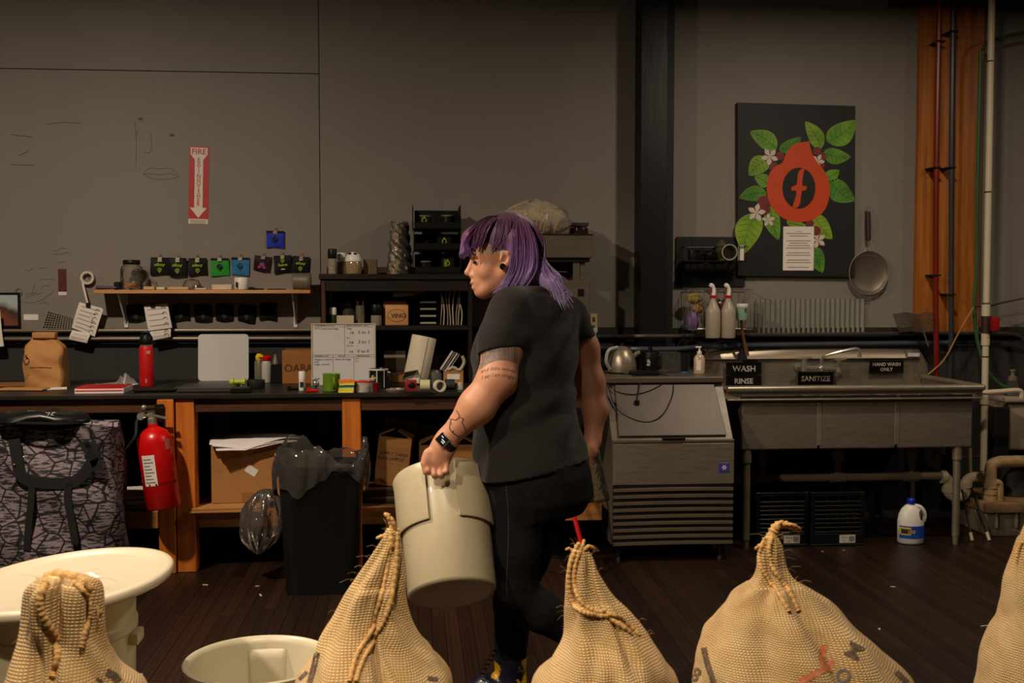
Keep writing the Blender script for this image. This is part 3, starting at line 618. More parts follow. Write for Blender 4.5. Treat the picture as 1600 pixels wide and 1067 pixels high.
sack('burlap sack with hooked top and red lettering below the milk crates', [(838, 1196, 1214), (850, 1189, 1221), (870, 1185, 1224), (890, 1184, 1229), (908, 1176, 1243), (925, 1156, 1270), (945, 1134, 1297), (965, 1118, 1322), (990, 1106, 1350), (1020, 1097, 1379), (1067, 1082, 1420)], 2.2,
     folds=((-8, 6, -.16, .80, .95, 0), (-30, 12, -.12, .66, .86, 20), (20, 8, -.16, .66, .86, -30), (8, 9, .07, .55, .72, 60), (40, 12, .06, .5, .8, 0), (12, 5, -.10, .6, .74, 70)),
     seams=[([(1196, 842), (1189, 865), (1190, 885), (1200, 905), (1216, 925), (1232, 955)], .006), ([(1206, 836), (1202, 860), (1206, 880), (1218, 905), (1234, 925), (1248, 955)], .0065)],
     tips=[([(1204, 846), (1208, 832), (1214, 822), (1225, 819), (1238, 823), (1250, 829)], .012), ([(1198, 848), (1188, 852), (1180, 858)], .006), ([(1210, 838), (1213, 824), (1222, 815)], .006), ([(1225, 820), (1240, 820), (1252, 827)], .004)],
     prints=[('line', ([(1100, 1012), (1106, 1038), (1116, 1067)], 9), SKI), ('txt', ('8', 1087, 1054, 22, .5), SKI), ('line', ([(1288, 1008), (1284, 1026), (1288, 1044)], 11), SKR), ('line', ([(1292, 1042), (1272, 1054), (1248, 1066)], 11), SKR), ('line', ([(1300, 1030), (1296, 1050)], 8), SKR), ('txt', ('M', 1334, 1018, 24, -1.1), SKI), ('line', ([(1400, 1050), (1410, 1060), (1418, 1067)], 9), SKI), ('txt', ('O', 1318, 1056, 22, -.7), INKG)], seed=5, rm=.208)
sack('pale speckled burlap sack at the right edge of the view', [(770, 1634, 1650), (800, 1616, 1660), (840, 1597, 1672), (880, 1588, 1690), (920, 1577, 1720), (960, 1566, 1760), (1000, 1550, 1790), (1030, 1540, 1810), (1067, 1532, 1830), (1110, 1520, 1850)], 2.2,
     folds=((-40, 12, .06, .5, .9, 0),), seams=[([(1596, 848), (1592, 862), (1590, 880)], .006)], tips=[([(1592, 850), (1588, 868), (1592, 888)], .004)], seed=6)
# ================================================================ white cans and buckets
CREAM = M('cream_polyethylene', (214, 203, 168), rough=.38, var=.05, vs=4, coat=.15)
CREAM2 = M('cream_lid', (196, 184, 158), rough=.34, var=.04, vs=4, coat=.2)
c = PD(86, 905, 2.72); c.z = 0
can = thing('storage_can', 'large cream lidded ingredient can at the left edge', 'container', (c.x, c.y, 0))
mb = MB(); mb.lathe([(0, 0), (.165, 0), (.175, .012), (.183, .25), (.187, .255), (.187, .27), (.184, .275), (.19, .56), (.195, .565), (.195, .585), (.19, .59), (.192, .672), (0, .672)], (c.x, c.y, 0), 48); mb.build('body', CREAM, can)
lr = Tr(c.x+.02, c.y, .682) @ Ry(radians(-5)) @ Rx(radians(2))
mb = MB(); mb.T = lr; mb.lathe([(0, -.004), (.245, -.004), (.248, -.008), (.262, -.008), (.267, -.002), (.267, .010), (.262, .016), (.25, .018), (.24, .015), (.232, .009), (.22, .006), (0, .006)], (0, 0, 0), 64); mb.build('lid', CREAM2, can, smooth=50)
mb = MB(); mb.T = lr @ Tr(.03, .0, .0065) @ Rz(radians(35)); mb.box(-.05, .05, -.035, .035, 0, .0008); mb.build('label', PAPER, can)
for a, z in ((0, .545), (-.1, .43), (-.25, .30)):
    mb = MB(); mb.T = Tr(c.x, c.y, z) @ Rz(a); mb.box(.183, .208, -.035, .035, -.016, .016); mb.build('lug', CREAM, can, bevel=.008, seg=2)
c = PD(404, 1030, 2.95); rz_ = c.z
bk = thing('open_bucket', 'open cream bucket on the floor beside the tall peaked sack', 'bucket', (c.x, c.y, 0))
mb = MB(); mb.lathe([(0, 0), (.15, 0), (.16, .01), (.187, rz_-.02), (.197, rz_-.016), (.200, rz_), (.196, rz_+.004), (.186, rz_), (.180, rz_-.015), (.152, .02), (0, .016)], (c.x, c.y, 0), 64); mb.build('body', M('grey_cream_polyethylene', (196, 186, 158), rough=.36, var=.04), bk, smooth=50)
mb = MB()
def rec(u, v):
    a = radians(72+36*u); z = rz_-.03-.20*v; e = sin(pi*min(1, max(0, u)))**.25 * sin(pi*v)**.25; r = .179-(rz_-z-.02)*.072-.016*e; return Vector((c.x+r*cos(a), c.y+r*sin(a), z))
mb.grid(rec, 20, 16); mb.build('handle_pocket', M('grey_cream_polyethylene', 0), bk, smooth=60)
CREAM3 = M('worn_cream_polyethylene', (184, 171, 140), rough=.36, var=.05, vs=4, coat=.15)
# bucket carried in her hand
B1 = PD(690, 750, 3.69); B0 = PD(707, 929, 3.48)
bax = (B1-B0); BL = bax.length; bax.normalize()
bxv = (RGT-bax*RGT.dot(bax)).normalized(); byv = bax.cross(bxv)
BM = Matrix(((bxv.x, byv.x, bax.x, B0.x), (bxv.y, byv.y, bax.y, B0.y), (bxv.z, byv.z, bax.z, B0.z), (0, 0, 0, 1)))
cb = thing('carried_bucket', 'cream bucket with wide collar carried by the purple haired person', 'bucket', B0)
mb = MB(); mb.T = BM; mb.lathe([(0, .012), (.10, .012), (.112, 0), (.134, 0), (.143, .010), (.150, BL), (.146, BL+.003), (.140, BL-.004), (.134, .03), (0, .025)], (0, 0, 0), 56); mb.build('body', CREAM3, cb, smooth=50)
for a0, a1 in ((-72, 72), (108, 252)):
    mb = MB(); mb.T = BM; a0 -= 0; a1 -= 0
    def col(u, v, a0=a0, a1=a1):
        # outer collar wall with rolled top and free lower edge
        prof = ((.150, BL+.002), (.162, BL+.004), (.166, BL-.004), (.163, BL-.03), (.161, BL-.19), (.157, BL-.196), (.152, BL-.19), (.152, BL-.03))
        r, z = prof[int(round(v*7))]; a = radians(a0+(a1-a0)*u); return Vector((r*cos(a), r*sin(a), z))
    mb.grid(col, 32, 7)
    for aa in (a0, a1):
        a = radians(aa); mb.add([(r*cos(a), r*sin(a), z) for r, z in ((.150, BL+.002), (.162, BL+.004), (.166, BL-.004), (.163, BL-.03), (.161, BL-.19), (.157, BL-.196), (.149, BL-.19))], [tuple(range(7))])
    mb.build('collar', CREAM3, cb, smooth=50)
# ================================================================ floor level things along the bench
# wheeled bag
x0, x1, z0, z1 = XZ(-40, 668, 178, 905, 5.14)
wbag = thing('wheeled_bag', 'black and lilac patterned wheeled travel bag under the bench', 'bag', ((x0+x1)/2, 5.3, 0))
def bagmat():
    m, nt, b = base('bag_fabric'); L = nt.links.new; tc = nd(nt, 'ShaderNodeTexCoord')
    vo = nd(nt, 'ShaderNodeTexVoronoi', feature='DISTANCE_TO_EDGE'); vo.inputs['Scale'].default_value = 11; L(tc.outputs['Object'], vo.inputs['Vector'])
    n = nd(nt, 'ShaderNodeTexNoise'); n.inputs['Scale'].default_value = 20; mp = nd(nt, 'ShaderNodeMapping'); mp.inputs['Rotation'].default_value = (0, .7, 0); mp.inputs['Scale'].default_value = (1.2, 2, 6); L(tc.outputs['Object'], mp.inputs[0]); L(mp.outputs[0], n.inputs['Vector']); n.inputs['Detail'].default_value = 3
    r1 = nd(nt, 'ShaderNodeValToRGB'); r1.color_ramp.elements[0].position = .44; r1.color_ramp.elements[1].position = .52; r1.color_ramp.elements[0].color = (*lin((40, 34, 38)), 1); r1.color_ramp.elements[1].color = (*lin((138, 122, 128)), 1); L(n.outputs[0], r1.inputs[0])
    r2 = nd(nt, 'ShaderNodeValToRGB'); r2.color_ramp.elements[0].position = .02; r2.color_ramp.elements[1].position = .06; r2.color_ramp.elements[0].color = (.01, .009, .01, 1); r2.color_ramp.elements[1].color = (1, 1, 1, 1); L(vo.outputs[0], r2.inputs[0])
    mx = nd(nt, 'ShaderNodeMix', data_type='RGBA', blend_type='MULTIPLY'); mx.inputs[0].default_value = 1; L(r1.outputs[0], mx.inputs[6]); L(r2.outputs[0], mx.inputs[7]); L(mx.outputs[2], b.inputs['Base Color']); b.inputs['Roughness'].default_value = .8
    return m
BAGM = bagmat(); STRAP = M('black_webbing', (26, 24, 26), rough=.7, var=.2)
mb = MB()
def bagf(u, v):
    cx = (x0+x1)/2; hx = (x1-x0)/2; a = 2*pi*u; c_, s_ = cos(a), sin(a); p = 4.5; r = 1/((abs(c_)**p+abs(s_)**p)**(1/p))
    j = v; k = 1-.10*smoothstep(.55, 1, j)-(.10 if j > .97 else 0)-(.6 if j >= 1 else 0)
    if j <= 0: k = .9
    zz = .03+(z1-.03)*min(1, j*1.03)+.012*sin(u*31)*(j > .5)
    return Vector((cx+hx*k*r*c_+.012*sin(j*9+u*12), 5.31+.17*k*r*s_+.012*sin(j*13+u*20), zz))
mb.grid(bagf, 48, 26, cu=True); V_ = mb.v; mb.f.append(list(range(26*48, 27*48))); mb.m.append(0); mb.f.append(list(range(47, -1, -1))); mb.m.append(0); mb.build('body', BAGM, wbag, smooth=60)
YB = 5.128
def strapz(pts, wpx, name='strap', Y=YB):
    P = spline([PY(a, b, Y) for a, b in pts], 6); mb = MB()
    def f(u, v):
        i = int(round(v*(len(P)-1))); t = (P[min(i+1, len(P)-1)]-P[max(i-1, 0)]).normalized(); n_ = Vector((t.z, 0, -t.x)); return P[i]+n_*(u-.5)*wpx/330+Vector((0, -.004, 0))
    mb.grid(f, 1, len(P)-1); mb.build(name, STRAP, wbag, solid=.006)
strapz([(22, 686), (26, 710), (32, 740), (45, 750), (80, 755), (115, 752), (135, 735), (146, 712), (140, 690)], 17, 'handle_strap')
strapz([(108, 755), (106, 780), (112, 815), (118, 850)], 11); strapz([(50, 755), (48, 790), (44, 830), (42, 860)], 10)
strapz([(130, 690), (148, 720), (152, 735)], 14)
for q in ((22, 726), (37, 714)):
    mb = MB(); mb.ball(PY(q[0], q[1], YB-.008), .005); mb.build('buckle', CHROME, wbag)
# black cap / pouch lying on the bag
c = PY(66, 668, 5.2); c.z = z1+.018
cap_ = thing('black_pouch', 'black pouch with white lettering lying on the travel bag', 'pouch', c)
mb = MB(); mb.T = Tr(c) @ Ry(radians(2)); mb.lathe([(0, .0), (.19, .0), (.21, .012), (.20, .032), (.15, .05), (.06, .058), (0, .058)], n=32, sy=.55); mb.v = [v+Vector((1, .6, .5))*.045*mnoise.noise(v*7)+Vector((0, 0, .012))*mnoise.noise(v*19) for v in mb.v]; mb.build('body', M('black_vinyl', (16, 16, 17), rough=.35, var=.3), cap_, smooth=60)
mb = MB(); mb.T = Tr(c) @ Ry(radians(2)) @ Tr(0, 0, .008); mb.lathe([(.205, -.005), (.214, -.004), (.214, .006), (.205, .007)], n=32, sy=.55); mb.build('zip', BLACKR, cap_)
text('Trent', (0, 0, 0), .040, M('grey_print', (150, 148, 148), rough=.6), cap_, T=Tr(c.x+.02, c.y-.075, c.z+.0505) @ Rx(radians(-62)), shear=.2)
# papers on the low shelf
zb = SZ
st = thing('paper_stack', 'untidy stack of magazines on the low shelf', 'magazines', PY(212, 780, 5.72))
for k in range(6):
    p = PY(210+k*.6, 780, 5.72); mb = MB(); mb.T = Tr(p.x, p.y, zb+.002+k*.010) @ Rz(radians(-6+k*3.1)); mb.box(-.13, .13, -.10, .10, 0, .008); mb.build('magazine', M('magazine_%d' % (k % 3), ((190, 180, 172), (120, 112, 108), (206, 196, 186))[k % 3], rough=.6), st)
p = PY(208, 755, 5.72); mb = MB(); mb.T = Tr(p.x, p.y, zb+.066) @ Rz(.2) @ Rx(.06); mb.box(-.16, .13, -.11, .11, 0, .006); mb.build('top_sheet', M('printed_sheet', (206, 196, 192), rough=.7, var=.18, vs=40), st)
# fire extinguisher on the post
e0 = PY(256, 792, 5.40); e1 = PY(239, 668, 5.40); ext = thing('fire_extinguisher', 'red fire extinguisher hung on the bench post', 'fire extinguisher', e0)
ea = (e1-e0); eL = ea.length; EM = Tr(e0) @ rot_to(ea)
mb = MB(); mb.T = EM; mb.lathe([(0, 0), (.078, 0), (.084, .006), (.084, eL-.075), (.08, eL-.05), (.066, eL-.022), (.04, eL-.004), (.026, eL+.004), (.024, eL+.02), (0, eL+.02)], n=36); mb.build('cylinder', RED, ext, smooth=50)
mb = MB(); mb.T = EM; mb.lathe([(.022, eL+.018), (.022, eL+.045), (.018, eL+.05), (.018, eL+.075), (0, eL+.075)], n=16); mb.build('valve_body', CHROME, ext)
v0 = EM @ Vector((0, 0, eL+.07))
def vv(a, b, c): return v0+RGT*a+Vector((0, b, c))
vb_ = ext
mb = MB(); mb.hexa([vv(-.01, -.012, -.01), vv(.075, -.012, -.03), vv(.075, .012, -.03), vv(-.01, .012, -.01)], [vv(-.01, -.012, .0), vv(.075, -.012, -.018), vv(.075, .012, -.018), vv(-.01, .012, .0)]); mb.build('carry_handle', CHROME, ext, bevel=.002)
mb = MB(); mb.hexa([vv(-.04, -.011, .012), vv(.07, -.011, .022), vv(.07, .011, .022), vv(-.04, .011, .012)], [vv(-.04, -.011, .024), vv(.07, -.011, .03), vv(.07, .011, .03), vv(-.04, .011, .024)]); mb.build('lever', BLACKP, ext, bevel=.002)
mb = MB(); g = v0+Vector((-.035, -.02, -.01)); mb.cyl(g, g+Vector((-.006, -.022, 0)), .018); mb.cyl(g+Vector((.03, .015, 0)), g, .008); mb.build('gauge', CHROME, ext)
mb = MB(); g = v0+Vector((-.03, -.015, .03)); mb.ball(g, .014); mb.build('pressure_cap', CHROME, ext)
hs = spline([v0+Vector((-.02, 0, -.01)), v0+Vector((-.06, -.02, -.03)), PY(212, 680, 5.33), PY(203, 694, 5.33), PY(197, 702, 5.33)], 6)
mb = MB(); mb.tube(hs, [.008]*(len(hs)-6)+[.007]*3+[.005]*3, 8); mb.build('hose', BLACKR, ext)
def wrap(a0, a1, z0_, z1_, r, mat_, name):
    mb = MB(); mb.T = EM; mb.grid(lambda u, v: Vector((r*cos(a0+(a1-a0)*u), r*sin(a0+(a1-a0)*u), z0_+(z1_-z0_)*v)), 16, 1); return mb.build(name, mat_, ext, smooth=80)
# find the local angle that looks at the camera
q = EM.inverted() @ CAM; A0 = math.atan2(q.y, q.x)
lab = wrap(A0-.95, A0-.15, .12, .27, .0848, PAPER, 'label')
sgn = 1 if (EM @ Vector((cos(A0-.5), sin(A0-.5), 0))).dot(RGT) < (EM @ Vector((cos(A0+.5), sin(A0+.5), 0))).dot(RGT) else -1
if sgn < 0:
    bpy.data.objects.remove(lab); lab = wrap(A0+.15, A0+.95, .12, .27, .0848, PAPER, 'label')
s1 = -.95 if sgn > 0 else .15
for k in range(8):
    o = wrap(A0+s1+.1, A0+s1+.7-.1*(k % 3), .135+k*.016, .140+k*.016, .0852, INKG, 'text_line'); o.parent = lab
lab2 = wrap(A0+(.55 if sgn > 0 else -.95), A0+(.95 if sgn > 0 else -.55), .285, .335, .0848, M('red_label', (190, 90, 80), rough=.5), 'tag')
wrap(0, 2*pi, .118, .130, .0856, M('band', (120, 14, 12), rough=.35), 'strap')
box('bracket', BLACKP, PY(250, 650, BF-.03).x-.02, PY(250, 650, BF-.03).x+.02, BF-.05, BF-.031, PY(250, 690, BF).z, PY(250, 630, BF).z, parent=ext)
# ------------------------------------------------ cardboard and trash
def carton(name, label, x0, x1, y0, y1, z0, z1, mat=CARD, rz=0., tilt=0., open_=False, flaps=True, tape=True):
    c = Vector(((x0+x1)/2, (y0+y1)/2, z0)); t = thing(name, label, 'box', c); T = Tr(c) @ Rz(rz) @ Ry(tilt); hx = (x1-x0)/2; hy = (y1-y0)/2; h = z1-z0
    mb = MB(); mb.T = T; w_ = .005
    for a in ((-hx, hx, -hy, -hy+w_), (-hx, hx, hy-w_, hy), (-hx, -hx+w_, -hy+w_, hy-w_), (hx-w_, hx, -hy+w_, hy-w_)): mb.box(a[0], a[1], a[2], a[3], 0, h)
    mb.box(-hx+w_, hx-w_, -hy+w_, hy-w_, 0, w_); mb.build('carton_walls', mat, t, fix=False)
    for s_ in (-1, 1):
        mb = MB(); mb.T = T @ Tr(0, s_*hy, h) @ Rx(s_*(-radians(100) if open_ else radians(1.5)))
        mb.box(-hx, hx, 0 if s_ < 0 else -hy*.98, hy*.98 if s_ < 0 else 0, 0, w_)
        if not open_: mb.build('flap', mat, t)
    if open_:
        for s_ in (-1, 1):
            mb = MB(); mb.T = T @ Tr(s_*hx, 0, h) @ Ry(s_*radians(-62)); mb.box(-.004, .0, -hy, hy, 0, min(hx, .09)); mb.build('flap', mat, t)
        mb = MB(); mb.T = T @ Tr(0, hy, h) @ Rx(radians(-14)); mb.box(-hx, hx, 0, .004, 0, .07); mb.build('flap', mat, t)
    if tape and not open_:
        mb = MB(); mb.T = T; mb.box(-.03, .03, -hy-.0012, hy, h+.0045, h+.006); mb.box(-.03, .03, -hy-.0012, -hy-.0002, h-.06, h+.005); mb.box(-.03, .03, -hy-.0012, -hy-.0002, .0, .05); mb.build('tape', TAPE, t)
    return t, T, hx, hy, h
xa, xb, za, zb_ = XZ(328, 706, 440, 796, 5.62)
t, T, hx, hy, h = carton('cardboard_box', 'cardboard box with white papers on top on low shelf', xa, xb, 5.62, 5.92, SZ+.024, SZ+.024+(zb_-za), CARD, rz=.06)
mb = MB(); mb.T = T @ Tr(.02, -hy-.001, h*.55) @ Ry(.6); mb.box(-.03, .03, -.0006, 0, -.02, .02); mb.build('label', PAPER, t)
pc = thing('paper_sheets', 'large white paper sheets drooping over the cardboard box', 'paper', T @ Vector((0, 0, h+.014)))
for k in range(3):
    mb = MB(); mb.T = T @ Tr(.02, -.03, h+.012+.004*k) @ Rz(.25-.1*k)
    mb.grid(lambda u, v: Vector(((u-.5)*.42, (v-.5)*.34, .02*sin(u*3+k)+.03*(u-.5)-.25*max(0, .18-v)*max(0, 1-abs(u-.35)*2.2))), 12, 10); mb.build('sheet', M('blueprint_paper', (222, 212, 210), rough=.8, var=.04), pc, solid=.002, smooth=60)
fc = thing('flattened_carton', 'flattened cardboard sheets lying under the cardboard box', 'cardboard', PY(350, 800, 5.66))
for k in range(2):
    p = PY(352, 800, 5.66); mb = MB(); mb.T = Tr(p.x+.025, p.y-.03+.02*k, SZ+.002+.011*k) @ Rz(.03+.04*k); mb.box(-.185+.01*k, .185-.02*k, -.15, .17, 0, .008); mb.build('sheet', CARD, fc)
# trash can with clear liner
tc_ = PZ(500, 932); tcx, tcy = tc_.x, tc_.y+.15
trash = thing('trash_can', 'black rectangular trash can with clear liner in front of the bench', 'trash can', (tcx, tcy, 0))
def sq(u, hx, hy, p=8):
    a = 2*pi*u; c_, s_ = cos(a), sin(a); r = 1/((abs(c_)**p+abs(s_)**p)**(1/p)); return hx*r*c_, hy*r*s_
TH = .60
mb = MB()
def tf(u, v):
    j = int(round(v*5)); k = (.83, .85, 1, 1.03, 1.03, .98)[j]; z = (0, .01, TH-.04, TH-.035, TH, TH)[j]; a, b = sq(u, .19, .15); return Vector((tcx+a*k, tcy+b*k, z))
mb.grid(tf, 48, 5, cu=True); mb.f.append(list(range(47, -1, -1))); mb.m.append(0)
def ti(u, v):
    a, b = sq(u, .19, .15); k = (.98, .84)[int(round(v))]; return Vector((tcx+a*k, tcy+b*k, (TH, .02)[int(round(v))]))
mb.grid(ti, 48, 1, cu=True); mb.build('bin', M('black_bin', (10, 8, 7), rough=.5, var=.15), trash, smooth=40)
rn = random.Random(5); ph = [rn.uniform(0, 6) for _ in range(8)]
def lf(u, v):
    a, b = sq(u, .19, .15, 6); th = 2*pi*u
    lo = .09+.05*sin(2*th+.6)+.03*sin(5*th+ph[1])+.015*sin(11*th+ph[2]); lo = max(.02, lo)
    hi = .06+.035*sin(3*th+1.0)+.02*sin(7*th+ph[3])
    if v < .35: t = v/.35; z = TH-.10+t*(.10+hi); k = .95+.05*t+.012*sin(17*th+9*t)
    elif v < .5: t = (v-.35)/.15; z = TH+hi; k = 1.0+.10*t+.01*sin(13*th)
    else: t = (v-.5)/.5; z = TH+hi-t*(hi+lo); k = 1.10+.05*sin(pi*t)+.03*sin(15*th+ph[4]+3*t)+.015*sin(29*th+ph[5])
    return Vector((tcx+a*k, tcy+b*k, z+.006*sin(21*th+v*9)))
mb = MB(); mb.grid(lf, 120, 22, cu=True); mb.build('liner', film('liner_film', (226, 220, 212), .40, .12, .05), trash, smooth=70)
lc = PY(402, 815, 5.3)
def blob(u, v):
    th = 2*pi*u; f = pi*v; w_ = 1+.10*sin(5*th+7*v)+.07*sin(9*th-11*v)+.05*sin(17*th+5*v); r = sin(f)*w_*(1-.35*smoothstep(.4, 0, 1-v))
    return Vector((lc.x+.10*r*cos(th)+.05*(1-v), lc.y+.09*r*sin(th), lc.z+.16*cos(f)))
mb = MB(); mb.grid(blob, 60, 30, cu=True); tag(mb.build('plastic_bag', film('crinkled_film', (222, 214, 204), .4, .14, .07), None, lc, smooth=70), 'crumpled clear plastic bag hanging left of trash can', 'plastic bag')
# other boxes under the bench
xa, xb, za, zb_ = XZ(586, 692, 638, 768, 5.66)
t, T, hx, hy, h = carton('cardboard_box', 'small tilted cardboard box with handwriting on low shelf', xa, xb, 5.66, 5.86, SZ+.09, SZ+.09+(zb_-za), CARDD, rz=-.10, tilt=.12, open_=True)
text('SUPPLY CHAIN', (0, 0, 0), .018, INK, t, T=T @ Tr(0, -hy-.001, h*.66), width=.15, shear=.2); text('BEAN SAMPLES', (0, 0, 0), .018, INK, t, T=T @ Tr(-.01, -hy-.001, h*.56), width=.14, shear=.2)
mb = MB(); mb.T = T @ Tr(.0, -hy-.0012, h*.84); mb.box(-hx, hx, 0, .001, -.012, .03); mb.build('tape', TAPE, t)
o = thing('book_pile', 'dark books and folders under the tilted cardboard box', 'books', PY(590, 790, 5.75))
for k in range(5):
    p = PY(600, 790, 5.75); mb = MB(); mb.T = Tr(p.x, p.y, SZ+.002+.0165*k) @ Rz(-.15+.07*k); mb.box(-.13, .10, -.09, .09, 0, .015); mb.build('book', M('dark_cover_%d' % (k % 3), ((36, 30, 28), (90, 66, 40), (24, 22, 24))[k % 3], rough=.5), o, bevel=.002)
xa, xb, za, zb_ = XZ(655, 695, 746, 790, 5.72)
carton('cardboard_box', 'wide open cardboard box behind the carried bucket', xa, xb, 5.72, 6.02, SZ, zb_, M('cardboard_warm', (158, 108, 56), rough=.85, var=.08), open_=True)
xa, xb, za, zb_ = XZ(20, 735, 100, 798, 5.9)
tag(box('storage_crate', M('dim_crate', (40, 30, 24), rough=.8), PY(470, 700, 5.95).x, PY(535, 700, 5.95).x, 5.9, 6.15, SZ, PY(500, 712, 5.95).z), 'dim dark box at the back of the low shelf', 'box')
# milk crates under the sink
CRB = M('crate_plastic', (17, 16, 16), rough=.4, var=.2)
def crate(label, x0, w_, y0, d_, h_, sticker=True):
    t = thing('milk_crate', label, 'crate', (x0+w_/2, y0+d_/2, 0), 'milk crates under the sink'); x1 = x0+w_; y1 = y0+d_; e = .008
    box('base', CRB, x0, x1, y0, y1, .002, .012, parent=t)
    for a, b in ((x0, y0), (x1-.02, y0), (x0, y1-.02), (x1-.02, y1-.02)): box('corner', CRB, a, a+.02, b, b+.02, .012, h_, parent=t)
    zs_ = [.07+.024*k for k in range(int((h_-.09)/.024))]
    for side in range(4):
        for k, z in enumerate(zs_):
            if side == 0: a = (x0+.02, x1-.02, y0+.002, y0+e)
            elif side == 1: a = (x0+.02, x1-.02, y1-e, y1-.002)
            elif side == 2: a = (x0+.002, x0+e, y0+.02, y1-.02)
            else: a = (x1-e, x1-.002, y0+.02, y1-.02)
            if side in (1,) and k % 2: continue
            box('slat', CRB, *a, z, z+.013, parent=t, bevel=.002)
    for a in ((x0+.02, x1-.02, y0+.001, y0+.007), (x0+.02, x1-.02, y1-.007, y1-.001), (x0+.001, x0+.007, y0+.02, y1-.02), (x1-.007, x1-.001, y0+.02, y1-.02)):
        box('skirt', CRB, *a, .012, .068, parent=t, bevel=.001); box('top_rail', CRB, *a, h_-.022, h_, parent=t, bevel=.001)
    for k in (.3, .5, .7): box('rib', CRB, x0+w_*k-.004, x0+w_*k+.004, y0+.003, y0+.012, .06, h_-.02, parent=t)
    if sticker:
        sx = x0+w_*.55; s_ = box('sticker', PAPER, sx-.005, sx+.085, y0-.0008, y0+.001, .018, .062, parent=t, bevel=0)
        for k in range(8): box('bar', INK, sx+.05+k*.004, sx+.05+k*.004+.002, y0-.0014, y0-.0009, .025, .055, parent=s_, bevel=0)
        text('422-0', (0, 0, 0), .011, INK, s_, T=Tr(sx+.022, y0-.0012, .048)); text('-21-', (0, 0, 0), .010, INK, s_, T=Tr(sx+.022, y0-.0012, .031))
    return t
cx0 = PY(1182, 800, 5.775).x; cw = PY(1263, 800, 5.775).x-cx0
crate('left black milk crate under the sink behind the hooked sack', cx0, cw, 5.775, .33, .30); crate('right black milk crate under the sink beside the bleach', cx0+cw+.012, cw+.01, 5.76, .33, .30)
# bleach jug
b_ = PZ(1430, 852); jx, jy = b_.x, b_.y+.06
jug = thing('bleach_jug', 'white bleach jug with blue label and cap on floor', 'jug', (jx, jy, 0))
mb = MB(); pr = [(0, .002), (.066, .002), (.073, .010), (.074, .10), (.073, .13), (.066, .165), (.05, .195), (.032, .212), (.020, .218), (.018, .23), (0, .23)]
mb.lathe(pr, (jx, jy, 0), 40, sy=.78); mb.build('body', WHITEP, jug, smooth=60)
mb = MB(); mb.lathe([(.0225, .222), (.0235, .224), (.0235, .246), (.02, .25), (0, .25)], (jx, jy, 0), 20); mb.build('cap', M('blue_cap', (20, 50, 170), rough=.35), jug)
mb = MB(); P = spline([(jx+.016, jy-.012, .213), (jx+.045, jy-.02, .205), (jx+.066, jy-.02, .18), (jx+.072, jy-.018, .15), (jx+.068, jy-.014, .125)], 6); mb.tube(P, .011, 10); mb.build('handle', WHITEP, jug, smooth=70)
mb = MB(); mb.ball((jx+.038, jy-.044, .165), .02, 14, 10, (.55, .45, 1.5)); mb.build('handle_gap_shade', M('jug_shadow_gap', (60, 54, 50), rough=.7), jug)  # dark solid painted as the shade inside the handle opening
def jl(a0, a1, z0_, z1_, mat_, name, par, r=1.012):
    mb = MB(); mb.grid(lambda u, v: Vector((jx+.074*r*cos(a0+(a1-a0)*u), jy+.074*.78*r*sin(a0+(a1-a0)*u), z0_+(z1_-z0_)*v)), 20, 1); return mb.build(name, mat_, par, smooth=80)
lb = jl(radians(195), radians(345), .035, .105, M('blue_label', (28, 74, 168), rough=.4), 'label', jug)
jl(radians(195), radians(252), .055, .098, M('yellow_print', (214, 178, 40), rough=.5), 'emblem', lb, 1.016); jl(radians(207), radians(250), .062, .088, M('dark_print', (40, 40, 50), rough=.5), 'print', lb, 1.02)
text('300', (0, 0, 0), .02, M('yellow_print', 0), lb, T=Tr(jx-.022, jy-.0595, .075) @ Rz(radians(-22)))
# ================================================================ wall: sign, shelf, hanging samples
x0, x1, z0, z1 = XZ(294, 229, 327, 350, WY-.001)
sg = thing('fire_sign', 'red and white vertical fire extinguisher arrow sign', 'sign', ((x0+x1)/2, WY-.002, z0))
cz = (z0+z1)/2; cxm = (x0+x1)/2; hw = (x1-x0)/2*.93; hh = (z1-z0)/2
SR = M('sign_red', (176, 20, 24), rough=.5, var=.06); SW = M('sign_white', (214, 204, 192), rough=.5, var=.04)
ST = Tr(cxm, WY-.0015, cz) @ Ry(radians(1.6))
mb = MB(); mb.T = ST; mb.box(-hw, hw, -.0012, .0012, -hh, hh); mb.build('plate', SR, sg)
mb = MB(); mb.T = ST @ Tr(0, -.0016, 0); mb.prism([(-hw*.86, hh*.97), (hw*.86, hh*.97), (hw*.86, hh*.80), (hw*.42, hh*.66), (hw*.42, -hh*.58), (hw*.86, -hh*.58), (0, -hh*.84), (-hw*.86, -hh*.58), (-hw*.42, -hh*.58), (-hw*.42, hh*.66), (-hw*.86, hh*.80)], -.0003, .0003); mb.build('arrow', SW, sg)
mb = MB(); mb.T = ST @ Tr(0, -.0016, 0); mb.box(-hw, hw, -.0003, .0003, -hh, -hh*.87); mb.build('footer', SW, sg)
text('FIRE', (0, 0, 0), .030, SR, sg, T=ST @ Tr(0, -.0024, hh*.87), width=hw*1.45, bold=.02)
for i, ch in enumerate('EXTINGUISHER'):
    text(ch, (0, 0, 0), .021, SR, sg, T=ST @ Tr(0, -.0024, hh*.66-i*hh*.104), bold=.02)
for k in range(3): 
    mb = MB(); mb.T = ST @ Tr(0, -.0022, -hh*.905-.008*k); mb.box(-hw*.8, hw*.8, -.0002, .0002, -.0015, .0015); mb.build('small_print', INKG, sg)
SHY0 = 6.245
sx0_, sx1_, _, shz = XZ(146, 455, 485, 459, SHY0); shb = PY(320, 460, SHY0).z; sht = PY(320, 453, SHY0).z
sh = thing('wall_shelf', 'pale wooden wall shelf on white brackets', 'shelf', ((sx0_+sx1_)/2, WY-.1, shb))
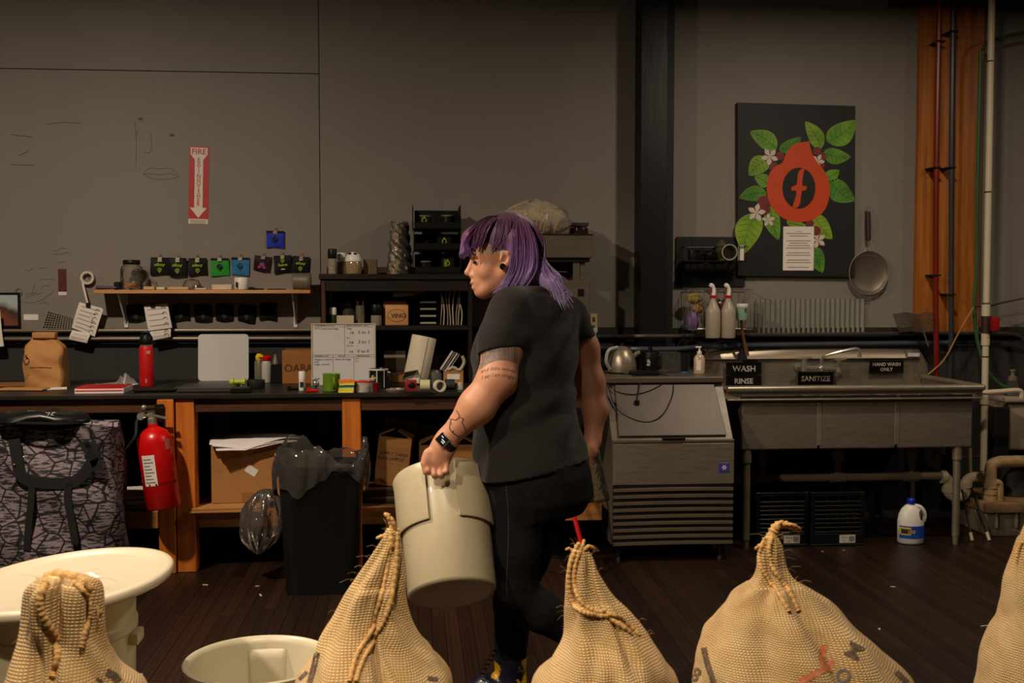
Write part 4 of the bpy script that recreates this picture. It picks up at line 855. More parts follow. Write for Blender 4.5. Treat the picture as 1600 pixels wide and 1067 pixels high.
box('board', LIGHTW, sx0_, sx1_, SHY0, WY-.001, sht-.02, sht, parent=sh, bevel=.002)
for px in (195, 461):
    x = PY(px, 480, 6.42).x; zb = PY(px, 512, 6.44).z
    br = box('bracket', WHITEP, x-.011, x+.011, WY-.008, WY-.001, zb, sht-.021, parent=sh)
    mb = MB(); mb.hexa([(x-.004, WY-.009, zb+.02), (x+.004, WY-.009, zb+.02), (x+.004, WY-.003, zb+.02), (x-.004, WY-.003, zb+.02)], [(x-.004, SHY0+.03, sht-.022), (x+.004, SHY0+.03, sht-.022), (x+.004, WY-.003, sht-.022), (x-.004, WY-.003, sht-.022)]); mb.build('web', WHITEP, br)
STORE = 'coffee pouches clipped to the wall'
def pouch(label, px, py, w, h, colr, tone, kind, rot=0., top=None, seed=0, Y=WY-.012, dark=False):
    p = PY(px, py, Y); s_ = PY(px+1, py, Y).x-p.x; hw = w*s_/2; hh = h*s_/2; rn = random.Random(seed)
    t = thing('coffee_pouch', label, 'pouch', p, STORE); T = Tr(p) @ Ry(rot)
    mat = M('pouch_'+tone, colr, rough=.55, var=.10, vs=14, spec=.2); a1, a2 = rn.uniform(0, 6), rn.uniform(1.5, 3)
    mb = MB(); mb.T = T
    def f(u, v, s=1):
        x = (u-.5)*2*hw*(1+.02*sin(v*5+a1)); z = (v-.5)*2*hh-(.05*hh*sin(u*a2*2+a1) if v < .01 else 0); b = .004*s*(sin(pi*u)*sin(pi*min(1, v*1.1)))**.5 if 0 < u < 1 and 0 < v < .9 else 0
        return Vector((x, -b-.003*sin(u*4+v*3+a1), z))
    mb.grid(f, 10, 10); mb.grid(lambda u, v: f(u, v, -.6)+Vector((0, .0008, 0)), 10, 10); mb.build('pouch_body', mat, t, smooth=60)
    if top:
        mb = MB(); mb.T = T; mb.grid(lambda u, v: f(u, .86+.14*v)+Vector((0, -.0008, 0)), 8, 2); mb.build('top_band', M('pouch_black', (13, 11, 11), rough=.5), t)
    mb = MB(); mb.T = T @ Tr(0, 0, hh); mb.hexa([(-.011, -.012, -.018), (.011, -.012, -.018), (.011, .006, -.018), (-.011, .006, -.018)], [(-.011, -.003, .002), (.011, -.003, .002), (.011, .003, .002), (-.011, .003, .002)])
    mb.build('clip', STEELD if not dark else BLACKP, t)
    mb = MB(); mb.T = T @ Tr(0, -.002, hh+.012); mb.tube([(.007*cos(a), 0, .011*sin(a)) for a in [2*pi*k/10 for k in range(10)]], .0016, 6, closed=True); mb.build('clip_loop', STEELD, t)
    g = GREENL if not dark else M('shade_dimmed_print', (70, 66, 56), rough=.6)  # row under the shelf: print colour dulled to paint in the shelf's shade
    E = T @ Tr(0, -.0085, 0)
    def pin(cz, r, mt):
        mb = MB(); mb.T = E @ Tr(0, 0, cz); mb.tube([(r*cos(a), 0, r*sin(a)) for a in [2*pi*k/18 for k in range(18)]], r*.26, 4, closed=True)
        mb.prism([(-r*.8, -r*.75), (0, -r*1.9), (r*.8, -r*.75), (0, -r*1.1)], -.0004, .0004); mb.ball((0, 0, 0), r*.42, 8, 6, (1, .1, 1)); mb.build('emblem', mt, t)
    if kind == 'alloy':
        text('alloy', (0, 0, 0), hh*.30, g, t, T=E @ Tr(0, 0, hh*.20), width=hw*1.15, bold=.03); pin(-hh*.40, hh*.19, g)
        mb = MB(); mb.T = E @ Tr(0, 0, hh*.60); mb.box(-hw*.22, hw*.22, -.0004, .0004, -.003, .003); mb.build('strip', SW if not dark else g, t)
    elif kind == 'fuego':
        text('fuego', (0, 0, 0), hh*.30, g, t, T=E @ Tr(0, 0, -hh*.05), width=hw*1.05, bold=.03); pin(hh*.42, hh*.17, g)
        mb = MB(); mb.T = E @ Tr(0, 0, -hh*.55); mb.box(-hw*.2, hw*.2, -.0004, .0004, -.003, .003); mb.build('strip', SW, t)
    elif kind == 'pin': pin(hh*.05, hh*.27, M('ink_blue_black', (18, 22, 52), rough=.6))
    elif kind == 'mush':
        mb = MB(); mb.T = E @ Tr(0, 0, -hh*.4); mb.ball((0, 0, hh*.25), hw*.32, 12, 8, (1, .06, .8)); mb.ball((-hw*.3, 0, -hh*.1), hw*.2, 10, 6, (1, .06, .8)); mb.ball((hw*.3, 0, -hh*.1), hw*.2, 10, 6, (1, .06, .8)); mb.build('emblem', M('plum_print', (120, 48, 104), rough=.6), t)
    return t
BLK_ = (9, 8, 8)
pouch('leftmost black pouch with lime print above the wall shelf', 250, 416, 30, 28, BLK_, 'black', 'alloy', .02, seed=1)
pouch('second black pouch with lime print overlapping the leftmost one', 277.5, 417, 28, 29, BLK_, 'black', 'alloy', .03, seed=2, Y=WY-.024)
pouch('third black pouch with lime print beside the green pouch', 309, 417, 29, 28, BLK_, 'black', 'alloy', -.03, seed=3)
pouch('green pouch with black pin emblem above the wall shelf', 343.5, 417, 29, 28, (40, 140, 44), 'green', 'pin', .0, True, 4)
pouch('teal blue pouch with dark pin emblem above shelf', 375.5, 416, 28, 28, (46, 112, 158), 'teal', 'pin', .02, True, 5)
pouch('plum and black pouch with mushroom emblem', 410, 412, 26.5, 24, (38, 14, 24), 'plum', 'mush', .14, seed=6)
pouch('black pouch with lime word and emblem on top', 442, 413, 28, 28, BLK_, 'black', 'fuego', -.05, seed=7)
pouch('rightmost black pouch with lime print above the shelf', 470, 414, 27, 27, BLK_, 'black', 'alloy', .08, seed=8)
pouch('royal blue pouch hung above all the others', 430, 374, 28, 27, (38, 52, 168), 'blue', 'pin', .02, True, 9)
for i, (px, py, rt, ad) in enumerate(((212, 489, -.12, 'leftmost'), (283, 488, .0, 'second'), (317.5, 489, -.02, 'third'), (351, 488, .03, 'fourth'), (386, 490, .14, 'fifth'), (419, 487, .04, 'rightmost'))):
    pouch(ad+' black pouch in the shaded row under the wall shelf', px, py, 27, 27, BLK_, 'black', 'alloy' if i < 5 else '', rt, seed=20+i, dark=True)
# hanging price sheets
def sheet(name, label, corners, Y, lines=6, mat=PAPER, clip=True, cat='paper', rings=True):
    P = [PY(a, b, Y) for a, b in corners]; c = sum(P, Vector())/4; t = thing(name, label, cat, c)
    mb = MB(); mb.grid(lambda u, v: (P[0]*(1-u)+P[1]*u)*(1-v)+(P[3]*(1-u)+P[2]*u)*v+Vector((0, -.006*sin(pi*v), 0)), 6, 8); mb.build('page', mat, t, solid=.0012, smooth=60)
    for k in range(lines):
        v = (k+.8)/(lines+.6); ln = .78-.2*((k*7) % 3)/2
        mb = MB(); mb.grid(lambda u, w_: (P[0]*(1-(.12+ln*u))+P[1]*(.12+ln*u))*(1-(v+.018*(w_-.5)))+(P[3]*(1-(.12+ln*u))+P[2]*(.12+ln*u))*(v+.018*(w_-.5))+Vector((0, -.006*sin(pi*v)-.0016, 0)), 6, 1); mb.build('text_line', INKG, t, fix=False)
        if rings:
            q = (P[0]*.2+P[1]*.8)*(1-v)+(P[3]*.2+P[2]*.8)*v; mb = MB(); mb.T = Tr(q.x, q.y-.009, q.z); mb.tube([(.011*cos(a), 0, .010*sin(a)) for a in [pi*j/7-.2 for j in range(9)]], .0012, 4); mb.build('sketch', INK, t)
    if clip:
        q = (P[0]*.62+P[1]*.38)+Vector((0, -.008, -.006)); mb = MB(); mb.box(q.x-.012, q.x+.012, q.y-.004, q.y+.006, q.z-.008, q.z+.016); mb.build('clip', BLACKP, t)
    return t
sheet('hanging_notes', 'white notes hanging left of the wall shelf by the tape roll', [(124, 472), (162, 482), (148, 526), (112, 512)], 6.385)
sheet('hanging_notes', 'small lower note sheet hanging left of the shelf', [(113, 516), (142, 521), (136, 536), (107, 530)], 6.375, 2, clip=False, rings=False)
sheet('hanging_notes', 'white notes hanging under the wall shelf', [(225, 478), (262, 474), (269, 512), (232, 517)], 6.36, 4)
sheet('hanging_notes', 'lower note tucked behind the white notes under shelf', [(234, 516), (267, 513), (267, 526), (237, 532)], 6.37, 2, clip=False)
sheet('hanging_notes', 'edge of a hanging white page at the left border', [(-24, 484), (0, 484), (6, 541), (-24, 543)], 6.36, 3, clip=False, rings=False)
# roll of tape on a nail
p = PY(137, 434, WY-.02); tr_ = thing('masking_tape', 'roll of white tape hung on the wall with a loose strip', 'tape', p)
mb = MB(); mb.T = Tr(p) @ Rx(radians(90)); mb.lathe([(.026, -.014), (.038, -.014), (.038, .014), (.026, .014), (.026, -.014)], n=28); mb.build('roll', M('white_tape', (206, 196, 182), rough=.6), tr_)
mb = MB(); P0 = PY(129, 442, WY-.036); P1 = PY(143, 500, 6.372)
mb.grid(lambda u, v: P0+(P1-P0)*v+Vector(((u-.5)*.012, 0, 0)), 1, 8); mb.build('strip', M('white_tape', 0), tr_, solid=.001)
mb = MB(); mb.cyl(p+Vector((0, .019, .02)), p+Vector((0, -.02, .02)), .003); mb.build('nail', STEELD, tr_)
def plate(name, label, x0, y0, x1, y1, mat, cat, Y=WY-.002, th=.002, rot=0.):
    a, b, c, d = XZ(x0, y0, x1, y1, Y); T = Tr((a+b)/2, Y, (c+d)/2) @ Ry(rot); mb = MB(); mb.T = T; mb.box(-(b-a)/2, (b-a)/2, -th/2, th/2, -(d-c)/2, (d-c)/2)
    return tag(mb.build(name, mat, None, ((a+b)/2, Y, (c+d)/2)), label, cat), T
st_, T = plate('wall_sticker', 'narrow dark red patterned sticker on the wall', 91, 420, 104, 461, M('red_pattern', (110, 40, 30), rough=.5, col2=(40, 18, 14), vs=60), 'sticker'); mb = MB(); mb.T = T @ Tr(0, -.0014, -.066); mb.box(-.023, .023, -.0004, .0004, -.010, .010); mb.build('footer', SW, st_)
plate('wall_label', 'small blank white label on the wall by framed picture', 37, 491, 60, 500, PAPER, 'label')
a, b, c, d = XZ(-70, 457, 31, 512, WY-.02); pf = thing('framed_picture', 'framed landscape photograph at the left border', 'picture', ((a+b)/2, WY-.01, c))
def landscape():
    m, nt, bb = base('landscape_print'); L = nt.links.new; tc = nd(nt, 'ShaderNodeTexCoord'); sp = nd(nt, 'ShaderNodeSeparateXYZ'); L(tc.outputs['Object'], sp.inputs[0])
    n = nd(nt, 'ShaderNodeTexNoise'); n.inputs['Scale'].default_value = 16; L(tc.outputs['Object'], n.inputs['Vector'])
    ma = nd(nt, 'ShaderNodeMath', operation='MULTIPLY_ADD'); ma.inputs[1].default_value = .5; L(sp.outputs[0], ma.inputs[0]); L(sp.outputs[2], ma.inputs[2])
    m2 = nd(nt, 'ShaderNodeMath', operation='MULTIPLY_ADD'); m2.inputs[1].default_value = .08; L(n.outputs[0], m2.inputs[0]); L(ma.outputs[0], m2.inputs[2])
    r = nd(nt, 'ShaderNodeValToRGB'); mr = nd(nt, 'ShaderNodeMapRange'); mr.inputs[1].default_value = .05; mr.inputs[2].default_value = .32; L(m2.outputs[0], mr.inputs[0]); L(mr.outputs[0], r.inputs[0])
    e = r.color_ramp.elements; e[0].color = (*lin((120, 70, 50)), 1); e[1].color = (*lin((170, 180, 180)), 1); e[0].position = .35; e[1].position = .7; k = e.new(.5); k.color = (*lin((70, 54, 48)), 1)
    L(r.outputs[0], bb.inputs['Base Color']); bb.inputs['Roughness'].default_value = .3; return m
box('print', landscape(), a, b-.012, WY-.016, WY-.012, c+.012, d-.012, parent=pf, bevel=0)
for q in ((a, b, c, c+.012), (a, b, d-.012, d), (b-.012, b, c+.012, d-.012)): box('frame', BLACKP, q[0], q[1], WY-.022, WY-.004, q[2], q[3], parent=pf)
mb = MB(); p = PY(29, 456, WY-.01); mb.T = Tr(p); mb.tube([(.017*cos(q), 0, .022*sin(q)) for q in [2*pi*k/14 for k in range(14)]], .002, 5, closed=True); mb.build('hanger', STEELD, pf)
# mesh card tucked on the conduit
P = [PY(66+a, b, 6.39) for a, b in ((9, 486), (52, 498), (52, 513), (0, 513))]
mb = MB(); N = 12
mc = thing('mesh_screen', 'square wire mesh screen leaning above the conduit', 'screen', PY(90, 513, 6.39))
for k in range(13):
    mb = MB(); u = k/12; mb.tube([P[0]*(1-u)+P[1]*u, P[3]*(1-u)+P[2]*u], .0014, 4); mb.build('wire', M('pale_wire', (170, 158, 140), rough=.5), mc)
for k in range(8):
    mb = MB(); v = k/7; mb.tube([P[0]*(1-v)+P[3]*v, P[1]*(1-v)+P[2]*v], .0014, 4); mb.build('wire', M('pale_wire', 0), mc)
mb = MB(); mb.add([P[0]+Vector((0, .004, 0)), P[1]+Vector((0, .004, 0)), P[2]+Vector((0, .004, 0)), P[3]+Vector((0, .004, 0))], [(0, 1, 2, 3)]); mb.build('backing', BLACKR, mc, solid=.002)
# ---------------------------------------------------------------- generic small containers
def lathe_thing(name, label, cat, px, base_z, Y, parts, sy=1., n=28, group=None, rz=0):
    p = PY(px, 500, Y); t = thing(name, label, cat, (p.x, Y, base_z), group)
    for nm, prof, mat in parts:
        mb = MB(); mb.lathe(prof, (p.x, Y, base_z), n, sy=sy); mb.build(nm, mat, t, smooth=45)
    return t, p
zsh = sht+.001
t, p = lathe_thing('glass_jar', 'big clear plastic jar with black lid on the wall shelf', 'jar', 207, zsh, 6.33, [('jar', [(0, .002), (.054, .002), (.06, .01), (.062, .10), (.058, .125), (.046, .137), (.044, .142), (.042, .142), (.044, .135), (.056, .122), (.059, .1), (.057, .012), (0, .006)], THIN), ('lid', [(0, .143), (.046, .143), (.047, .145), (.047, .165), (.044, .168), (0, .168)], BLACKP), ('contents', [(0, .008), (.054, .012), (.054, .035), (.03, .042), (0, .034)], M('dried_slices', (176, 120, 54), rough=.7, var=.4, vs=50, bump=.6, bs=60))])
mb = MB(); mb.tube(spline([(p.x+.056, 6.33, zsh+.125), (p.x+.084, 6.33, zsh+.11), (p.x+.088, 6.33, zsh+.06), (p.x+.06, 6.33, zsh+.025)], 6), .008, 8); mb.build('handle', THIN, t)
def small(name, label, cat, px0, px1, h, Y, mat, z=None, d=.06, rz=0., bevel=.003):
    a = PY(px0, 450, Y).x; b = PY(px1, 450, Y).x; z = zsh if z is None else z
    mb = MB(); mb.T = Tr((a+b)/2, Y, z) @ Rz(rz); mb.box(-(b-a)/2, (b-a)/2, -d/2, d/2, 0, h); return tag(mb.build(name, mat, None, ((a+b)/2, Y, z), bevel=bevel), label, cat)
PLY = M('light_ply', (196, 156, 108), rough=.6, var=.1)
mb = MB(); p = PY(165, 450, 6.30); P_ = [PY(150, 450, 6.30), PY(158, 449.5, 6.30), PY(170, 450, 6.30), PY(182, 450, 6.30)]
for q in P_: q.z = zsh+.012
mb.tube(P_, [.010, .011, .009, .006], 8); tag(mb.build('brush_handle', M('dark_handle', (52, 40, 32), rough=.5), None, P_[0]), 'dark brush handle lying at left end of wall shelf', 'brush')
small('small_tin', 'small dark tin leaning beside the big clear jar', 'tin', 179, 189, .045, 6.33, BLACKP, d=.03)
small('wood_block', 'pale wood block right of the clear jar', 'block', 226, 243, .018, 6.31, PLY); small('wood_block', 'small whitish block in the middle left of wall shelf', 'block', 246, 259, .016, 6.31, M('pale_block', (204, 184, 156)))
small('wood_block', 'long low pale block at middle of the wall shelf', 'block', 264, 296, .016, 6.31, PLY); small('wood_block', 'thin white stick stack left of the white mug', 'block', 332, 363, .030, 6.33, M('pale_block', 0), d=.05)
small('wood_block', 'flat pale strip on the shelf before the stick stack', 'block', 305, 323, .010, 6.30, M('pale_block', 0), d=.04); small('card_pad', 'flat dark card lying right of the white mug', 'card', 388, 412, .008, 6.30, BLACKP); small('card_pad', 'second flat dark card near the steel tin', 'card', 418, 446, .006, 6.30, BLACKP)
mb = MB(); c = PY(300, 440, 6.37); c.z = zsh
mb.lathe([(.052, 0), (.05, .03), (.036, .055), (.0, .064), (0, .061), (.034, .052), (.047, .03), (.049, 0)], c, 28); tag(mb.build('glass_dome', THIN, None, c), 'clear plastic dome standing behind the pale blocks', 'dome')
t, p = lathe_thing('white_mug', 'white mug with dark handle on the wall shelf', 'mug', 378, zsh, 6.33, [('cup', [(0, .002), (.036, .002), (.039, .006), (.039, .068), (.037, .07), (.035, .066), (.034, .01), (0, .008)], WHITEP)])
mb = MB(); mb.box(p.x-.025, p.x-.015, 6.28, 6.292, zsh+.012, zsh+.045); mb.build('handle', BLACKP, t, bevel=.003)
c = PY(472, 440, 6.33); c.z = zsh+.048; mb = MB(); mb.T = Tr(c) @ Ry(pi/2); mb.lathe([(0, -.05), (.046, -.05), (.048, -.047), (.046, -.02), (.048, -.018), (.046, .018), (.048, .02), (.048, .047), (.046, .05), (0, .05)], n=32); tag(mb.build('steel_tin', STEELD, None, c-Vector((0, 0, .048))), 'ribbed metal tin lying on its side at shelf end', 'tin')
# ================================================================ on the bench
bz_ = BT+.001
# brown kraft bag
a, b, c, d = XZ(42, 527, 103, 606, 5.98); kb = thing('kraft_bag', 'brown kraft paper coffee bag with rolled top', 'bag', ((a+b)/2, 5.98, bz_)); hx = (b-a)/2; cx = (a+b)/2; H = d-bz_
KR = M('kraft_paper', (172, 122, 70), rough=.8, var=.08, vs=9, bump=.25, bs=24)
mb = MB()
def kf(u, v):
    k = 1+.02*sin(v*9+u*7); hy = .075*(1-.75*smoothstep(.55, 1, v)); wx = hx*(1-.42*smoothstep(.78, 1, v)); aa, bb = sq(u, wx, hy, 7); return Vector((cx+aa*k-.006*v+.004*sin(v*14+u*19), 5.98+bb*k+.004*sin(v*17+u*23), bz_+H*v))
mb.grid(kf, 40, 18, cu=True); mb.f.append(list(range(39, -1, -1))); mb.m.append(0); mb.build('bag_body', KR, kb, smooth=40)
box('rolled_top', KR, cx-.062, cx+.058, 5.945, 6.0, bz_+H-.004, bz_+H+.028, parent=kb, bevel=.008, seg=2)
mb = MB(); mb.T = Tr(cx-.075, 5.895, bz_+H*.56); mb.tube([(.014*cos(q), 0, .018*sin(q)) for q in [2*pi*k/16 for k in range(16)]], .002, 4, closed=True); mb.ball((0, 0, .022), .006, 8, 6, (1, .3, 1.4)); mb.build('emblem', M('brown_print', (96, 64, 36), rough=.8), kb)
for k in range(3): box('print_line', M('brown_print', 0), cx-.09, cx-.06-.006*k, 5.8955, 5.8965, bz_+H*.30-.012*k, bz_+H*.30+.002-.012*k, parent=kb, bevel=0)
mb = MB(); mb.tube([(cx-.06, 5.899, bz_+H*.42), (cx, 5.897, bz_+H*.425), (cx+.05, 5.899, bz_+H*.42)], .002, 5); mb.build('crease', KR, kb)
# red bottle
t, p = lathe_thing('water_bottle', 'tall red steel water bottle with black lid', 'bottle', 228, bz_, 6.0, [('flask', [(0, .0), (.036, .0), (.038, .004), (.038, .200), (.034, .212), (.03, .216), (0, .216)], M('red_powder_coat', (196, 16, 20), rough=.5, var=.06)), ('collar', [(.031, .214), (.032, .216), (.032, .222), (0, .222)], CHROME), ('lid', [(0, .223), (.034, .223), (.035, .226), (.034, .26), (.024, .275), (0, .276)], BLACKP)])
mb = MB(); mb.tube(spline([(p.x-.022, 6.0, bz_+.262), (p.x-.014, 6.0, bz_+.286), (p.x+.01, 6.0, bz_+.288), (p.x+.022, 6.0, bz_+.264)], 5), .007, 8); mb.build('lid_loop', BLACKP, t)
text('XI', (0, 0, 0), .016, WHITEP, t, T=Tr(p.x+.016, 5.9655, bz_+.182) @ Rz(.42)); text('flask', (0, 0, 0), .008, WHITEP, t, T=Tr(p.x+.004, 5.9618, bz_+.03) @ Rz(.1) @ Ry(-pi/2))
# blank board
def panel(name, label, cat, x0, y0, x1, y1, Y, lean, mat, th=.008, r=.02):
    a, b, c, d = XZ(x0, y0, x1, y1, Y); h = d-bz_; hx = (b-a)/2; t = thing(name, label, cat, ((a+b)/2, Y, bz_)); T = Tr((a+b)/2, Y, bz_) @ Rx(-lean)
    pts = []
    for qx, qz, a0 in ((hx-r, r, -pi/2), (hx-r, h-r, 0), (-hx+r, h-r, pi/2), (-hx+r, r, pi)):
        pts += [(qx+r*cos(a0+k*pi/8), qz+r*sin(a0+k*pi/8)) for k in range(5)]
    mb = MB(); mb.T = T; mb.prism(pts, 0, th); mb.build('board', mat, t); return t, T, hx, h
WB = M('whiteboard', (206, 202, 200), rough=.35, var=.03, vs=4, coat=.2)
panel('blank_board', 'blank white rounded board leaning on the dark wall', 'board', 309, 522, 388, 600, 6.28, .08, WB)
# lettered whiteboard
t, T, hx, h = panel('whiteboard', 'white dry erase board with handwritten counts', 'whiteboard', 486, 505, 587, 603, 5.93, .05, WB, r=.002)
AL = M('cream_aluminium', (196, 182, 150), rough=.4, metal=.2)
for q in ((-hx, -hx+.007, 0, h), (hx-.007, hx, 0, h), (-hx+.0071, hx-.0071, 0, .007), (-hx+.0071, hx-.0071, h-.007, h)):
    mb = MB(); mb.T = T; mb.box(q[0], q[1], -.004, .011, q[2], q[3]); mb.build('frame', AL, t)
def ln(x0, z0, x1, z1, w_=.0012, mat=INK):
    mb = MB(); mb.T = T; mb.box(min(x0, x1)-w_/2, max(x0, x1)+w_/2, -.0008, -.0001, min(z0, z1)-w_/2, max(z0, z1)+w_/2); mb.build('rule', mat, t)
ux = lambda v: -hx+2*hx*v
uz = lambda v: h*(1-v)
ln(ux(.03), uz(.06), ux(.97), uz(.06)); ln(ux(.52), uz(.02), ux(.52), uz(.51)); ln(ux(.02), uz(.51), ux(.98), uz(.51)); ln(ux(.02), uz(.545), ux(.98), uz(.545)); ln(ux(.34), uz(.51), ux(.34), uz(.97)); ln(ux(.66), uz(.51), ux(.66), uz(.97))
def wt(s_, u, v, hgt, mat=INK, al='LEFT', wd=None): text(s_, (0, 0, 0), hgt, mat, t, T=T @ Tr(ux(u), -.001, uz(v)), align=al, shear=.12, width=wd, name='writing')
wt('GENERAL NOTES', .06, .035, .009, wd=.105); wt('EGG COUNTS', .55, .035, .009, wd=.085); wt('Blue', .82, .035, .009, M('red_marker', (170, 70, 70), rough=.8)); wt('KTG wants bean bags', .06, .085, .009, wd=.125)
wt('fuego', .56, .085, .008); wt('ca   5 to 3', .60, .145, .016, wd=.105); wt('alloy', .55, .235, .007, INKG); wt('ca   3 to 1', .59, .30, .016, wd=.110); wt('espresso', .55, .36, .007, INKG); wt('ca   0 to 0', .59, .45, .016, wd=.105)
wt('SHOPPING LIST', .05, .528, .007, wd=.075); wt('OUT OF', .42, .528, .007); wt('MAINTENANCE', .70, .528, .007, wd=.07); wt('bergamot extract', .05, .58, .009, wd=.095); wt('sanka', .05, .62, .008); wt('sugar towels', .05, .66, .008, wd=.08); wt('labels for bags', .37, .58, .009, wd=.085); wt('filters', .68, .57, .007, INKG); wt('lids', .68, .61, .007, INKG)
# papers, book, tools along the front of the left bench
def flat(name, label, cat, px, py, wpx, dpt, h, mat, rz=0., bevel=.001, z=None):
    p = PZ(px, py, bz_); s_ = p.y/FPX; mb = MB(); mb.T = Tr(p.x, p.y, bz_ if z is None else z) @ Rz(rz); mb.box(-wpx*s_/2, wpx*s_/2, 0, dpt, 0, h); return tag(mb.build(name, mat, None, (p.x, p.y, bz_ if z is None else z), bevel=bevel), label, cat)
bk_ = flat('red_book', 'flat white and red box lying on the bench edge', 'box', 155, 615, 72, .2, .026, M('white_card', (222, 206, 200), rough=.5), rz=.03)
p = bk_.location; mb = MB(); mb.T = Tr(p) @ Rz(.03); mb.box(-.114, .114, -.0012, .2, .0265, .031); mb.build('red_cover', RED, bk_); mb = MB(); mb.T = Tr(p) @ Rz(.03); mb.box(-.114, .114, -.0014, -.0004, .012, .017); mb.build('red_band', RED, bk_)
flat('envelope', 'flat kraft envelope at the left end of the bench', 'envelope', 10, 604, 90, .22, .006, CARDD, .1); flat('kraft_scrap', 'crumpled tan scrap paper beside the envelope', 'paper', 30, 611, 70, .10, .012, CARD, -.12, .004)
flat('paper_slip', 'torn white slips between kraft bag and red box', 'paper', 88, 609, 30, .12, .004, PAPER, .3); flat('paper_slip', 'curled white paper strip behind the red box', 'paper', 172, 603, 66, .10, .003, PAPER, -.1)
flat('black_case', 'flat black case lying on the bench near the post', 'case', 240, 613, 60, .16, .018, BLACKP, .08, .006); lp = flat('laptop', 'closed dark grey laptop lying before the blank board', 'laptop', 320, 613, 84, .24, .026, M('dark_grey_case', (58, 56, 54), rough=.45), 0, .004)
flat('black_pad', 'black cable box right of the laptop', 'box', 375, 614, 30, .10, .024, BLACKP, .05, .004)
mb = MB(); c = PY(196, 597, 6.1); c.z = bz_
mb.grid(lambda u, v: Vector((c.x+.10*(u-.5)*(1.6-v), c.y+.05*(v-.5)+.02*sin(u*9), bz_+.002+.05*sin(pi*u)*sin(pi*v)*(1+.25*sin(u*17+v*9)))), 26, 18); tag(mb.build('plastic_sheet', M('grey_plastic_sheet', (130, 128, 126), rough=.3, var=.1), None, c, smooth=70, solid=.001), 'grey crumpled plastic sheet behind the red bottle', 'plastic')
p = PY(371, 595, 5.75); mb = MB(); mb.T = Tr(p.x, 5.75, bz_+.024+.014) @ Ry(pi/2); mb.lathe([(0, -.04), (.014, -.04), (.018, -.035), (.018, -.02), (.012, -.015), (.012, .02), (.02, .025), (.02, .04), (0, .04)], n=18); tag(mb.build('hand_torch', M('lime_plastic', (170, 186, 50), rough=.4), None, (p.x, 5.75, bz_+.02)), 'lime green torch lying on the black cable box', 'torch')
c = PY(400, 600, 5.80); c.z = bz_; mb = MB(); mb.lathe([(.02, .0), (.045, .0), (.047, .004), (.047, .04), (.045, .044), (.02, .044), (.02, 0)], c, 28); tag(mb.build('black_tape', BLACKR, None, c), 'roll of black tape lying right of the lime torch', 'tape')
# cans and bottles behind
t, p = lathe_thing('spray_can', 'small spray can with yellow cap', 'can', 404.5, bz_, 6.2, [('can', [(0, 0), (.026, 0), (.027, .003), (.027, .11), (.02, .122), (0, .122)], M('olive_can', (110, 104, 84), rough=.4)), ('cap', [(0, .123), (.019, .123), (.021, .128), (.021, .145), (.012, .158), (0, .158)], YEL)])
mb = MB(); mb.box(p.x-.003, p.x+.026, 6.17, 6.185, bz_+.137, bz_+.152); mb.build('nozzle', YEL, t, bevel=.003)
lathe_thing('spice_bottle', 'white bottle with red flip cap on the bench', 'bottle', 416, bz_, 6.15, [('bottle', [(0, 0), (.026, 0), (.028, .004), (.028, .105), (.022, .12), (0, .122)], M('bottle_white', (190, 182, 174), rough=.4)), ('cap', [(0, .123), (.022, .123), (.024, .126), (.026, .142), (.016, .15), (0, .15)], RED)])
bin_ = small('pen_bin', 'black plastic pen bin right of the red capped bottle', 'bin', 423, 446, .10, 6.15, BLACKP, z=bz_, d=.08)
lathe_thing('steel_flask', 'small steel flask head behind black pen bin', 'flask', 430, bz_, 6.28, [('flask', [(0, 0), (.02, 0), (.021, .11), (.012, .13), (.012, .15), (0, .15)], STEELD)])
a, b, c, d = XZ(441, 549, 490, 604, 6.08); t, T, hx, hy, h = carton('cardboard_box', 'cardboard box with dark lettering behind the whiteboard', a, b+.03, 6.08, 6.28, bz_, d, M('cardboard_b', (158, 102, 50), rough=.85, var=.08), tape=False)
text('OABA', (0, 0, 0), .04, M('carton_print', (84, 50, 24), rough=.8), t, T=T @ Tr(-.01, -hy-.001, h*.48), bold=.02)
# small desk objects
def onb(px, py): p = PZ(px, py, bz_); return p
p = onb(472, 610); t = thing('glue_stick', 'white glue stick standing on the bench', 'glue stick', (p.x, p.y, bz_)); mb = MB(); mb.lathe([(0, 0), (.0155, 0), (.016, .002), (.016, .055), (0, .055)], (p.x, p.y, bz_), 20); mb.build('tube', WHITEP, t); mb = MB(); mb.lathe([(0, .056), (.0168, .056), (.0168, .096), (.015, .099), (0, .099)], (p.x, p.y, bz_), 20); mb.build('cap', WHITEP, t); box('label', INK, p.x-.009, p.x+.009, p.y-.0172, p.y-.014, bz_+.018, bz_+.045, parent=t, bevel=0)
for k, (px, cl, lb) in enumerate(((488, RED, 'red plastic clip on the bench left of green mug'), (458, BLACKP, 'dark metal clamp on the bench left of glue stick'))):
    p = onb(px, 612-k*3); mb = MB(); mb.box(p.x-.03, p.x+.03, p.y-.012, p.y+.012, bz_, bz_+.012); mb.cyl((p.x-.02, p.y, bz_+.012), (p.x-.02, p.y, bz_+.02), .01, n=10); tag(mb.build('bench_clip', cl, None, (p.x, p.y, bz_), bevel=.003), lb, 'clip')
p = onb(492, 607); mb = MB(); mb.ball((p.x, p.y+.05, bz_+.022), .02, 12, 8); mb.cyl((p.x, p.y+.05, bz_), (p.x, p.y+.05, bz_+.05), .006, n=8); mb.cyl((p.x-.02, p.y+.05, bz_+.045), (p.x+.02, p.y+.05, bz_+.05), .006, n=8); tag(mb.build('metal_key_fob', CHROME, None, (p.x, p.y+.05, bz_)), 'small shiny metal trinket left of green mug', 'trinket')
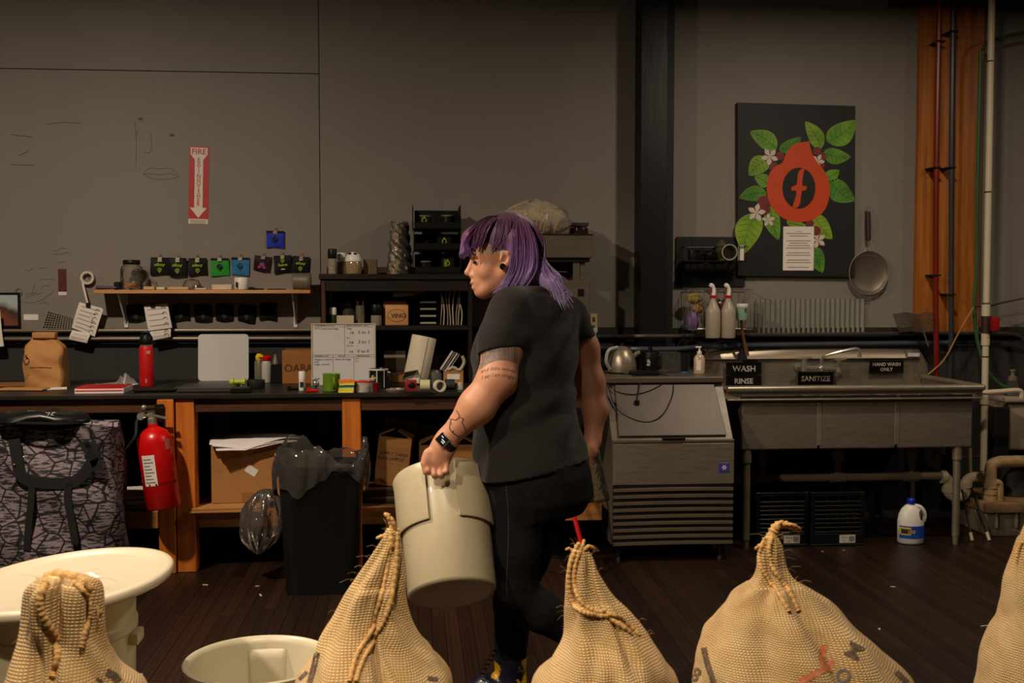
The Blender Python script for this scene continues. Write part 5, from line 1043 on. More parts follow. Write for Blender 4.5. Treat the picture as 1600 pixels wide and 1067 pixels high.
def mug(name, label, px, py, r, h, mat, ha, inner=None, parts=None):
    p = onb(px, py); p.y += r; t = thing(name, label, 'mug', (p.x, p.y, bz_)); mb = MB(); mb.lathe([(0, 0), (r*.92, 0), (r, .006), (r, h-.003), (r*1.03, h), (r*.97, h+.001), (r*.93, h-.004), (r*.9, .01), (0, .008)], (p.x, p.y, bz_), 32); mb.build('cup', mat, t)
    dx, dy = cos(ha), sin(ha); mb = MB(); mb.tube(spline([(p.x+dx*r*.95, p.y+dy*r*.95, bz_+h*.82), (p.x+dx*(r+.022), p.y+dy*(r+.022), bz_+h*.78), (p.x+dx*(r+.026), p.y+dy*(r+.026), bz_+h*.45), (p.x+dx*r*.95, p.y+dy*r*.95, bz_+h*.2)], 5), .0055, 8); mb.build('handle', mat, t); return t, p
t, p = mug('green_mug', 'lime green enamel mug on the bench', 517, 612, .044, .088, M('green_enamel', (104, 142, 34), rough=.25, var=.06, coat=.4), radians(-75))
for k, cl in enumerate(((230, 214, 70), (230, 214, 70), (40, 140, 150), (230, 214, 70), (232, 130, 40))):
    if k == 0: p = onb(541, 614); sn = thing('sticky_notes', 'stack of yellow and orange sticky notes', 'sticky notes', (p.x, p.y+.04, bz_))
    mb = MB(); mb.T = Tr(p.x, p.y+.04, bz_+.0012+k*.0125) @ Rz(.06*k-.08); mb.box(-.037, .037, -.037, .037, 0, .012 if k != 2 else .006); mb.build('pad', M('note_%d' % cl[0]+str(cl[2]), cl, rough=.8, var=.04), sn)
p = onb(567, 613); p.y += .05; mb = MB(); t = thing('tape_tub', 'roll of clear tape with red rim beside sticky notes', 'tape', (p.x, p.y, bz_)); mb.lathe([(.02, 0), (.046, 0), (.046, .048), (.02, .048), (.02, 0)], (p.x, p.y, bz_), 32); mb.build('tape', M('clear_tape', (176, 164, 156), rough=.3), t); mb = MB(); mb.lathe([(.022, .049), (.047, .049), (.047, .055), (.022, .055), (.022, .049)], (p.x, p.y, bz_), 32); mb.build('rim', RED, t)
t, p = mug('black_mug', 'black and white patterned mug behind the tape roll', 591, 607, .05, .10, M('black_glaze', (26, 28, 24), rough=.25, coat=.4), radians(-20))
for a_ in (-1.75, -.95):
    mb = MB(); mb.grid(lambda u, v: Vector((p.x+.0506*cos(a_+.08*u), p.y+.0506*sin(a_+.08*u), bz_+.004+.092*v)), 2, 1); mb.build('white_stripe', WHITEP, t)
mb = MB(); mb.lathe([(.0508, .094), (.052, .1), (.0505, .1015)], (p.x, p.y, bz_), 32); mb.build('white_rim', WHITEP, t)
mb = MB(); q = Vector((p.x-.028, p.y-.045, bz_+.05)); mb.ball(q, .012, 10, 6, (1, .4, 1)); mb.ball(q+Vector((-.014, 0, -.002)), .006, 8, 6); mb.ball(q+Vector((.012, -.002, .004)), .006, 8, 6); mb.ball(q+Vector((0, -.002, .014)), .006, 8, 6); mb.build('flower_motif', M('pale_yellow_motif', (196, 178, 110), rough=.5), t)
p = onb(588, 613); t = thing('red_pot', 'small dark red jar before the patterned mug', 'jar', (p.x-.0, p.y, bz_)); mb = MB(); mb.lathe([(0, 0), (.018, 0), (.02, .05), (0, .05)], (p.x, p.y, bz_), 16); mb.build('jar', M('dark_red_glass', (90, 14, 14), rough=.2), t)
p = onb(618, 612); mb = MB(); mb.T = Tr(p.x, p.y, bz_+.012); mb.lathe([(0, -.012), (.045, -.012), (.05, 0), (.045, .004), (.04, -.004), (0, -.008)], n=24); tag(mb.build('metal_dish', STEELD, None, (p.x, p.y, bz_)), 'shallow metal dish on the bench edge', 'dish')
p = onb(630, 604); mb = MB(); mb.T = Tr(p.x, p.y+.1, bz_+.06) @ Rz(-.3) @ Ry(-.2); mb.box(-.09, .08, -.03, .03, 0, .008); tag(mb.build('leather_strap', M('dark_leather', (58, 30, 22), rough=.5), None, (p.x, p.y+.1, bz_+.05), bevel=.003), 'dark leather strip propped over the red tin', 'strip')
p = onb(642, 611); t = thing('red_tin', 'small red tin on the bench by paper towels', 'tin', (p.x, p.y+.03, bz_)); box('tin', M('red_tin_paint', (150, 26, 24), rough=.35, coat=.3), p.x-.03, p.x+.03, p.y, p.y+.06, bz_, bz_+.055, parent=t, bevel=.006, seg=2); mb = MB(); mb.ball((p.x+.004, p.y-.002, bz_+.03), .017, 12, 8, (1.2, .2, .9)); mb.build('dark_window', BLACKP, t)
def roll(name, label, px, py, r, w_, mat, ax, ri=.62):
    p = onb(px, py); c = Vector((p.x, p.y+r, bz_+(r if ax != 'Z' else w_/2))); R = {'Y': Rx(pi/2), 'X': Ry(pi/2), 'Z': Matrix()}[ax] if isinstance(ax, str) else ax; mb = MB(); mb.T = Tr(c) @ R; mb.lathe([(r*ri, -w_/2), (r, -w_/2), (r, w_/2), (r*ri, w_/2), (r*ri, -w_/2)], n=30); return tag(mb.build(name, mat, None, (c.x, c.y, bz_)), label, 'tape')
roll('tape_roll', 'pale yellow tape roll standing beside the red tin', 664, 611, .028, .05, M('yellowish_tape', (206, 196, 150), rough=.4), 'X'); roll('tape_roll', 'clear tape ring standing on edge facing the room', 687, 613, .030, .03, M('tape_cream', (214, 206, 180), rough=.35), Rz(.35) @ Rx(pi/2), .74); roll('tape_roll', 'dark green tape roll behind the clear tape ring', 703, 610, .028, .05, M('dark_green_tape', (44, 50, 44), rough=.4), 'X'); roll('tape_roll', 'small white tape roll at right end of the desk things', 717, 609, .022, .035, M('tape_cream', 0), 'Z')
mb = MB(); p = onb(655, 614); mb.tube([(p.x-.07, p.y+.01, bz_+.006), (p.x+.06, p.y+.02, bz_+.006)], [.006, .005], 8); tag(mb.build('marker_pen', INK, None, (p.x, p.y, bz_)), 'black marker pen lying before the tape rolls', 'pen')
# paper towel roll and what stands behind
a0 = PY(648, 606, 5.98); a1 = PY(663, 526, 6.0); a0.z = bz_+.006; t = thing('paper_towel', 'white paper towel roll leaning in the hutch', 'paper towel', (a0.x, a0.y, bz_)); ax = a1-a0; TM = Tr(a0) @ rot_to(ax); L_ = ax.length
mb = MB(); mb.T = TM; mb.lathe([(.02, 0), (.066, 0), (.068, .003), (.068, L_-.003), (.066, L_), (.02, L_), (.02, 0)], n=40); mb.build('roll', M('towel_paper', (214, 200, 176), rough=.9, var=.04, bump=.2, bs=120), t)
q = TM.inverted() @ CAM; A_ = math.atan2(q.y, q.x); mb = MB(); mb.T = TM; mb.grid(lambda u, v: Vector(((.0685+.004*u)*cos(A_-.2+.5*u), (.0685+.004*u)*sin(A_-.2+.5*u), .002+(L_-.004)*v)), 6, 1); mb.build('loose_sheet', M('towel_paper', 0), t, solid=.001)
a, b, c, d = XZ(600, 548, 634, 580, 6.2); tag(box('ribbed_card', M('ribbed_card', (150, 136, 116), rough=.8, var=.25, vs=40, stretch=(12, 1, 1)), a, b, 6.2, 6.215, c, d), 'ribbed pale card standing behind paper towels', 'card'); tag(box('kraft_box', CARDD, a-.01, b+.04, 6.1, 6.19, bz_, c-.001), 'low kraft box in the hutch beneath the ribbed card', 'box')
a, b, c, d = XZ(693, 578, 724, 604, 6.0); t = thing('label_box', 'small kraft box with a white shipping label', 'box', ((a+b)/2, 6.05, bz_)); box('carton', CARD, a, b, 6.0, 6.1, bz_, d, parent=t); box('label', PAPER, a+.02, b-.02, 5.9988, 6.0, bz_+.022, d-.022, parent=t, bevel=0)
mb = MB(); p = PY(678, 592, 6.02); p.z = bz_; mb.lathe([(0, 0), (.042, 0), (.045, .05), (.035, .072), (0, .078)], p, 24); tag(mb.build('grey_cup', M('smoke_plastic', (96, 90, 84), rough=.3), None, p), 'smoky grey plastic cup between towels and kraft box', 'cup')
t = thing('envelope_bundle', 'bundle of white envelopes leaning on the small kraft box', 'envelopes', PY(700, 580, 6.05))
for k in range(4):
    p = PY(688+k*1.2, 578, 6.05); mb = MB(); mb.T = Tr(p.x, 6.03+k*.004, d+.003) @ Ry(radians(34)); mb.box(-.004+k*.010, .003+k*.010, -.04, .04, 0, .12); mb.build('envelope', M('env_%d' % (k % 2), ((206, 196, 186), (120, 110, 104))[k % 2], rough=.7), t)
mb = MB(); p = PY(717, 570, 6.02); mb.tube(spline([PY(700, 578, 6.0), PY(708, 574, 6.0), PY(718, 578, 6.0), PY(725, 566, 6.0), PY(722, 556, 6.0)], 5), .009, 8); tag(mb.build('tape_gun', M('beige_plastic', (176, 160, 136), rough=.4), None, p), 'curved beige tape dispenser on the small kraft box', 'dispenser')
# ================================================================ on top of the hutch
hz = htop+.001
def lt(name, label, cat, px, Y, parts, z=hz, n=24, sy=1.):
    return lathe_thing(name, label, cat, px, z, Y, parts, n=n, sy=sy)
lt('pepper_grinder', 'pepper grinder with black cap on the hutch', 'grinder', 520, 6.14, [('jar', [(0, 0), (.022, 0), (.023, .003), (.023, .085), (0, .085)], M('pepper_glass', (150, 140, 124), rough=.15, var=.35, vs=60)), ('cap', [(0, .086), (.024, .086), (.025, .088), (.025, .136), (.022, .14), (0, .14)], BLACKP)])
lt('powder_jar', 'tan spice jar with white lid beside pepper grinder', 'jar', 535, 6.22, [('jar', [(0, 0), (.028, 0), (.029, .07), (0, .075)], M('tan_powder', (138, 118, 92), rough=.3)), ('lid', [(0, .076), (.026, .076), (.026, .12), (0, .122)], WHITEP)])
t, p = lt('shaker_jar', 'rounded jar with perforated white dome lid', 'jar', 553, 6.16, [('jar', [(0, 0), (.042, 0), (.045, .004), (.045, .065), (.042, .07), (0, .07)], M('amber_glass_jar', (150, 126, 92), rough=.12, var=.2, coat=.5)), ('lid', [(.046, .07), (.046, .085), (.034, .11), (.015, .122), (0, .124)], WHITEP)])
for a_ in (-2.2, -1.2):
    mb = MB(); q = Vector((p.x+.03*cos(a_), 6.16+.03*sin(a_), hz+.112)); mb.ball(q, .010, 10, 6, (1, 1, .7)); mb.build('hole', BLACKP, t)
tag(box('kraft_carton', M('dull_kraft', (104, 80, 56), rough=.8), PY(568, 415, 6.2).x, PY(589, 415, 6.2).x, 6.2, 6.27, hz, PY(580, 405, 6.2).z), 'small dull kraft carton on the hutch', 'box')
c = PY(625, 425, 6.2); t = thing('wrapped_cups', 'tall stack of paper cups wrapped in plastic film', 'cups', (c.x, 6.2, hz))
mb = MB(); mb.grid(lambda u, v: Vector((c.x+(.063-.028*v+.004*sin(v*75)+.018*mnoise.noise(Vector((cos(2*pi*u)*2.2, sin(2*pi*u)*2.2, v*7))))*cos(2*pi*u), 6.2+(.058-.026*v+.018*mnoise.noise(Vector((cos(2*pi*u)*2.2, sin(2*pi*u)*2.2, v*7+9))))*sin(2*pi*u), hz+.29*v)), 40, 40, cu=True); mb.f.append(list(range(40*40, 41*40))); mb.m.append(0); mb.build('cup_stack', M('wrapped_paper', (158, 146, 128), rough=.45, var=.18, vs=30, bump=.4, bs=40), t, smooth=70)
mb = MB(); mb.grid(lambda u, v: Vector((c.x+(.071-.028*v+.008*sin(10*pi*u+v*30))*cos(2*pi*u), 6.2+(.066-.026*v+.008*sin(8*pi*u+v*25))*sin(2*pi*u), hz+.003+.295*v)), 40, 30, cu=True); mb.build('film', FILM, t, smooth=70)
# letter trays
a, b, _, _ = XZ(646, 380, 722, 400, 6.06); tt = thing('letter_trays', 'black three tier letter trays filled with coffee tins', 'trays', ((a+b)/2, 6.2, hz)); zz = [PY(684, y, 6.06).z for y in (424, 391, 358)]; ztop = PY(684, 320, 6.06).z
zz[0] = hz
TRB = M('tray_black', (8, 8, 8), rough=.5, var=.15, spec=.3)
for k in range(3):
    z0 = zz[k]; z1 = zz[k+1]-.003 if k < 2 else ztop
    tr = box('tray', TRB, a, b, 6.06, 6.37, z0, z0+.006, parent=tt); box('front_lip', TRB, a+.006, b-.006, 6.06, 6.066, z0+.006, z0+.040, parent=tr)
    for xx in (a, b-.006):
        mb = MB(); mb.add([(xx, 6.06, z0+.006), (xx, 6.37, z0+.006), (xx, 6.37, z1), (xx, 6.12, z1), (xx, 6.075, z1-(.0 if k == 2 else .0)), (xx, 6.055, z0+.05)], [(0, 1, 2, 3, 4, 5)]); mb.build('side', TRB, tr, solid=.006)
    box('back', TRB, a+.006, b-.006, 6.364, 6.37, z0+.006, z1-.01, parent=tr)
def tin(label, px, k, r, h, Y=6.14, square=False, em=True):
    p = PY(px, 400, Y); z0 = zz[k]+.0065; t = thing('coffee_tin', label, 'tin', (p.x, Y, z0), 'coffee tins in the letter trays'); mat = M('tin_black', (22, 21, 20), rough=.3, coat=.3)
    if square: box('box', mat, p.x-r, p.x+r, Y-.05, Y+.05, z0, z0+h, parent=t, T=None); fy = Y-.0506
    else: mb = MB(); mb.lathe([(0, 0), (r, 0), (r, h), (0, h)], (p.x, Y, z0), 28); mb.build('tin', mat, t); mb = MB(); mb.lathe([(r*1.02, h-.006), (r*1.03, h), (r*.9, h+.002), (0, h+.002)], (p.x, Y, z0), 28); mb.build('lid', STEELD, t); fy = Y-r-.001
    if em:
        mb = MB(); mb.T = Tr(p.x, fy-.0005, z0+h*.62); mb.tube([(.011*cos(q), 0, .013*sin(q)) for q in [2*pi*j/14 for j in range(14)]], .0028, 4, closed=True); mb.ball((0, 0, .017), .004, 8, 6, (1, .2, 1.3)); mb.build('emblem', GREENL, t)
tin('round black tin at left in the top tray', 663, 2, .038, .072); tin('round black tin at right in the top tray', 700, 2, .040, .074, em=False); tin('flat black box in the middle tray', 694, 1, .040, .070, square=True); tin('dim round tin at left of the middle tray', 664, 1, .036, .052, 6.2)
tin('small round tin in the bottom tray', 665, 0, .034, .066, 6.14, em=False); tin('black folded pouch standing in the bottom tray', 699, 0, .036, .085, square=True)
p = PY(699, 405, 6.14); text('fuego', (0, 0, 0), .02, GREENL, bpy.data.objects[[o.name for o in bpy.data.objects if o.get('label') == 'black folded pouch standing in the bottom tray'][0]], T=Tr(p.x-.018, 6.088, zz[0]+.05) @ Ry(-pi/2))
# ================================================================ on the hutch shelf
hs_ = hsh+.001
lt('white_bottle', 'small white bottle in a green holder on hutch shelf', 'bottle', 520, 6.10, [('bottle', [(0, .02), (.02, .02), (.021, .022), (.021, .095), (.018, .1), (0, .1)], WHITEP), ('holder', [(0, 0), (.026, 0), (.03, .06), (.027, .06), (.024, .004), (0, .004)], M('dark_green_glass', (50, 66, 44), rough=.2))], hs_)
t = thing('straw_bundle', 'clear bag bundle of wrapped straws on hutch shelf', 'straws', PY(545, 500, 6.2))
for k in range(14):
    rn = random.Random(k); p = PY(546, 500, 6.2); a_ = rn.uniform(-.25, .3); mb = MB(); mb.cyl((p.x+rn.uniform(-.03, .03), 6.2+rn.uniform(-.03, .03), hs_), (p.x+rn.uniform(-.03, .03)+.14*sin(a_)-.02, 6.2+rn.uniform(-.05, .05), hs_+.12+.03*rn.random()), .005, n=6); mb.build('straw', M('straw_%d' % (k % 3), ((120, 84, 62), (96, 88, 80), (70, 40, 44))[k % 3], rough=.3), t)
mb = MB(); p = PY(546, 500, 6.2); mb.lathe([(.045, 0), (.055, .04), (.048, .09), (.05, .12)], (p.x, 6.2, hs_), 24); mb.build('bag', FILM, t)
tag(box('cream_card', M('cream_card', (196, 180, 150), rough=.8), PY(526, 500, 6.05).x, PY(553, 500, 6.05).x, 6.05, 6.055, hs_, PY(540, 493, 6.05).z), 'blank cream card standing behind the whiteboard', 'card')
lt('steel_canister', 'narrow steel canister on the hutch shelf', 'canister', 563, 6.1, [('canister', [(0, 0), (.024, 0), (.025, .11), (.023, .11), (.022, .005), (0, .005)], M('bright_steel', (190, 184, 150), rough=.25, metal=.8))], hs_)
t = thing('craft_tools', 'purple handled scissors standing in the steel canister', 'scissors', PY(563, 470, 6.1))
for k, (dx, hgt) in enumerate(((-.01, .155), (.012, .17))):
    p = PY(563, 480, 6.1); mb = MB(); mb.cyl((p.x+dx*.3, 6.1, hs_+.02), (p.x+dx*1.4, 6.1, hs_+hgt-.03), .004, n=6); mb.T = Tr(p.x+dx*1.6, 6.1, hs_+hgt-.012); mb.tube([(.010*cos(q), 0, .016*sin(q)) for q in [2*pi*j/12 for j in range(12)]], .003, 6, closed=True); mb.build('blade_and_loop', M('plum_handle', (110, 40, 70), rough=.4), t)
lt('spice_tin', 'jar with black lid and pale label on hutch shelf', 'jar', 588, 6.1, [('jar', [(0, 0), (.028, 0), (.03, .004), (.03, .055), (0, .058)], M('pale_jar_label', (150, 134, 116), rough=.5)), ('lid', [(0, .059), (.029, .059), (.031, .062), (.031, .11), (.026, .118), (0, .118)], BLACKP)], hs_)
a, b, c, d = XZ(602, 476, 638, 508, 6.08); t = thing('wooden_sign', 'square light wooden plaque with engraved lettering', 'plaque', ((a+b)/2, 6.08, hs_)); h_ = d-c
mb = MB(); mb.box(a, b, 6.08, 6.094, hs_, hs_+h_); mb.build('plaque', LIGHTW, t, bevel=.006, seg=2)
BRN = M('burnt_engraving', (66, 38, 20), rough=.8)
text('VINO', (0, 0, 0), .023, BRN, t, T=Tr((a+b)/2+.008, 6.0790, hs_+h_*.48), bold=.02)
mb = MB(); mb.tube([((a+b)/2+.052*cos(q), 6.0795, hs_+h_*.48+.034*sin(q)*(1 if abs(cos(q)) < .8 else .8)) for q in [2*pi*k/24 for k in range(24)]], .0012, 4, closed=True); mb.build('border', BRN, t)
box('mount', M('orange_board', (150, 92, 38), rough=.6), a-.012, b-.01, 6.12, 6.13, hs_, hs_+h_+.02, parent=t)
p0 = PY(614, 460, 6.12); p1 = PY(664, 457, 6.16); t = thing('rolled_paper', 'roll of pale paper lying on the file sorter', 'paper', p0); mb = MB(); mb.cyl(p0, p1, .016, n=18); mb.build('roll', M('pale_roll', (150, 140, 124), rough=.6), t)
a, b, c, d = XZ(648, 464, 684, 508, 6.10); t = thing('file_sorter', 'black stacked file sorter with papers on hutch shelf', 'sorter', ((a+b)/2, 6.2, hs_))
for k in range(4):
    z0 = hs_+(d-hs_)*k/4; box('tier', TRB, a, b, 6.10, 6.34, z0, z0+.004, parent=t); box('papers', M('dim_paper', (160, 150, 136), rough=.8), a+.03, b-.008, 6.105, 6.32, z0+.006, z0+.016, parent=t)
box('side', TRB, a-.004, a, 6.1, 6.34, hs_, d, parent=t); box('side', TRB, b, b+.004, 6.1, 6.34, hs_, d, parent=t); box('top', TRB, a-.004, b+.004, 6.1, 6.34, d, d+.004, parent=t)
for k in range(8):
    x = PY(690+k*4.6, 480, 6.12).x; rn = random.Random(k+50); hgt = .165+.03*rn.random()-(.05 if k == 7 else 0); mb = MB()
    mb.grid(lambda u, v: Vector((x+.012*sin(v*3+k)*v+.006*(u-.5), 6.12+.17*u, hs_+hgt*v)), 3, 8); tag(mb.build('paper_folder', M('folder_%d' % (k % 3), ((176, 158, 124), (198, 180, 148), (150, 132, 104))[k % 3], rough=.8), None, (x, 6.2, hs_), solid=.006, smooth=60), ('first', 'second', 'third', 'fourth', 'fifth', 'sixth', 'seventh', 'last')[k]+' tan paper folder from left standing beside file sorter', 'folder', 'tan paper folders on the hutch shelf')
# ================================================================ steel brewer
BRS = M('brewer_steel', (104, 94, 78), rough=.42, metal=.4, var=.1, vs=4, stretch=(1, 1, 6), rvar=.08); BRD = M('brewer_dark_steel', (58, 50, 40), rough=.45, metal=.6, var=.1)
a, b, c, d = XZ(846, 367, 926, 403, 5.98); bw_ = thing('coffee_brewer', 'tall stainless coffee brewer behind the person', 'brewer', ((a+b)/2, 6.15, bz_)); b0 = PY(922, 440, 6.0).x; zc = PY(890, 438, 6.0).z
box('head', BRS, a, b, 5.98, 6.38, c, d, parent=bw_, bevel=.004); box('head_lid', BRD, a-.004, b+.004, 5.976, 6.384, d, d+.006, parent=bw_); box('spray_deck', BRD, a+.01, b-.012, 6.0, 6.36, c-.022, c-.001, parent=bw_)
box('column', BRD, a, b0-.06, 6.25, 6.38, zc+.001, c-.023, parent=bw_); box('support', BRS, b0-.05, b0-.025, 6.02, 6.06, zc+.001, c-.023, parent=bw_)
bd_ = box('body', BRS, a-.02, b0, 6.0, 6.38, bz_, zc, parent=bw_, bevel=.004)
q = PY(908, 457, 6.0); box('badge', BLACKP, q.x-.018, q.x+.016, 5.9975, 5.9995, q.z-.02, q.z+.02, parent=bw_, bevel=0); q = PY(902, 503, 6.0); box('plate', STEELD, q.x-.04, q.x+.03, 5.9975, 5.9995, q.z-.05, q.z+.045, parent=bw_, bevel=0)
mb = MB(); q = PY(841, 384, 5.977)
for sx in (-1, 1):
    mb.T = Tr(q.x, 5.9785, q.z) @ Ry(sx*.1); mb.prism([(0, 0), (sx*.012, .014), (sx*.03, .026), (sx*.036, .018), (sx*.028, .002), (sx*.024, -.010), (sx*.014, -.018), (sx*.004, -.010)], -.0008, .0006)
mb.T = Matrix(); tag(mb.build('butterfly_sticker', M('pale_blue_white', (196, 200, 204), rough=.5), None, (q.x, 5.9785, q.z)), 'white butterfly sticker on the brewer head', 'sticker')
# coffee filters in a bag
c = PY(832, 366, 6.15); c.z = d+.007; t = thing('filter_bag', 'clear bag of fluted coffee filters on the brewer', 'coffee filters', c); FP = M('filter_paper', (196, 176, 140), rough=.8, var=.05)
mb = MB(); mb.grid(lambda u, v: Vector((c.x+(.115+.055*v+.004*sin(2*pi*u*36))*cos(2*pi*u), c.y+(.08+.04*v+.004*sin(2*pi*u*36))*sin(2*pi*u), c.z+.002+.13*v)), 180, 4, cu=True); mb.build('filters', FP, t, smooth=0, solid=.004)
mb = MB(); mb.grid(lambda u, v: Vector((c.x+.02+(.20-.05*abs(v-.5)+.02*sin(2*pi*u*5+v*9))*cos(2*pi*u)*(sin(pi*(.12+.86*v)))**.5, c.y+(.13+.01*sin(u*40+v*7))*sin(2*pi*u)*(sin(pi*(.12+.86*v)))**.5, c.z+.001+.19*v+.012*sin(2*pi*u*3))), 60, 16, cu=True); mb.build('bag', film('bag_film', (250, 244, 232), .14, .15, .16), t, smooth=70)
t = thing('dark_jar', 'dark squat jar with flat lid beside the filter bag', 'jar', PY(903, 366, 6.2)); p = PY(904, 366, 6.2); mb = MB(); mb.lathe([(0, 0), (.055, 0), (.058, .01), (.052, .045), (0, .05)], (p.x, 6.2, d+.007), 24); mb.build('jar', M('dark_brown_glass', (40, 26, 20), rough=.2), t); box('lid', M('dark_brown_lid', (52, 40, 34), rough=.5), p.x-.045, p.x+.05, 6.15, 6.25, d+.058, d+.078, parent=t)
# outlet
a, b, c, d2 = XZ(922, 490, 933, 521, WY-.004); t = thing('wall_outlet', 'cream wall outlet with white cord beside the brewer', 'outlet', ((a+b)/2, WY-.004, c)); box('plate', M('cream_plate', (206, 190, 146), rough=.4), a, b, WY-.008, WY-.001, c, d2, parent=t)
for f in (.3, .7): box('socket', M('socket_brown', (90, 76, 54), rough=.5), (a+b)/2-.008, (a+b)/2+.008, WY-.0095, WY-.0081, c+(d2-c)*f-.014, c+(d2-c)*f+.014, parent=t)
mb = MB(); q = PY(930, 516, WY-.02); mb.tube(spline([q, PY(930, 525, WY-.03), PY(926, 540, WY-.05), PY(922, 560, WY-.05)], 5), .004, 6); mb.box(q.x-.012, q.x+.012, WY-.03, WY-.0096, q.z-.012, q.z+.014); mb.build('cord', WHITEP, t)
# ================================================================ on the ice machine
iz = zt+.035
def im(px, py=590): p = PZ(px, py, iz); return p
p = PY(972, 585, 5.98); t = thing('electric_kettle', 'rounded stainless electric kettle on the ice machine', 'kettle', (p.x, 5.98, iz)); mb = MB(); mb.lathe([(0, .006), (.077, .006), (.08, .012), (.079, .05), (.07, .09), (.052, .125), (.03, .145), (.012, .152), (0, .153)], (p.x, 5.98, iz), 40); mb.build('body', STEEL, t)
mb = MB(); mb.lathe([(0, 0), (.08, 0), (.082, .004), (.078, .010), (0, .010)], (p.x, 5.98, iz), 32); mb.build('base', BLACKP, t); mb = MB(); mb.ball((p.x, 5.98, iz+.158), .012, 10, 8); mb.build('knob', BLACKP, t); mb = MB(); mb.tube(spline([(p.x-.03, 5.96, iz+.145), (p.x-.085, 5.93, iz+.13), (p.x-.1, 5.92, iz+.07), (p.x-.075, 5.94, iz+.025)], 6), .010, 8); mb.build('handle', M('grey_handle', (150, 144, 134), rough=.4), t); mb = MB(); mb.tube(spline([(p.x+.06, 5.98, iz+.09), (p.x+.085, 5.98, iz+.11), (p.x+.10, 5.98, iz+.115)], 4), [.014]*5+[.012]*4, 10); mb.build('spout', STEEL, t)
p = PY(1016, 585, 6.0); t = thing('black_tumbler', 'black mug with white lettering on the ice machine', 'mug', (p.x, 6.0, iz)); mb = MB(); mb.lathe([(0, 0), (.04, 0), (.042, .004), (.042, .11), (.04, .115), (0, .115)], (p.x, 6.0, iz), 28); mb.build('cup', BLACKP, t); mb = MB(); mb.tube(spline([(p.x+.04, 6.0, iz+.095), (p.x+.064, 6.0, iz+.09), (p.x+.066, 6.0, iz+.04), (p.x+.04, 6.0, iz+.022)], 5), .006, 8); mb.build('handle', BLACKP, t); mb = MB(); mb.cyl((p.x, 6.0, iz+.116), (p.x, 6.0, iz+.145), .012, n=10); mb.build('lid_knob', BLACKP, t); text('RIP', (0, 0, 0), .018, WHITEP, t, T=Tr(p.x-.018, 5.9585, iz+.06) @ Rz(-.4) @ Ry(-pi/2+.1))
p = PY(1046, 585, 6.02); mb = MB(); mb.box(p.x-.055, p.x+.055, 5.97, 6.07, iz, iz+.115); tag(mb.build('clear_tub', THIN, None, (p.x, 6.02, iz), bevel=.008, seg=2), 'square clear plastic tub on the ice machine', 'tub')
lathe_thing('mason_jar', 'small clear glass jar right of the plastic tub', 'jar', 1069, iz, 6.08, [('jar', [(0, 0), (.03, 0), (.032, .004), (.032, .08), (.026, .09), (.026, .105), (.024, .105), (.024, .088), (.03, .078), (.029, .008), (0, .006)], GLASS)])
p = PY(1092.5, 586, 5.93); t = thing('soap_pump', 'clear pink soap bottle with white pump', 'soap bottle', (p.x, 5.93, iz)); mb = MB(); mb.lathe([(0, 0), (.03, 0), (.031, .003), (.031, .085), (.022, .1), (.012, .106), (0, .106)], (p.x, 5.93, iz), 24, sy=.7); mb.build('bottle', M('pink_soap', (190, 160, 138), rough=.15, var=.08, coat=.4), t); mb = MB(); mb.lathe([(0, .107), (.013, .107), (.013, .122), (.005, .124), (.005, .142), (0, .142)], (p.x, 5.93, iz), 14); mb.build('collar', WHITEP, t); box('pump_head', WHITEP, p.x-.022, p.x+.010, 5.922, 5.938, iz+.142, iz+.15, parent=t); box('label', PAPER, p.x-.022, p.x+.004, 5.9072, 5.909, iz+.018, iz+.075, parent=t, bevel=0)
p = PY(1012, 590, 5.82); mb = MB(); mb.box(p.x-.085, p.x+.06, 5.79, 5.90, iz, iz+.022); tag(mb.build('kitchen_scale', BLACKP, None, (p.x, 5.84, iz), bevel=.006, seg=2), 'flat black scale lying before the kettle', 'scale')
def cable(label, pts, r=.0035, mat=BLACKR):
    P = spline([PY(x, y, Y) for x, y, Y in pts], 7); mb = MB(); mb.tube(P, r, 6); return tag(mb.build('power_cable', mat, None, P[0]), label, 'cable')
cable('long black cable looping over the ice machine door', [(990, 590, 5.78), (955, 590, 5.74), (952, 610, 5.69), (965, 640, 5.62), (990, 655, 5.58), (1015, 659, 5.57), (1035, 648, 5.59), (1048, 625, 5.65), (1052, 605, 5.70), (1048, 590, 5.76), (1030, 584, 5.86), (1010, 586, 5.9)])
cable('thin cable crossing the top of the ice machine door', [(948, 596, 5.73), (960, 610, 5.69), (985, 616, 5.67), (1010, 612, 5.68), (1035, 600, 5.71), (1045, 592, 5.76)], .0025)
cb_ = cable('short cable with plug hanging on ice machine door', [(998, 584, 5.9), (1000, 596, 5.72), (997, 615, 5.67), (995, 625, 5.645)], .0035); mb = MB(); q = PY(995, 629, 5.64); mb.box(q.x-.012, q.x+.012, q.y-.012, q.y+.006, q.z-.014, q.z+.014); o_ = mb.build('plug', BLACKP, cb_, bevel=.003)
pipe('blue_tube', [(1058, 583, 6.0), (1072, 582, 5.98), (1086, 583, 5.98)], .006, M('blue_tube', (60, 96, 140), rough=.4), 'short blue tube lying near the soap bottle', cat='tube', sp=3)
cable('dark cable arching over the mugs on the wall', [(1052, 580, 6.1), (1054, 555, 6.2), (1062, 535, 6.3), (1075, 526, 6.35), (1090, 535, 6.36), (1100, 545, 6.38)], .003)
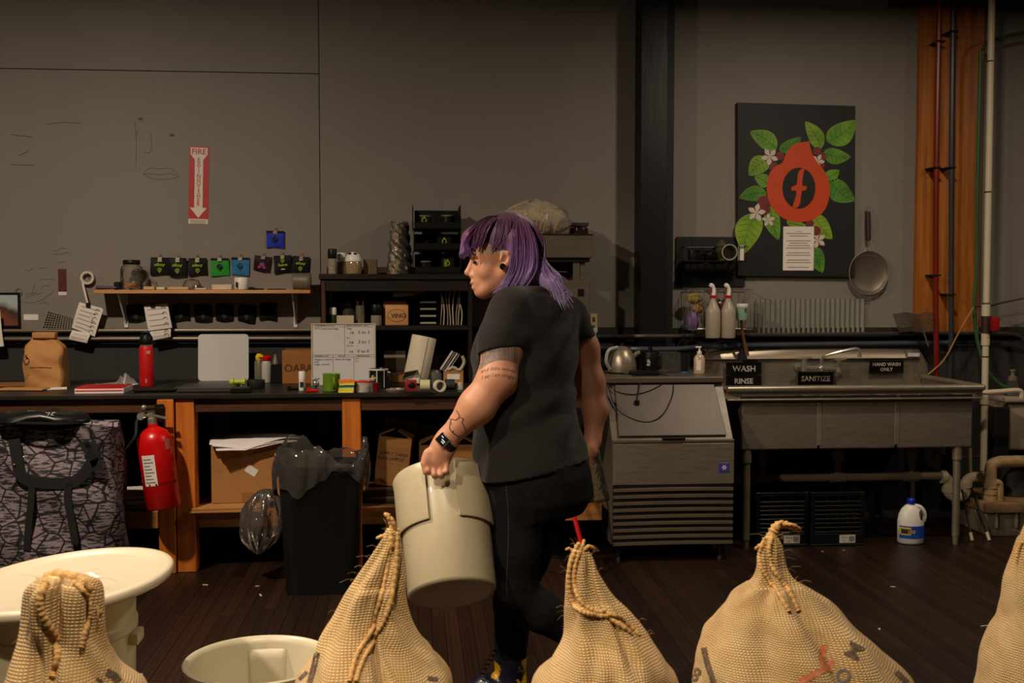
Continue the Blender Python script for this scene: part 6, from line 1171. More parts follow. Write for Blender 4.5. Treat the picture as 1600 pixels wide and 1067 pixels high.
# ================================================================ pegboard, baskets, spray bottles
a, b, c, d = XZ(1056, 370, 1164, 448, WY-.012); pg = thing('pegboard', 'black pegboard beside the black post', 'pegboard', ((a+b)/2, WY-.01, c)); box('board', M('pegboard_black', (15, 14, 13), rough=.6), a, b, WY-.014, WY-.008, c, d, parent=pg)
mb = MB()
for i in range(16):
    for j in range(11): 
        x = a+.02+i*(b-a-.04)/15; z = c+.02+j*(d-c-.04)/10; mb.add([(x-.003, WY-.0145, z-.003), (x+.003, WY-.0145, z-.003), (x+.003, WY-.0145, z+.003), (x-.003, WY-.0145, z+.003)], [(0, 1, 2, 3)])
o = mb.build('peg_holes', M('hole_black', (4, 4, 4), rough=.9), pg, fix=False, smooth=0); o['kind'] = 'stuff'
WIRE = M('chrome_wire', (150, 144, 134), rough=.3, metal=.8); WIREB = M('black_wire', (24, 22, 20), rough=.4)
def basket(name, label, x0, x1, y0, y1, z0, z1, mat, nx=8, ny=4):
    t = thing(name, label, 'basket', ((x0+x1)/2, (y0+y1)/2, z0)); r = .0026
    for z in (z0, z1): mb = MB(); mb.tube([(x0, y0, z), (x1, y0, z), (x1, y1, z), (x0, y1, z)], r*1.2, 6, closed=True); mb.build('rim', mat, t)
    for k in range(nx+1):
        x = x0+(x1-x0)*k/nx; mb = MB(); mb.tube([(x, y1, z1), (x, y1, z0), (x, y0, z0), (x, y0, z1)], r*.7, 5); mb.build('wire', mat, t)
    for k in range(1, ny):
        y = y0+(y1-y0)*k/ny; mb = MB(); mb.tube([(x0, y, z1), (x0, y, z0), (x1, y, z0), (x1, y, z1)], r*.7, 5); mb.build('wire', mat, t)
    return t
a, b, c, d = XZ(1075, 385, 1167, 408, 6.28); basket('wire_basket', 'black wire basket of glassware on the pegboard', a, b, 6.28, WY-.016, c, d, WIREB)
p = PY(1139, 395, 6.27); t = thing('pitcher', 'clear measuring pitcher lying in the black basket', 'pitcher', (p.x, 6.3, c)); mb = MB(); mb.T = Tr(p.x, 6.262, c+.052) @ Rx(pi/2); mb.lathe([(.045, .0), (.047, .004), (.044, .006), (.04, .0), (.036, -.13), (0, -.13)], n=32); mb.build('glass', THIN, t); mb = MB(); mb.T = Tr(p.x, 6.26, c+.052) @ Rx(pi/2); mb.lathe([(.042, -.002), (.047, .0), (.047, .005), (.042, .006), (.042, -.002)], n=32); mb.build('rim', M('pale_glass_rim', (170, 160, 132), rough=.2), t)
p = PY(1128, 388, 6.36); mb = MB(); mb.lathe([(0, 0), (.03, 0), (.034, .05), (.034, .09), (.018, .11), (.018, .125), (0, .125)], (p.x, 6.37, c+.003), 24); tag(mb.build('carafe', M('olive_glass', (110, 104, 70), rough=.1, trans=.5), None, (p.x, 6.37, c)), 'olive tinted glass carafe behind the pitcher', 'carafe')
p = PY(1158, 395, 6.31); mb = MB(); mb.box(p.x-.015, p.x+.012, 6.29, 6.33, c+.003, d+.006); tag(mb.build('white_packet', WHITEP, None, (p.x, 6.31, c), bevel=.003), 'white packet at the right end of black basket', 'packet')
for k, px in enumerate((1083, 1095, 1108)):
    p = PY(px, 395, 6.34); mb = MB(); mb.T = Tr(p.x, 6.34, c+.035) @ Rx(.5*k) @ Ry(.4*k); mb.lathe([(.012, -.028), (.03, -.03), (.034, 0), (.03, .03), (.012, .03), (.012, -.028)], n=18); tag(mb.build('black_fitting', BLACKP, None, (p.x, 6.34, c)), ('leftmost', 'middle', 'rightmost')[k]+' dark round part in the black wire basket', 'part', 'dark parts in the wire basket')
tag(box('dark_ledge', BLACKP, PY(1072, 425, 6.33).x, PY(1150, 425, 6.33).x, 6.33, WY-.016, PY(1100, 424, 6.33).z, PY(1100, 412, 6.33).z, bevel=.006), 'black drawer unit under the wire basket', 'drawer')
a, b, c, d = XZ(1076, 452, 1176, 515, 6.30); bt_ = basket('chrome_caddy', 'chrome wire caddy holding gloves and spray bottles', a, b, 6.30, WY-.018, c, d, WIRE, nx=9, ny=3)
for k, (px, lb) in enumerate(((1114, 'left clear spray bottle with red and white trigger'), (1137.5, 'right clear spray bottle with red and white trigger'))):
    Yb = 6.245; p = PY(px, 500, Yb); z0 = PY(px, 528, Yb).z; z1 = PY(px, 443, Yb).z; H = z1-z0; t = thing('spray_bottle', lb, 'spray bottle', (p.x, Yb, z0), 'spray bottles'); mb = MB()
    mb.lathe([(0, 0), (.040, 0), (.043, .005), (.043, H*.47), (.041, H*.51), (.033, H*.57), (.022, H*.65), (.015, H*.71), (.015, H*.73), (0, H*.73)], (p.x, Yb, z0), 28); mb.build('bottle', M('frosted_bottle', (164, 151, 133), rough=.35, var=.05), t)
    mb = MB(); mb.lathe([(0, H*.735), (.017, H*.735), (.018, H*.74), (.018, H*.785), (0, H*.785)], (p.x, Yb, z0), 20); mb.build('collar', RED, t)
    mb = MB(); mb.tube(spline([(p.x+.002, Yb, z0+H*.785), (p.x+.004, Yb, z0+H*.88), (p.x-.006, Yb, z0+H*.95), (p.x-.022, Yb, z0+H*.985)], 4), [.012]*4+[.012]*4+[.014]*3+[.010]*2, 10); mb.build('spray_head', WHITEP, t); mb = MB(); mb.tube(spline([(p.x-.014, Yb-.004, z0+H*.93), (p.x-.026, Yb-.004, z0+H*.86), (p.x-.022, Yb-.004, z0+H*.80)], 4), .006, 8); mb.build('trigger', M('dark_red_trigger', (110, 24, 24), rough=.4), t)
def crumple(name, label, cat, px, py, Y, r, sc, mat, seed=0):
    p = PY(px, py, Y); rn = random.Random(seed); k = [rn.uniform(0, 6) for _ in range(4)]; mb = MB()
    mb.grid(lambda u, v: p+Vector((sc[0]*r*sin(pi*v)*cos(2*pi*u)*(1+.2*sin(6*pi*u+k[0]+v*8)), sc[1]*r*sin(pi*v)*sin(2*pi*u), -sc[2]*r*cos(pi*v)*(1+.12*sin(8*pi*u+k[1])))), 28, 16, cu=True); return tag(mb.build(name, mat, None, p, smooth=70), label, cat)
crumple('rubber_glove', 'purple rubber gloves stuffed in the chrome caddy', 'gloves', 1083, 501, 6.36, .05, (.7, .6, 1.2), M('purple_rubber', (104, 76, 124), rough=.5), 1); crumple('cleaning_rag', 'yellow green cleaning cloth in the chrome caddy', 'cloth', 1084, 466, 6.36, .045, (1, .6, .7), M('mustard_cloth', (140, 120, 54), rough=.9), 2); crumple('tan_sponge', 'tan sponge between cloth and spray bottles', 'sponge', 1092, 482, 6.35, .04, (.8, .5, .7), M('tan_sponge', (150, 106, 66), rough=.9), 3); crumple('foil_wrap', 'crumpled shiny wrap behind the spray bottles', 'wrap', 1123, 478, 6.38, .05, (1.2, .6, .8), M('dark_foil', (90, 70, 66), rough=.25, metal=.5), 4)
p = PY(1159.5, 498, 6.26); z0 = PY(1159, 500, 6.26).z; t = thing('label_can', 'white and green labelled can by the spray bottles', 'can', (p.x, 6.26, z0)); mb = MB(); mb.lathe([(0, 0), (.032, 0), (.034, .003), (.034, .075), (0, .075)], (p.x, 6.26, z0), 24); mb.build('can', M('mint_label', (132, 160, 140), rough=.5, var=.15, vs=20), t); mb = MB(); mb.lathe([(0, .076), (.034, .076), (.035, .078), (.035, .092), (.03, .096), (0, .096)], (p.x, 6.26, z0), 24); mb.build('lid', WHITEP, t); text('E', (0, 0, 0), .022, INK, t, T=Tr(p.x+.012, 6.2265, z0+.058) @ Rz(.3), bold=.02)
t = thing('bench_brush', 'dark brush with wooden handle hanging over the sink', 'brush', PY(1163, 555, 6.33)); mb = MB(); mb.tube(spline([PY(1158, 500, 6.30), PY(1160, 520, 6.30), PY(1164, 540, 6.31), PY(1168, 556, 6.31)], 5), [.008]*5+[.010]*5+[.013]*6, 8); mb.build('handle', wood('brush_wood', (120, 80, 40), (90, 56, 26), 'Z'), t); mb = MB(); q0 = PY(1163, 535, 6.33); q1 = PY(1160, 562, 6.34); mb.hexa([(q1.x-.03, 6.31, q1.z), (q1.x+.02, 6.31, q1.z), (q1.x+.02, 6.35, q1.z), (q1.x-.03, 6.35, q1.z)], [(q0.x-.012, 6.32, q0.z), (q0.x+.010, 6.32, q0.z), (q0.x+.010, 6.345, q0.z), (q0.x-.012, 6.345, q0.z)]); mb.build('bristles', M('dark_bristle', (26, 22, 20), rough=.9, bump=.6, bs=200), t)
# ================================================================ painting
YP = WY-.034
a, b, c, d = XZ(1152, 163, 1336.5, 430, YP); pnt = thing('painting', 'black canvas painted with orange coffee cherry logo and green leaves', 'painting', ((a+b)/2, WY-.02, c))
def Q(cx, cy, k=0): return PY(1130+cx/3.138, 140+cy/3.138, YP-.0006*k)
cn = [Q(71, 63), Q(648, 80), Q(645, 918), Q(71, 912)]
mb = MB(); mb.hexa([cn[3], cn[2], cn[2]+Vector((0, .03, 0)), cn[3]+Vector((0, .03, 0))], [cn[0], cn[1], cn[1]+Vector((0, .03, 0)), cn[0]+Vector((0, .03, 0))]); mb.build('canvas', M('black_canvas', (20, 17, 16), rough=.6, var=.15, bump=.1, bs=200), pnt)
LG = [M('leaf_green_%d' % i, cc, rough=.6, col2=c2, vs=9) for i, (cc, c2) in enumerate((((64, 116, 30), (120, 168, 44)), ((44, 98, 32), (98, 150, 40)), ((84, 128, 24), (146, 176, 40))))]
VEIN = M('vein_green', (30, 64, 20), rough=.7)
def leaf(bx, by, tx, ty, wd, i, k=1):
    B = Vector((bx, by)); T_ = Vector((tx, ty)); ax = T_-B; nr = Vector((-ax.y, ax.x)).normalized(); N = 14; pts = []
    prof = lambda s: wd/2*(sin(pi*s**.75))**.8 if 0 < s < 1 else 0
    bend = wd*.12
    ctr = [B+ax*(j/N)+nr*bend*sin(pi*j/N) for j in range(N+1)]
    L_ = [ctr[j]+nr*prof(j/N) for j in range(N+1)]; R_ = [ctr[j]-nr*prof(j/N) for j in range(N+1)]
    mb = MB(); V = [Q(p.x, p.y, k) for p in L_]+[Q(p.x, p.y, k) for p in ctr]+[Q(p.x, p.y, k) for p in R_]; n1 = N+1
    mb.add(V, [(j, j+1, n1+j+1, n1+j) for j in range(N)]+[(n1+j, n1+j+1, 2*n1+j+1, 2*n1+j) for j in range(N)]); lf_ = mb.build('leaf', LG[i % 3], pnt, smooth=0)
    mb = MB(); mb.tube([Q(p.x, p.y, k+.6) for p in ctr], .0011, 4)
    for j in range(2, N-1, 2):
        for sd, ed in ((1, L_), (-1, R_)):
            e_ = ctr[j]+(ed[min(N, j+2)]-ctr[j])*.85; mb.tube([Q(ctr[j].x, ctr[j].y, k+.6), Q(e_.x, e_.y, k+.6)], .0008, 3)
    o = mb.build('vein', VEIN, lf_)
for i, L_ in enumerate(((262, 292, 130, 205, 90), (275, 300, 385, 232, 60), (480, 290, 402, 155, 78), (508, 255, 652, 150, 112), (490, 310, 627, 330, 78), (225, 340, 125, 422, 90), (222, 470, 153, 425, 66), (214, 508, 76, 530, 76), (165, 605, 100, 805, 128), (500, 430, 570, 395, 58), (523, 450, 646, 546, 104), (448, 615, 535, 733, 88), (232, 570, 272, 738, 78), (450, 770, 488, 898, 80), (310, 645, 410, 668, 40))): leaf(*L_, i)
def flatpoly(pts, k, mat, name, parent=None):
    mb = MB(); n = len(pts); mb.add([Q(x, y, k) for x, y in pts], [tuple(range(n))]); return mb.build(name, mat, parent or pnt, smooth=0, fix=False)
OR_ = M('orange_red_paint', (196, 66, 16), rough=.55, var=.06)
def sp2(pts, n=5): return [(v.x, v.y) for v in spline([Vector((x, y, 0)) for x, y in pts+[pts[0]]], n)][:-1]
CH = M('cherry_paint', (112, 40, 36), rough=.5, var=.2, vs=14); WF = M('blossom_paint', (206, 186, 172), rough=.6, var=.06)
for i, (x, y, r) in enumerate(((278, 325, 20), (245, 375, 22), (195, 550, 28), (218, 545, 26), (205, 590, 26), (460, 300, 20), (485, 330, 22), (480, 370, 18), (455, 692, 24), (425, 655, 20))): flatpoly([(x+r*cos(q), y+r*sin(q)) for q in [2*pi*j/18 for j in range(18)]], 2.0+i*.12, CH, 'cherry')
body = flatpoly(sp2([(422, 253), (352, 266), (310, 308), (292, 355), (260, 374), (235, 398), (218, 440), (214, 500), (234, 570), (280, 622), (340, 646), (390, 648), (450, 632), (497, 590), (519, 530), (521, 462), (502, 412), (482, 380), (455, 346), (432, 300)], 4), 3.4, OR_, 'orange_cherry')
dk = flatpoly([(371+81*cos(q), 483+101*sin(q)) for q in [2*pi*j/36 for j in range(36)]], 4.2, M('logo_black', (22, 16, 14), rough=.6), 'dark_disc')
flatpoly(sp2([(402, 384), (388, 388), (372, 400), (364, 425), (361, 465), (338, 476), (334, 494), (358, 497), (354, 530), (340, 575), (350, 580), (370, 572), (380, 540), (385, 497), (404, 494), (410, 474), (388, 470), (390, 430), (396, 400)], 2), 4.8, OR_, 'letter_f')
for i, (x, y, r) in enumerate(((228, 328, 42), (463, 350, 34), (163, 603, 44), (222, 640, 32), (464, 738, 40))):
    for j in range(5):
        q = 2*pi*j/5+.4+i; ex, ey = cos(q), sin(q); flatpoly([(x, y), (x+ex*r*.55-ey*r*.3, y+ey*r*.55+ex*r*.3), (x+ex*r*.85-ey*r*.18, y+ey*r*.85+ex*r*.18), (x+ex*r*1.05, y+ey*r*1.05), (x+ex*r*.85+ey*r*.18, y+ey*r*.85-ex*r*.18), (x+ex*r*.55+ey*r*.3, y+ey*r*.55-ex*r*.3)], 2.9+.1*j, WF, 'petal')
a, b, c, d = XZ(1223.5, 354, 1271.5, 422.5, YP-.004); nt_ = thing('paper_notice', 'typed white notice taped to the lower painting', 'notice', ((a+b)/2, YP-.004, c)); box('page', PAPER, a, b, YP-.0046, YP-.0036, c, d, parent=nt_, bevel=0)
text('NOTICE', (0, 0, 0), .007, INK, nt_, T=Tr((a+b)/2, YP-.0049, d-.03))
for k in range(15):
    if k in (2, 7, 10, 13): continue
    z = d-.044-k*.0145; ww = (.40, .30, .36)[k % 3]*(b-a); box('text_line', INKG, (a+b)/2-ww, (a+b)/2+ww, YP-.0051, YP-.0047, z, z+.004, parent=nt_, bevel=0)
# corrugated sheet, strainer
a, b, c, d = XZ(1180, 467, 1351, 523, WY-.02); mb = MB(); mb.grid(lambda u, v: Vector((a+(b-a)*u, WY-.018+.0055*sin(u*2*pi*22), c+(d-c)*v)), 264, 1); tag(mb.build('corrugated_sheet', M('galvanised', (132, 130, 116), rough=.5, metal=.35, var=.12, vs=5), None, ((a+b)/2, WY-.018, c), solid=.0015, smooth=60), 'corrugated metal sheet on the wall under the painting', 'metal sheet')
p = PY(1357.5, 426, WY-.04); s_ = PY(1358.5, 426, WY-.04).x-p.x; t = thing('mesh_strainer', 'large mesh strainer with dark handle hung on wall', 'strainer', p); R_ = 30.5*s_
mb = MB(); mb.T = Tr(p) @ Rx(pi/2); mb.tube([(R_*cos(q), R_*sin(q)*1.08, 0) for q in [2*pi*j/40 for j in range(40)]], .004, 8, closed=True); mb.build('ring', STEELD, t)
def meshmat():
    m, nt, bb = base('strainer_mesh'); L = nt.links.new; tc = nd(nt, 'ShaderNodeTexCoord'); ck = nd(nt, 'ShaderNodeTexChecker'); ck.inputs['Scale'].default_value = 260; L(tc.outputs['Object'], ck.inputs['Vector']); mr = nd(nt, 'ShaderNodeMapRange'); mr.inputs[3].default_value = .62; mr.inputs[4].default_value = 1; L(ck.outputs['Fac'], mr.inputs[0]); L(mr.outputs[0], bb.inputs['Alpha']); bb.inputs['Base Color'].default_value = (*lin((120, 110, 94)), 1); bb.inputs['Metallic'].default_value = .6; bb.inputs['Roughness'].default_value = .45; return m
mb = MB(); mb.T = Tr(p) @ Rx(pi/2); mb.lathe([(R_, 0), (R_*.97, -.008), (R_*.8, -.02), (R_*.5, -.03), (0, -.034)], n=40, sy=1.08); mb.build('mesh_bowl', meshmat(), t, smooth=70)
h0 = PY(1357, 386, WY-.04); h1 = PY(1356, 326, WY-.03)
mb = MB(); mb.tube([p+Vector((-.03, 0, R_*1.05)), h0, p+Vector((.03, 0, R_*1.05))], .0028, 6); mb.tube([h0, h1+Vector((0, 0, .01))], .004, 6); mb.build('handle_wire', STEELD, t); mb = MB(); mb.tube([h0+(h1-h0)*.18, h0+(h1-h0)*.5, h0+(h1-h0)*.92], [.015, .017, .015], 10); mb.build('grip', M('dark_grip', (44, 32, 26), rough=.5), t)
mb = MB(); mb.T = Tr(h1) @ Rx(pi/2); mb.tube([(.014*cos(q), .012*sin(q), 0) for q in [2*pi*j/14 for j in range(14)]], .003, 6, closed=True); mb.build('hanging_loop', STEELD, t); mb = MB(); q = p+Vector((0, -.0, -R_*1.08)); mb.tube([q+Vector((-.018, 0, 0)), q+Vector((-.016, 0, -.016)), q+Vector((.016, 0, -.016)), q+Vector((.018, 0, 0))], .0025, 6); mb.build('rest_hook', STEELD, t)
# ================================================================ sink fittings
YK = KY1-.013
def ksign(label, lines, x0, y0, x1, y1, hs2, Y=YK-.03):
    a, b, c, d = XZ(x0, y0, x1, y1, Y); t = thing('sink_sign', label, 'sign', ((a+b)/2, Y, c)); box('plate', M('sign_black', (14, 13, 13), rough=.3), a, b, Y, Y+.003, c, d, parent=t, bevel=.001)
    for i, s2 in enumerate(lines): text(s2, (0, 0, 0), hs2, M('sign_letter', (196, 188, 176), rough=.5), t, T=Tr((a+b)/2, Y-.0008, (c+d)/2+(0 if len(lines) == 1 else (.5-i)*hs2*1.55)), bold=.012)
ksign('black WASH sign on the sink backsplash', ['WASH'], 1134.5, 566, 1190, 585.5, .034); ksign('black RINSE sign on the sink backsplash', ['RINSE'], 1134.5, 586.5, 1190, 604, .031); ksign('black SANITIZE sign behind the faucet', ['SANITIZE'], 1247, 581, 1302, 602, .030, YK-.03); ksign('black HAND WASH ONLY sign at right of backsplash', ['HAND WASH', 'ONLY'], 1358.5, 563, 1412, 583, .020, YK-.03)
mb = MB(); a, b, c, d = XZ(1419, 551.5, 1437, 557, YK-.03); tag(box('white_sticker', M('pale_sticker', (206, 208, 214), rough=.4), a, b, YK-.03, YK-.024, c, d, bevel=0), 'small white sticker on the backsplash corner', 'sticker')
Yf = 6.31; t = thing('sink_faucet', 'chrome wall mounted faucet with swivel spout', 'faucet', PY(1282, 578, Yf))
f0 = PY(1256, 574, Yf); f1 = PY(1310, 576, Yf); fm = PY(1283, 575, Yf)
mb = MB(); mb.tube([f0, fm, f1], .013, 12); mb.ball(fm, .022); mb.build('bridge', CHROME, t)
for f in (f0, f1):
    mb = MB(); mb.cyl(f, (f.x, YK, f.z), .012); mb.cyl((f.x, YK-.012, f.z), (f.x, YK-.001, f.z), .026); mb.cyl(f-Vector((0, 0, .02)), f+Vector((0, 0, .045)), .017); mb.build('valve', CHROME, t)
    mb = MB(); mb.tube([f+Vector((-.05, -.02, .052)), f+Vector((0, 0, .05)), f+Vector((.05, .012, .058))], [.006, .010, .007], 8); mb.build('lever', STEELD, t)
sp_ = spline([fm, fm+Vector((0, -.01, .05)), fm+Vector((.012, -.03, .075)), PY(1310, 550, 6.24), PY(1335, 545, 6.2), PY(1342, 547, 6.19), PY(1343, 554, 6.19)], 6); mb = MB(); mb.tube(sp_, .010, 10); mb.cyl(sp_[-1], sp_[-1]-Vector((0, 0, .014)), .013, n=12); mb.build('spout', CHROME, t)
# ================================================================ right corner
t = thing('coil_brush', 'fan shaped wire cleaning brush hanging on the amber column', 'brush', PY(1446, 515, 6.3)); q0 = PY(1451, 541, 6.3); q1 = PY(1434, 492, 6.3); mb = MB(); mb.tube([q0, q1], .005, 6); mb.build('stem', WIRE, t)
for k in range(11):
    q = q1+(q0-q1)*(k*.055); s2 = q+Vector((.08-.001*k*k*.3, -.02, .012)); mb = MB(); mb.tube([q, (q+s2)/2+Vector((0, 0, .008)), s2], .0036, 5); mb.tube([q, q+Vector((-.06, .03, .012)), q+Vector((-.13, .055, .0))], .0042, 5); mb.build('bristle', M('bristle_shadow_brown', (64, 50, 38), rough=.7), t)  # right tubes are bristles; left ones model the brush's shadow on the wall
pipe('wooden_rod', [(1450, 585, 6.3), (1475, 562, 6.28), (1498, 520, 6.26), (1521, 480, 6.25)], .005, wood('rod_wood', (150, 104, 60), (176, 128, 78), 'Z'), 'thin wooden rod leaning between sink and white pipe', cat='rod', sp=5)
for k, (p0, p1) in enumerate((((1519, 843), (1503, 765)), ((1546, 846), (1518, 762)))):
    a = PY(*p0, 5.80); b = PY(*p1, 6.0); a.z = .004; t = thing('metal_rod', ('left', 'right')[k]+' thin dark rod with pale tip leaning by the grease trap', 'rod', a); mb = MB(); mb.tube([a+(b-a)*.16, b], .006, 8); mb.build('rod', BLACKP, t); mb = MB(); mb.tube([a, a+(b-a)*.15], .0095, 8); mb.build('tip', M('pale_tip', (180, 166, 140), rough=.5), t)
a, b, c, d = XZ(1572, 628, 1660, 705, 6.2); t = thing('hand_sink', 'white plastic hand sink basin at the right border', 'hand sink', ((a+b)/2, 6.2, c)); CG = M('grey_white_basin', (158, 142, 118), rough=.5, var=.1)
mb = MB(); mb.hexa([(a+.03, 6.24, c), (b, 6.24, c), (b, 6.40, c), (a+.03, 6.40, c)], [(a-.005, 6.19, d), (b, 6.19, d), (b, 6.44, d), (a-.01, 6.44, d)]); mb.build('basin', CG, t, bevel=.015, seg=3); box('rim', CG, a-.02, b, 6.17, 6.44, d+.001, d+.03, parent=t, bevel=.01, seg=2)
p = PY(1582, 606, 6.3); t = thing('soap_pump', 'clear foaming soap bottle on the hand sink', 'soap bottle', (p.x, 6.3, d+.031)); mb = MB(); mb.lathe([(0, 0), (.045, 0), (.048, .004), (.042, .06), (.026, .085), (.022, .09), (0, .09)], (p.x, 6.3, d+.031), 24); mb.build('bottle', THIN, t); mb = MB(); mb.lathe([(0, .091), (.026, .091), (.026, .115), (.012, .12), (.010, .145), (.018, .147), (.018, .158), (0, .158)], (p.x, 6.3, d+.031), 18); mb.build('pump', M('smoke_pump', (150, 138, 122), rough=.2, trans=.4), t)
a, b, c, d = XZ(1552, 636, 1572, 745, 6.18); tag(box('black_towel', BLACKR, a, b+.02, 6.18, 6.2, c, d, bevel=.004), 'black cloth hanging left of the hand sink', 'cloth')
pipe('floor_hose', [(1462, 700, 6.39), (1480, 712, 6.38), (1515, 714, 6.37), (1570, 710, 6.37)], .007, M('maroon_hose', (80, 30, 26), rough=.5), 'maroon hose low on the wall behind the sink leg', cat='hose', sp=4)
# red broom handle behind the nearest sack, litter on the floor
a = PZ(922, 905); a.z = .012; b = PY(866, 690, 5.46); t = thing('red_pole', 'red pole leaning on the bench behind the person', 'pole', a); mb = MB(); mb.tube([a, b], .012, 10); mb.build('pole', RED, t); mb = MB(); mb.cyl(a-Vector((0, 0, .011)), a+Vector((0, 0, .02)), .015, n=10); mb.build('end_cap', BLACKR, t)
rn = random.Random(9)
for i, (x, y, L_, an, lb) in enumerate(((407, 930, .035, 1.9, 'thin white paper sliver on floor below the trash can'), (321, 914, .028, -.4, 'white scrap on floor near the bench post'), (402, 916, .018, .3, 'tiny white scrap on floor left of the trash can'), (823, 969, .035, -.1, 'pale wood chip on floor right of the standing leg'), (1395, 917, .022, -.2, 'white fleck on the floor in front of bleach jug'), (1374, 983, .02, 1.2, 'tan flake on the open floor right of the hooked sack'), (1540, 978, .045, .2, 'straw on floor near the right edge sack'), (1285, 862, .012, 0, 'small white crumb before the right milk crate'), (1318, 860, .012, 0, 'tiny crumb near the bleach jug'))):
    p = PZ(x, y); mb = MB(); mb.T = Tr(p.x, p.y, .0005) @ Rz(an); mb.box(-L_/2, L_/2, -.004, .004, 0, .002); tag(mb.build('floor_litter', M('litter', (196, 176, 146), rough=.8), None, (p.x, p.y, 0)), lb, 'litter')
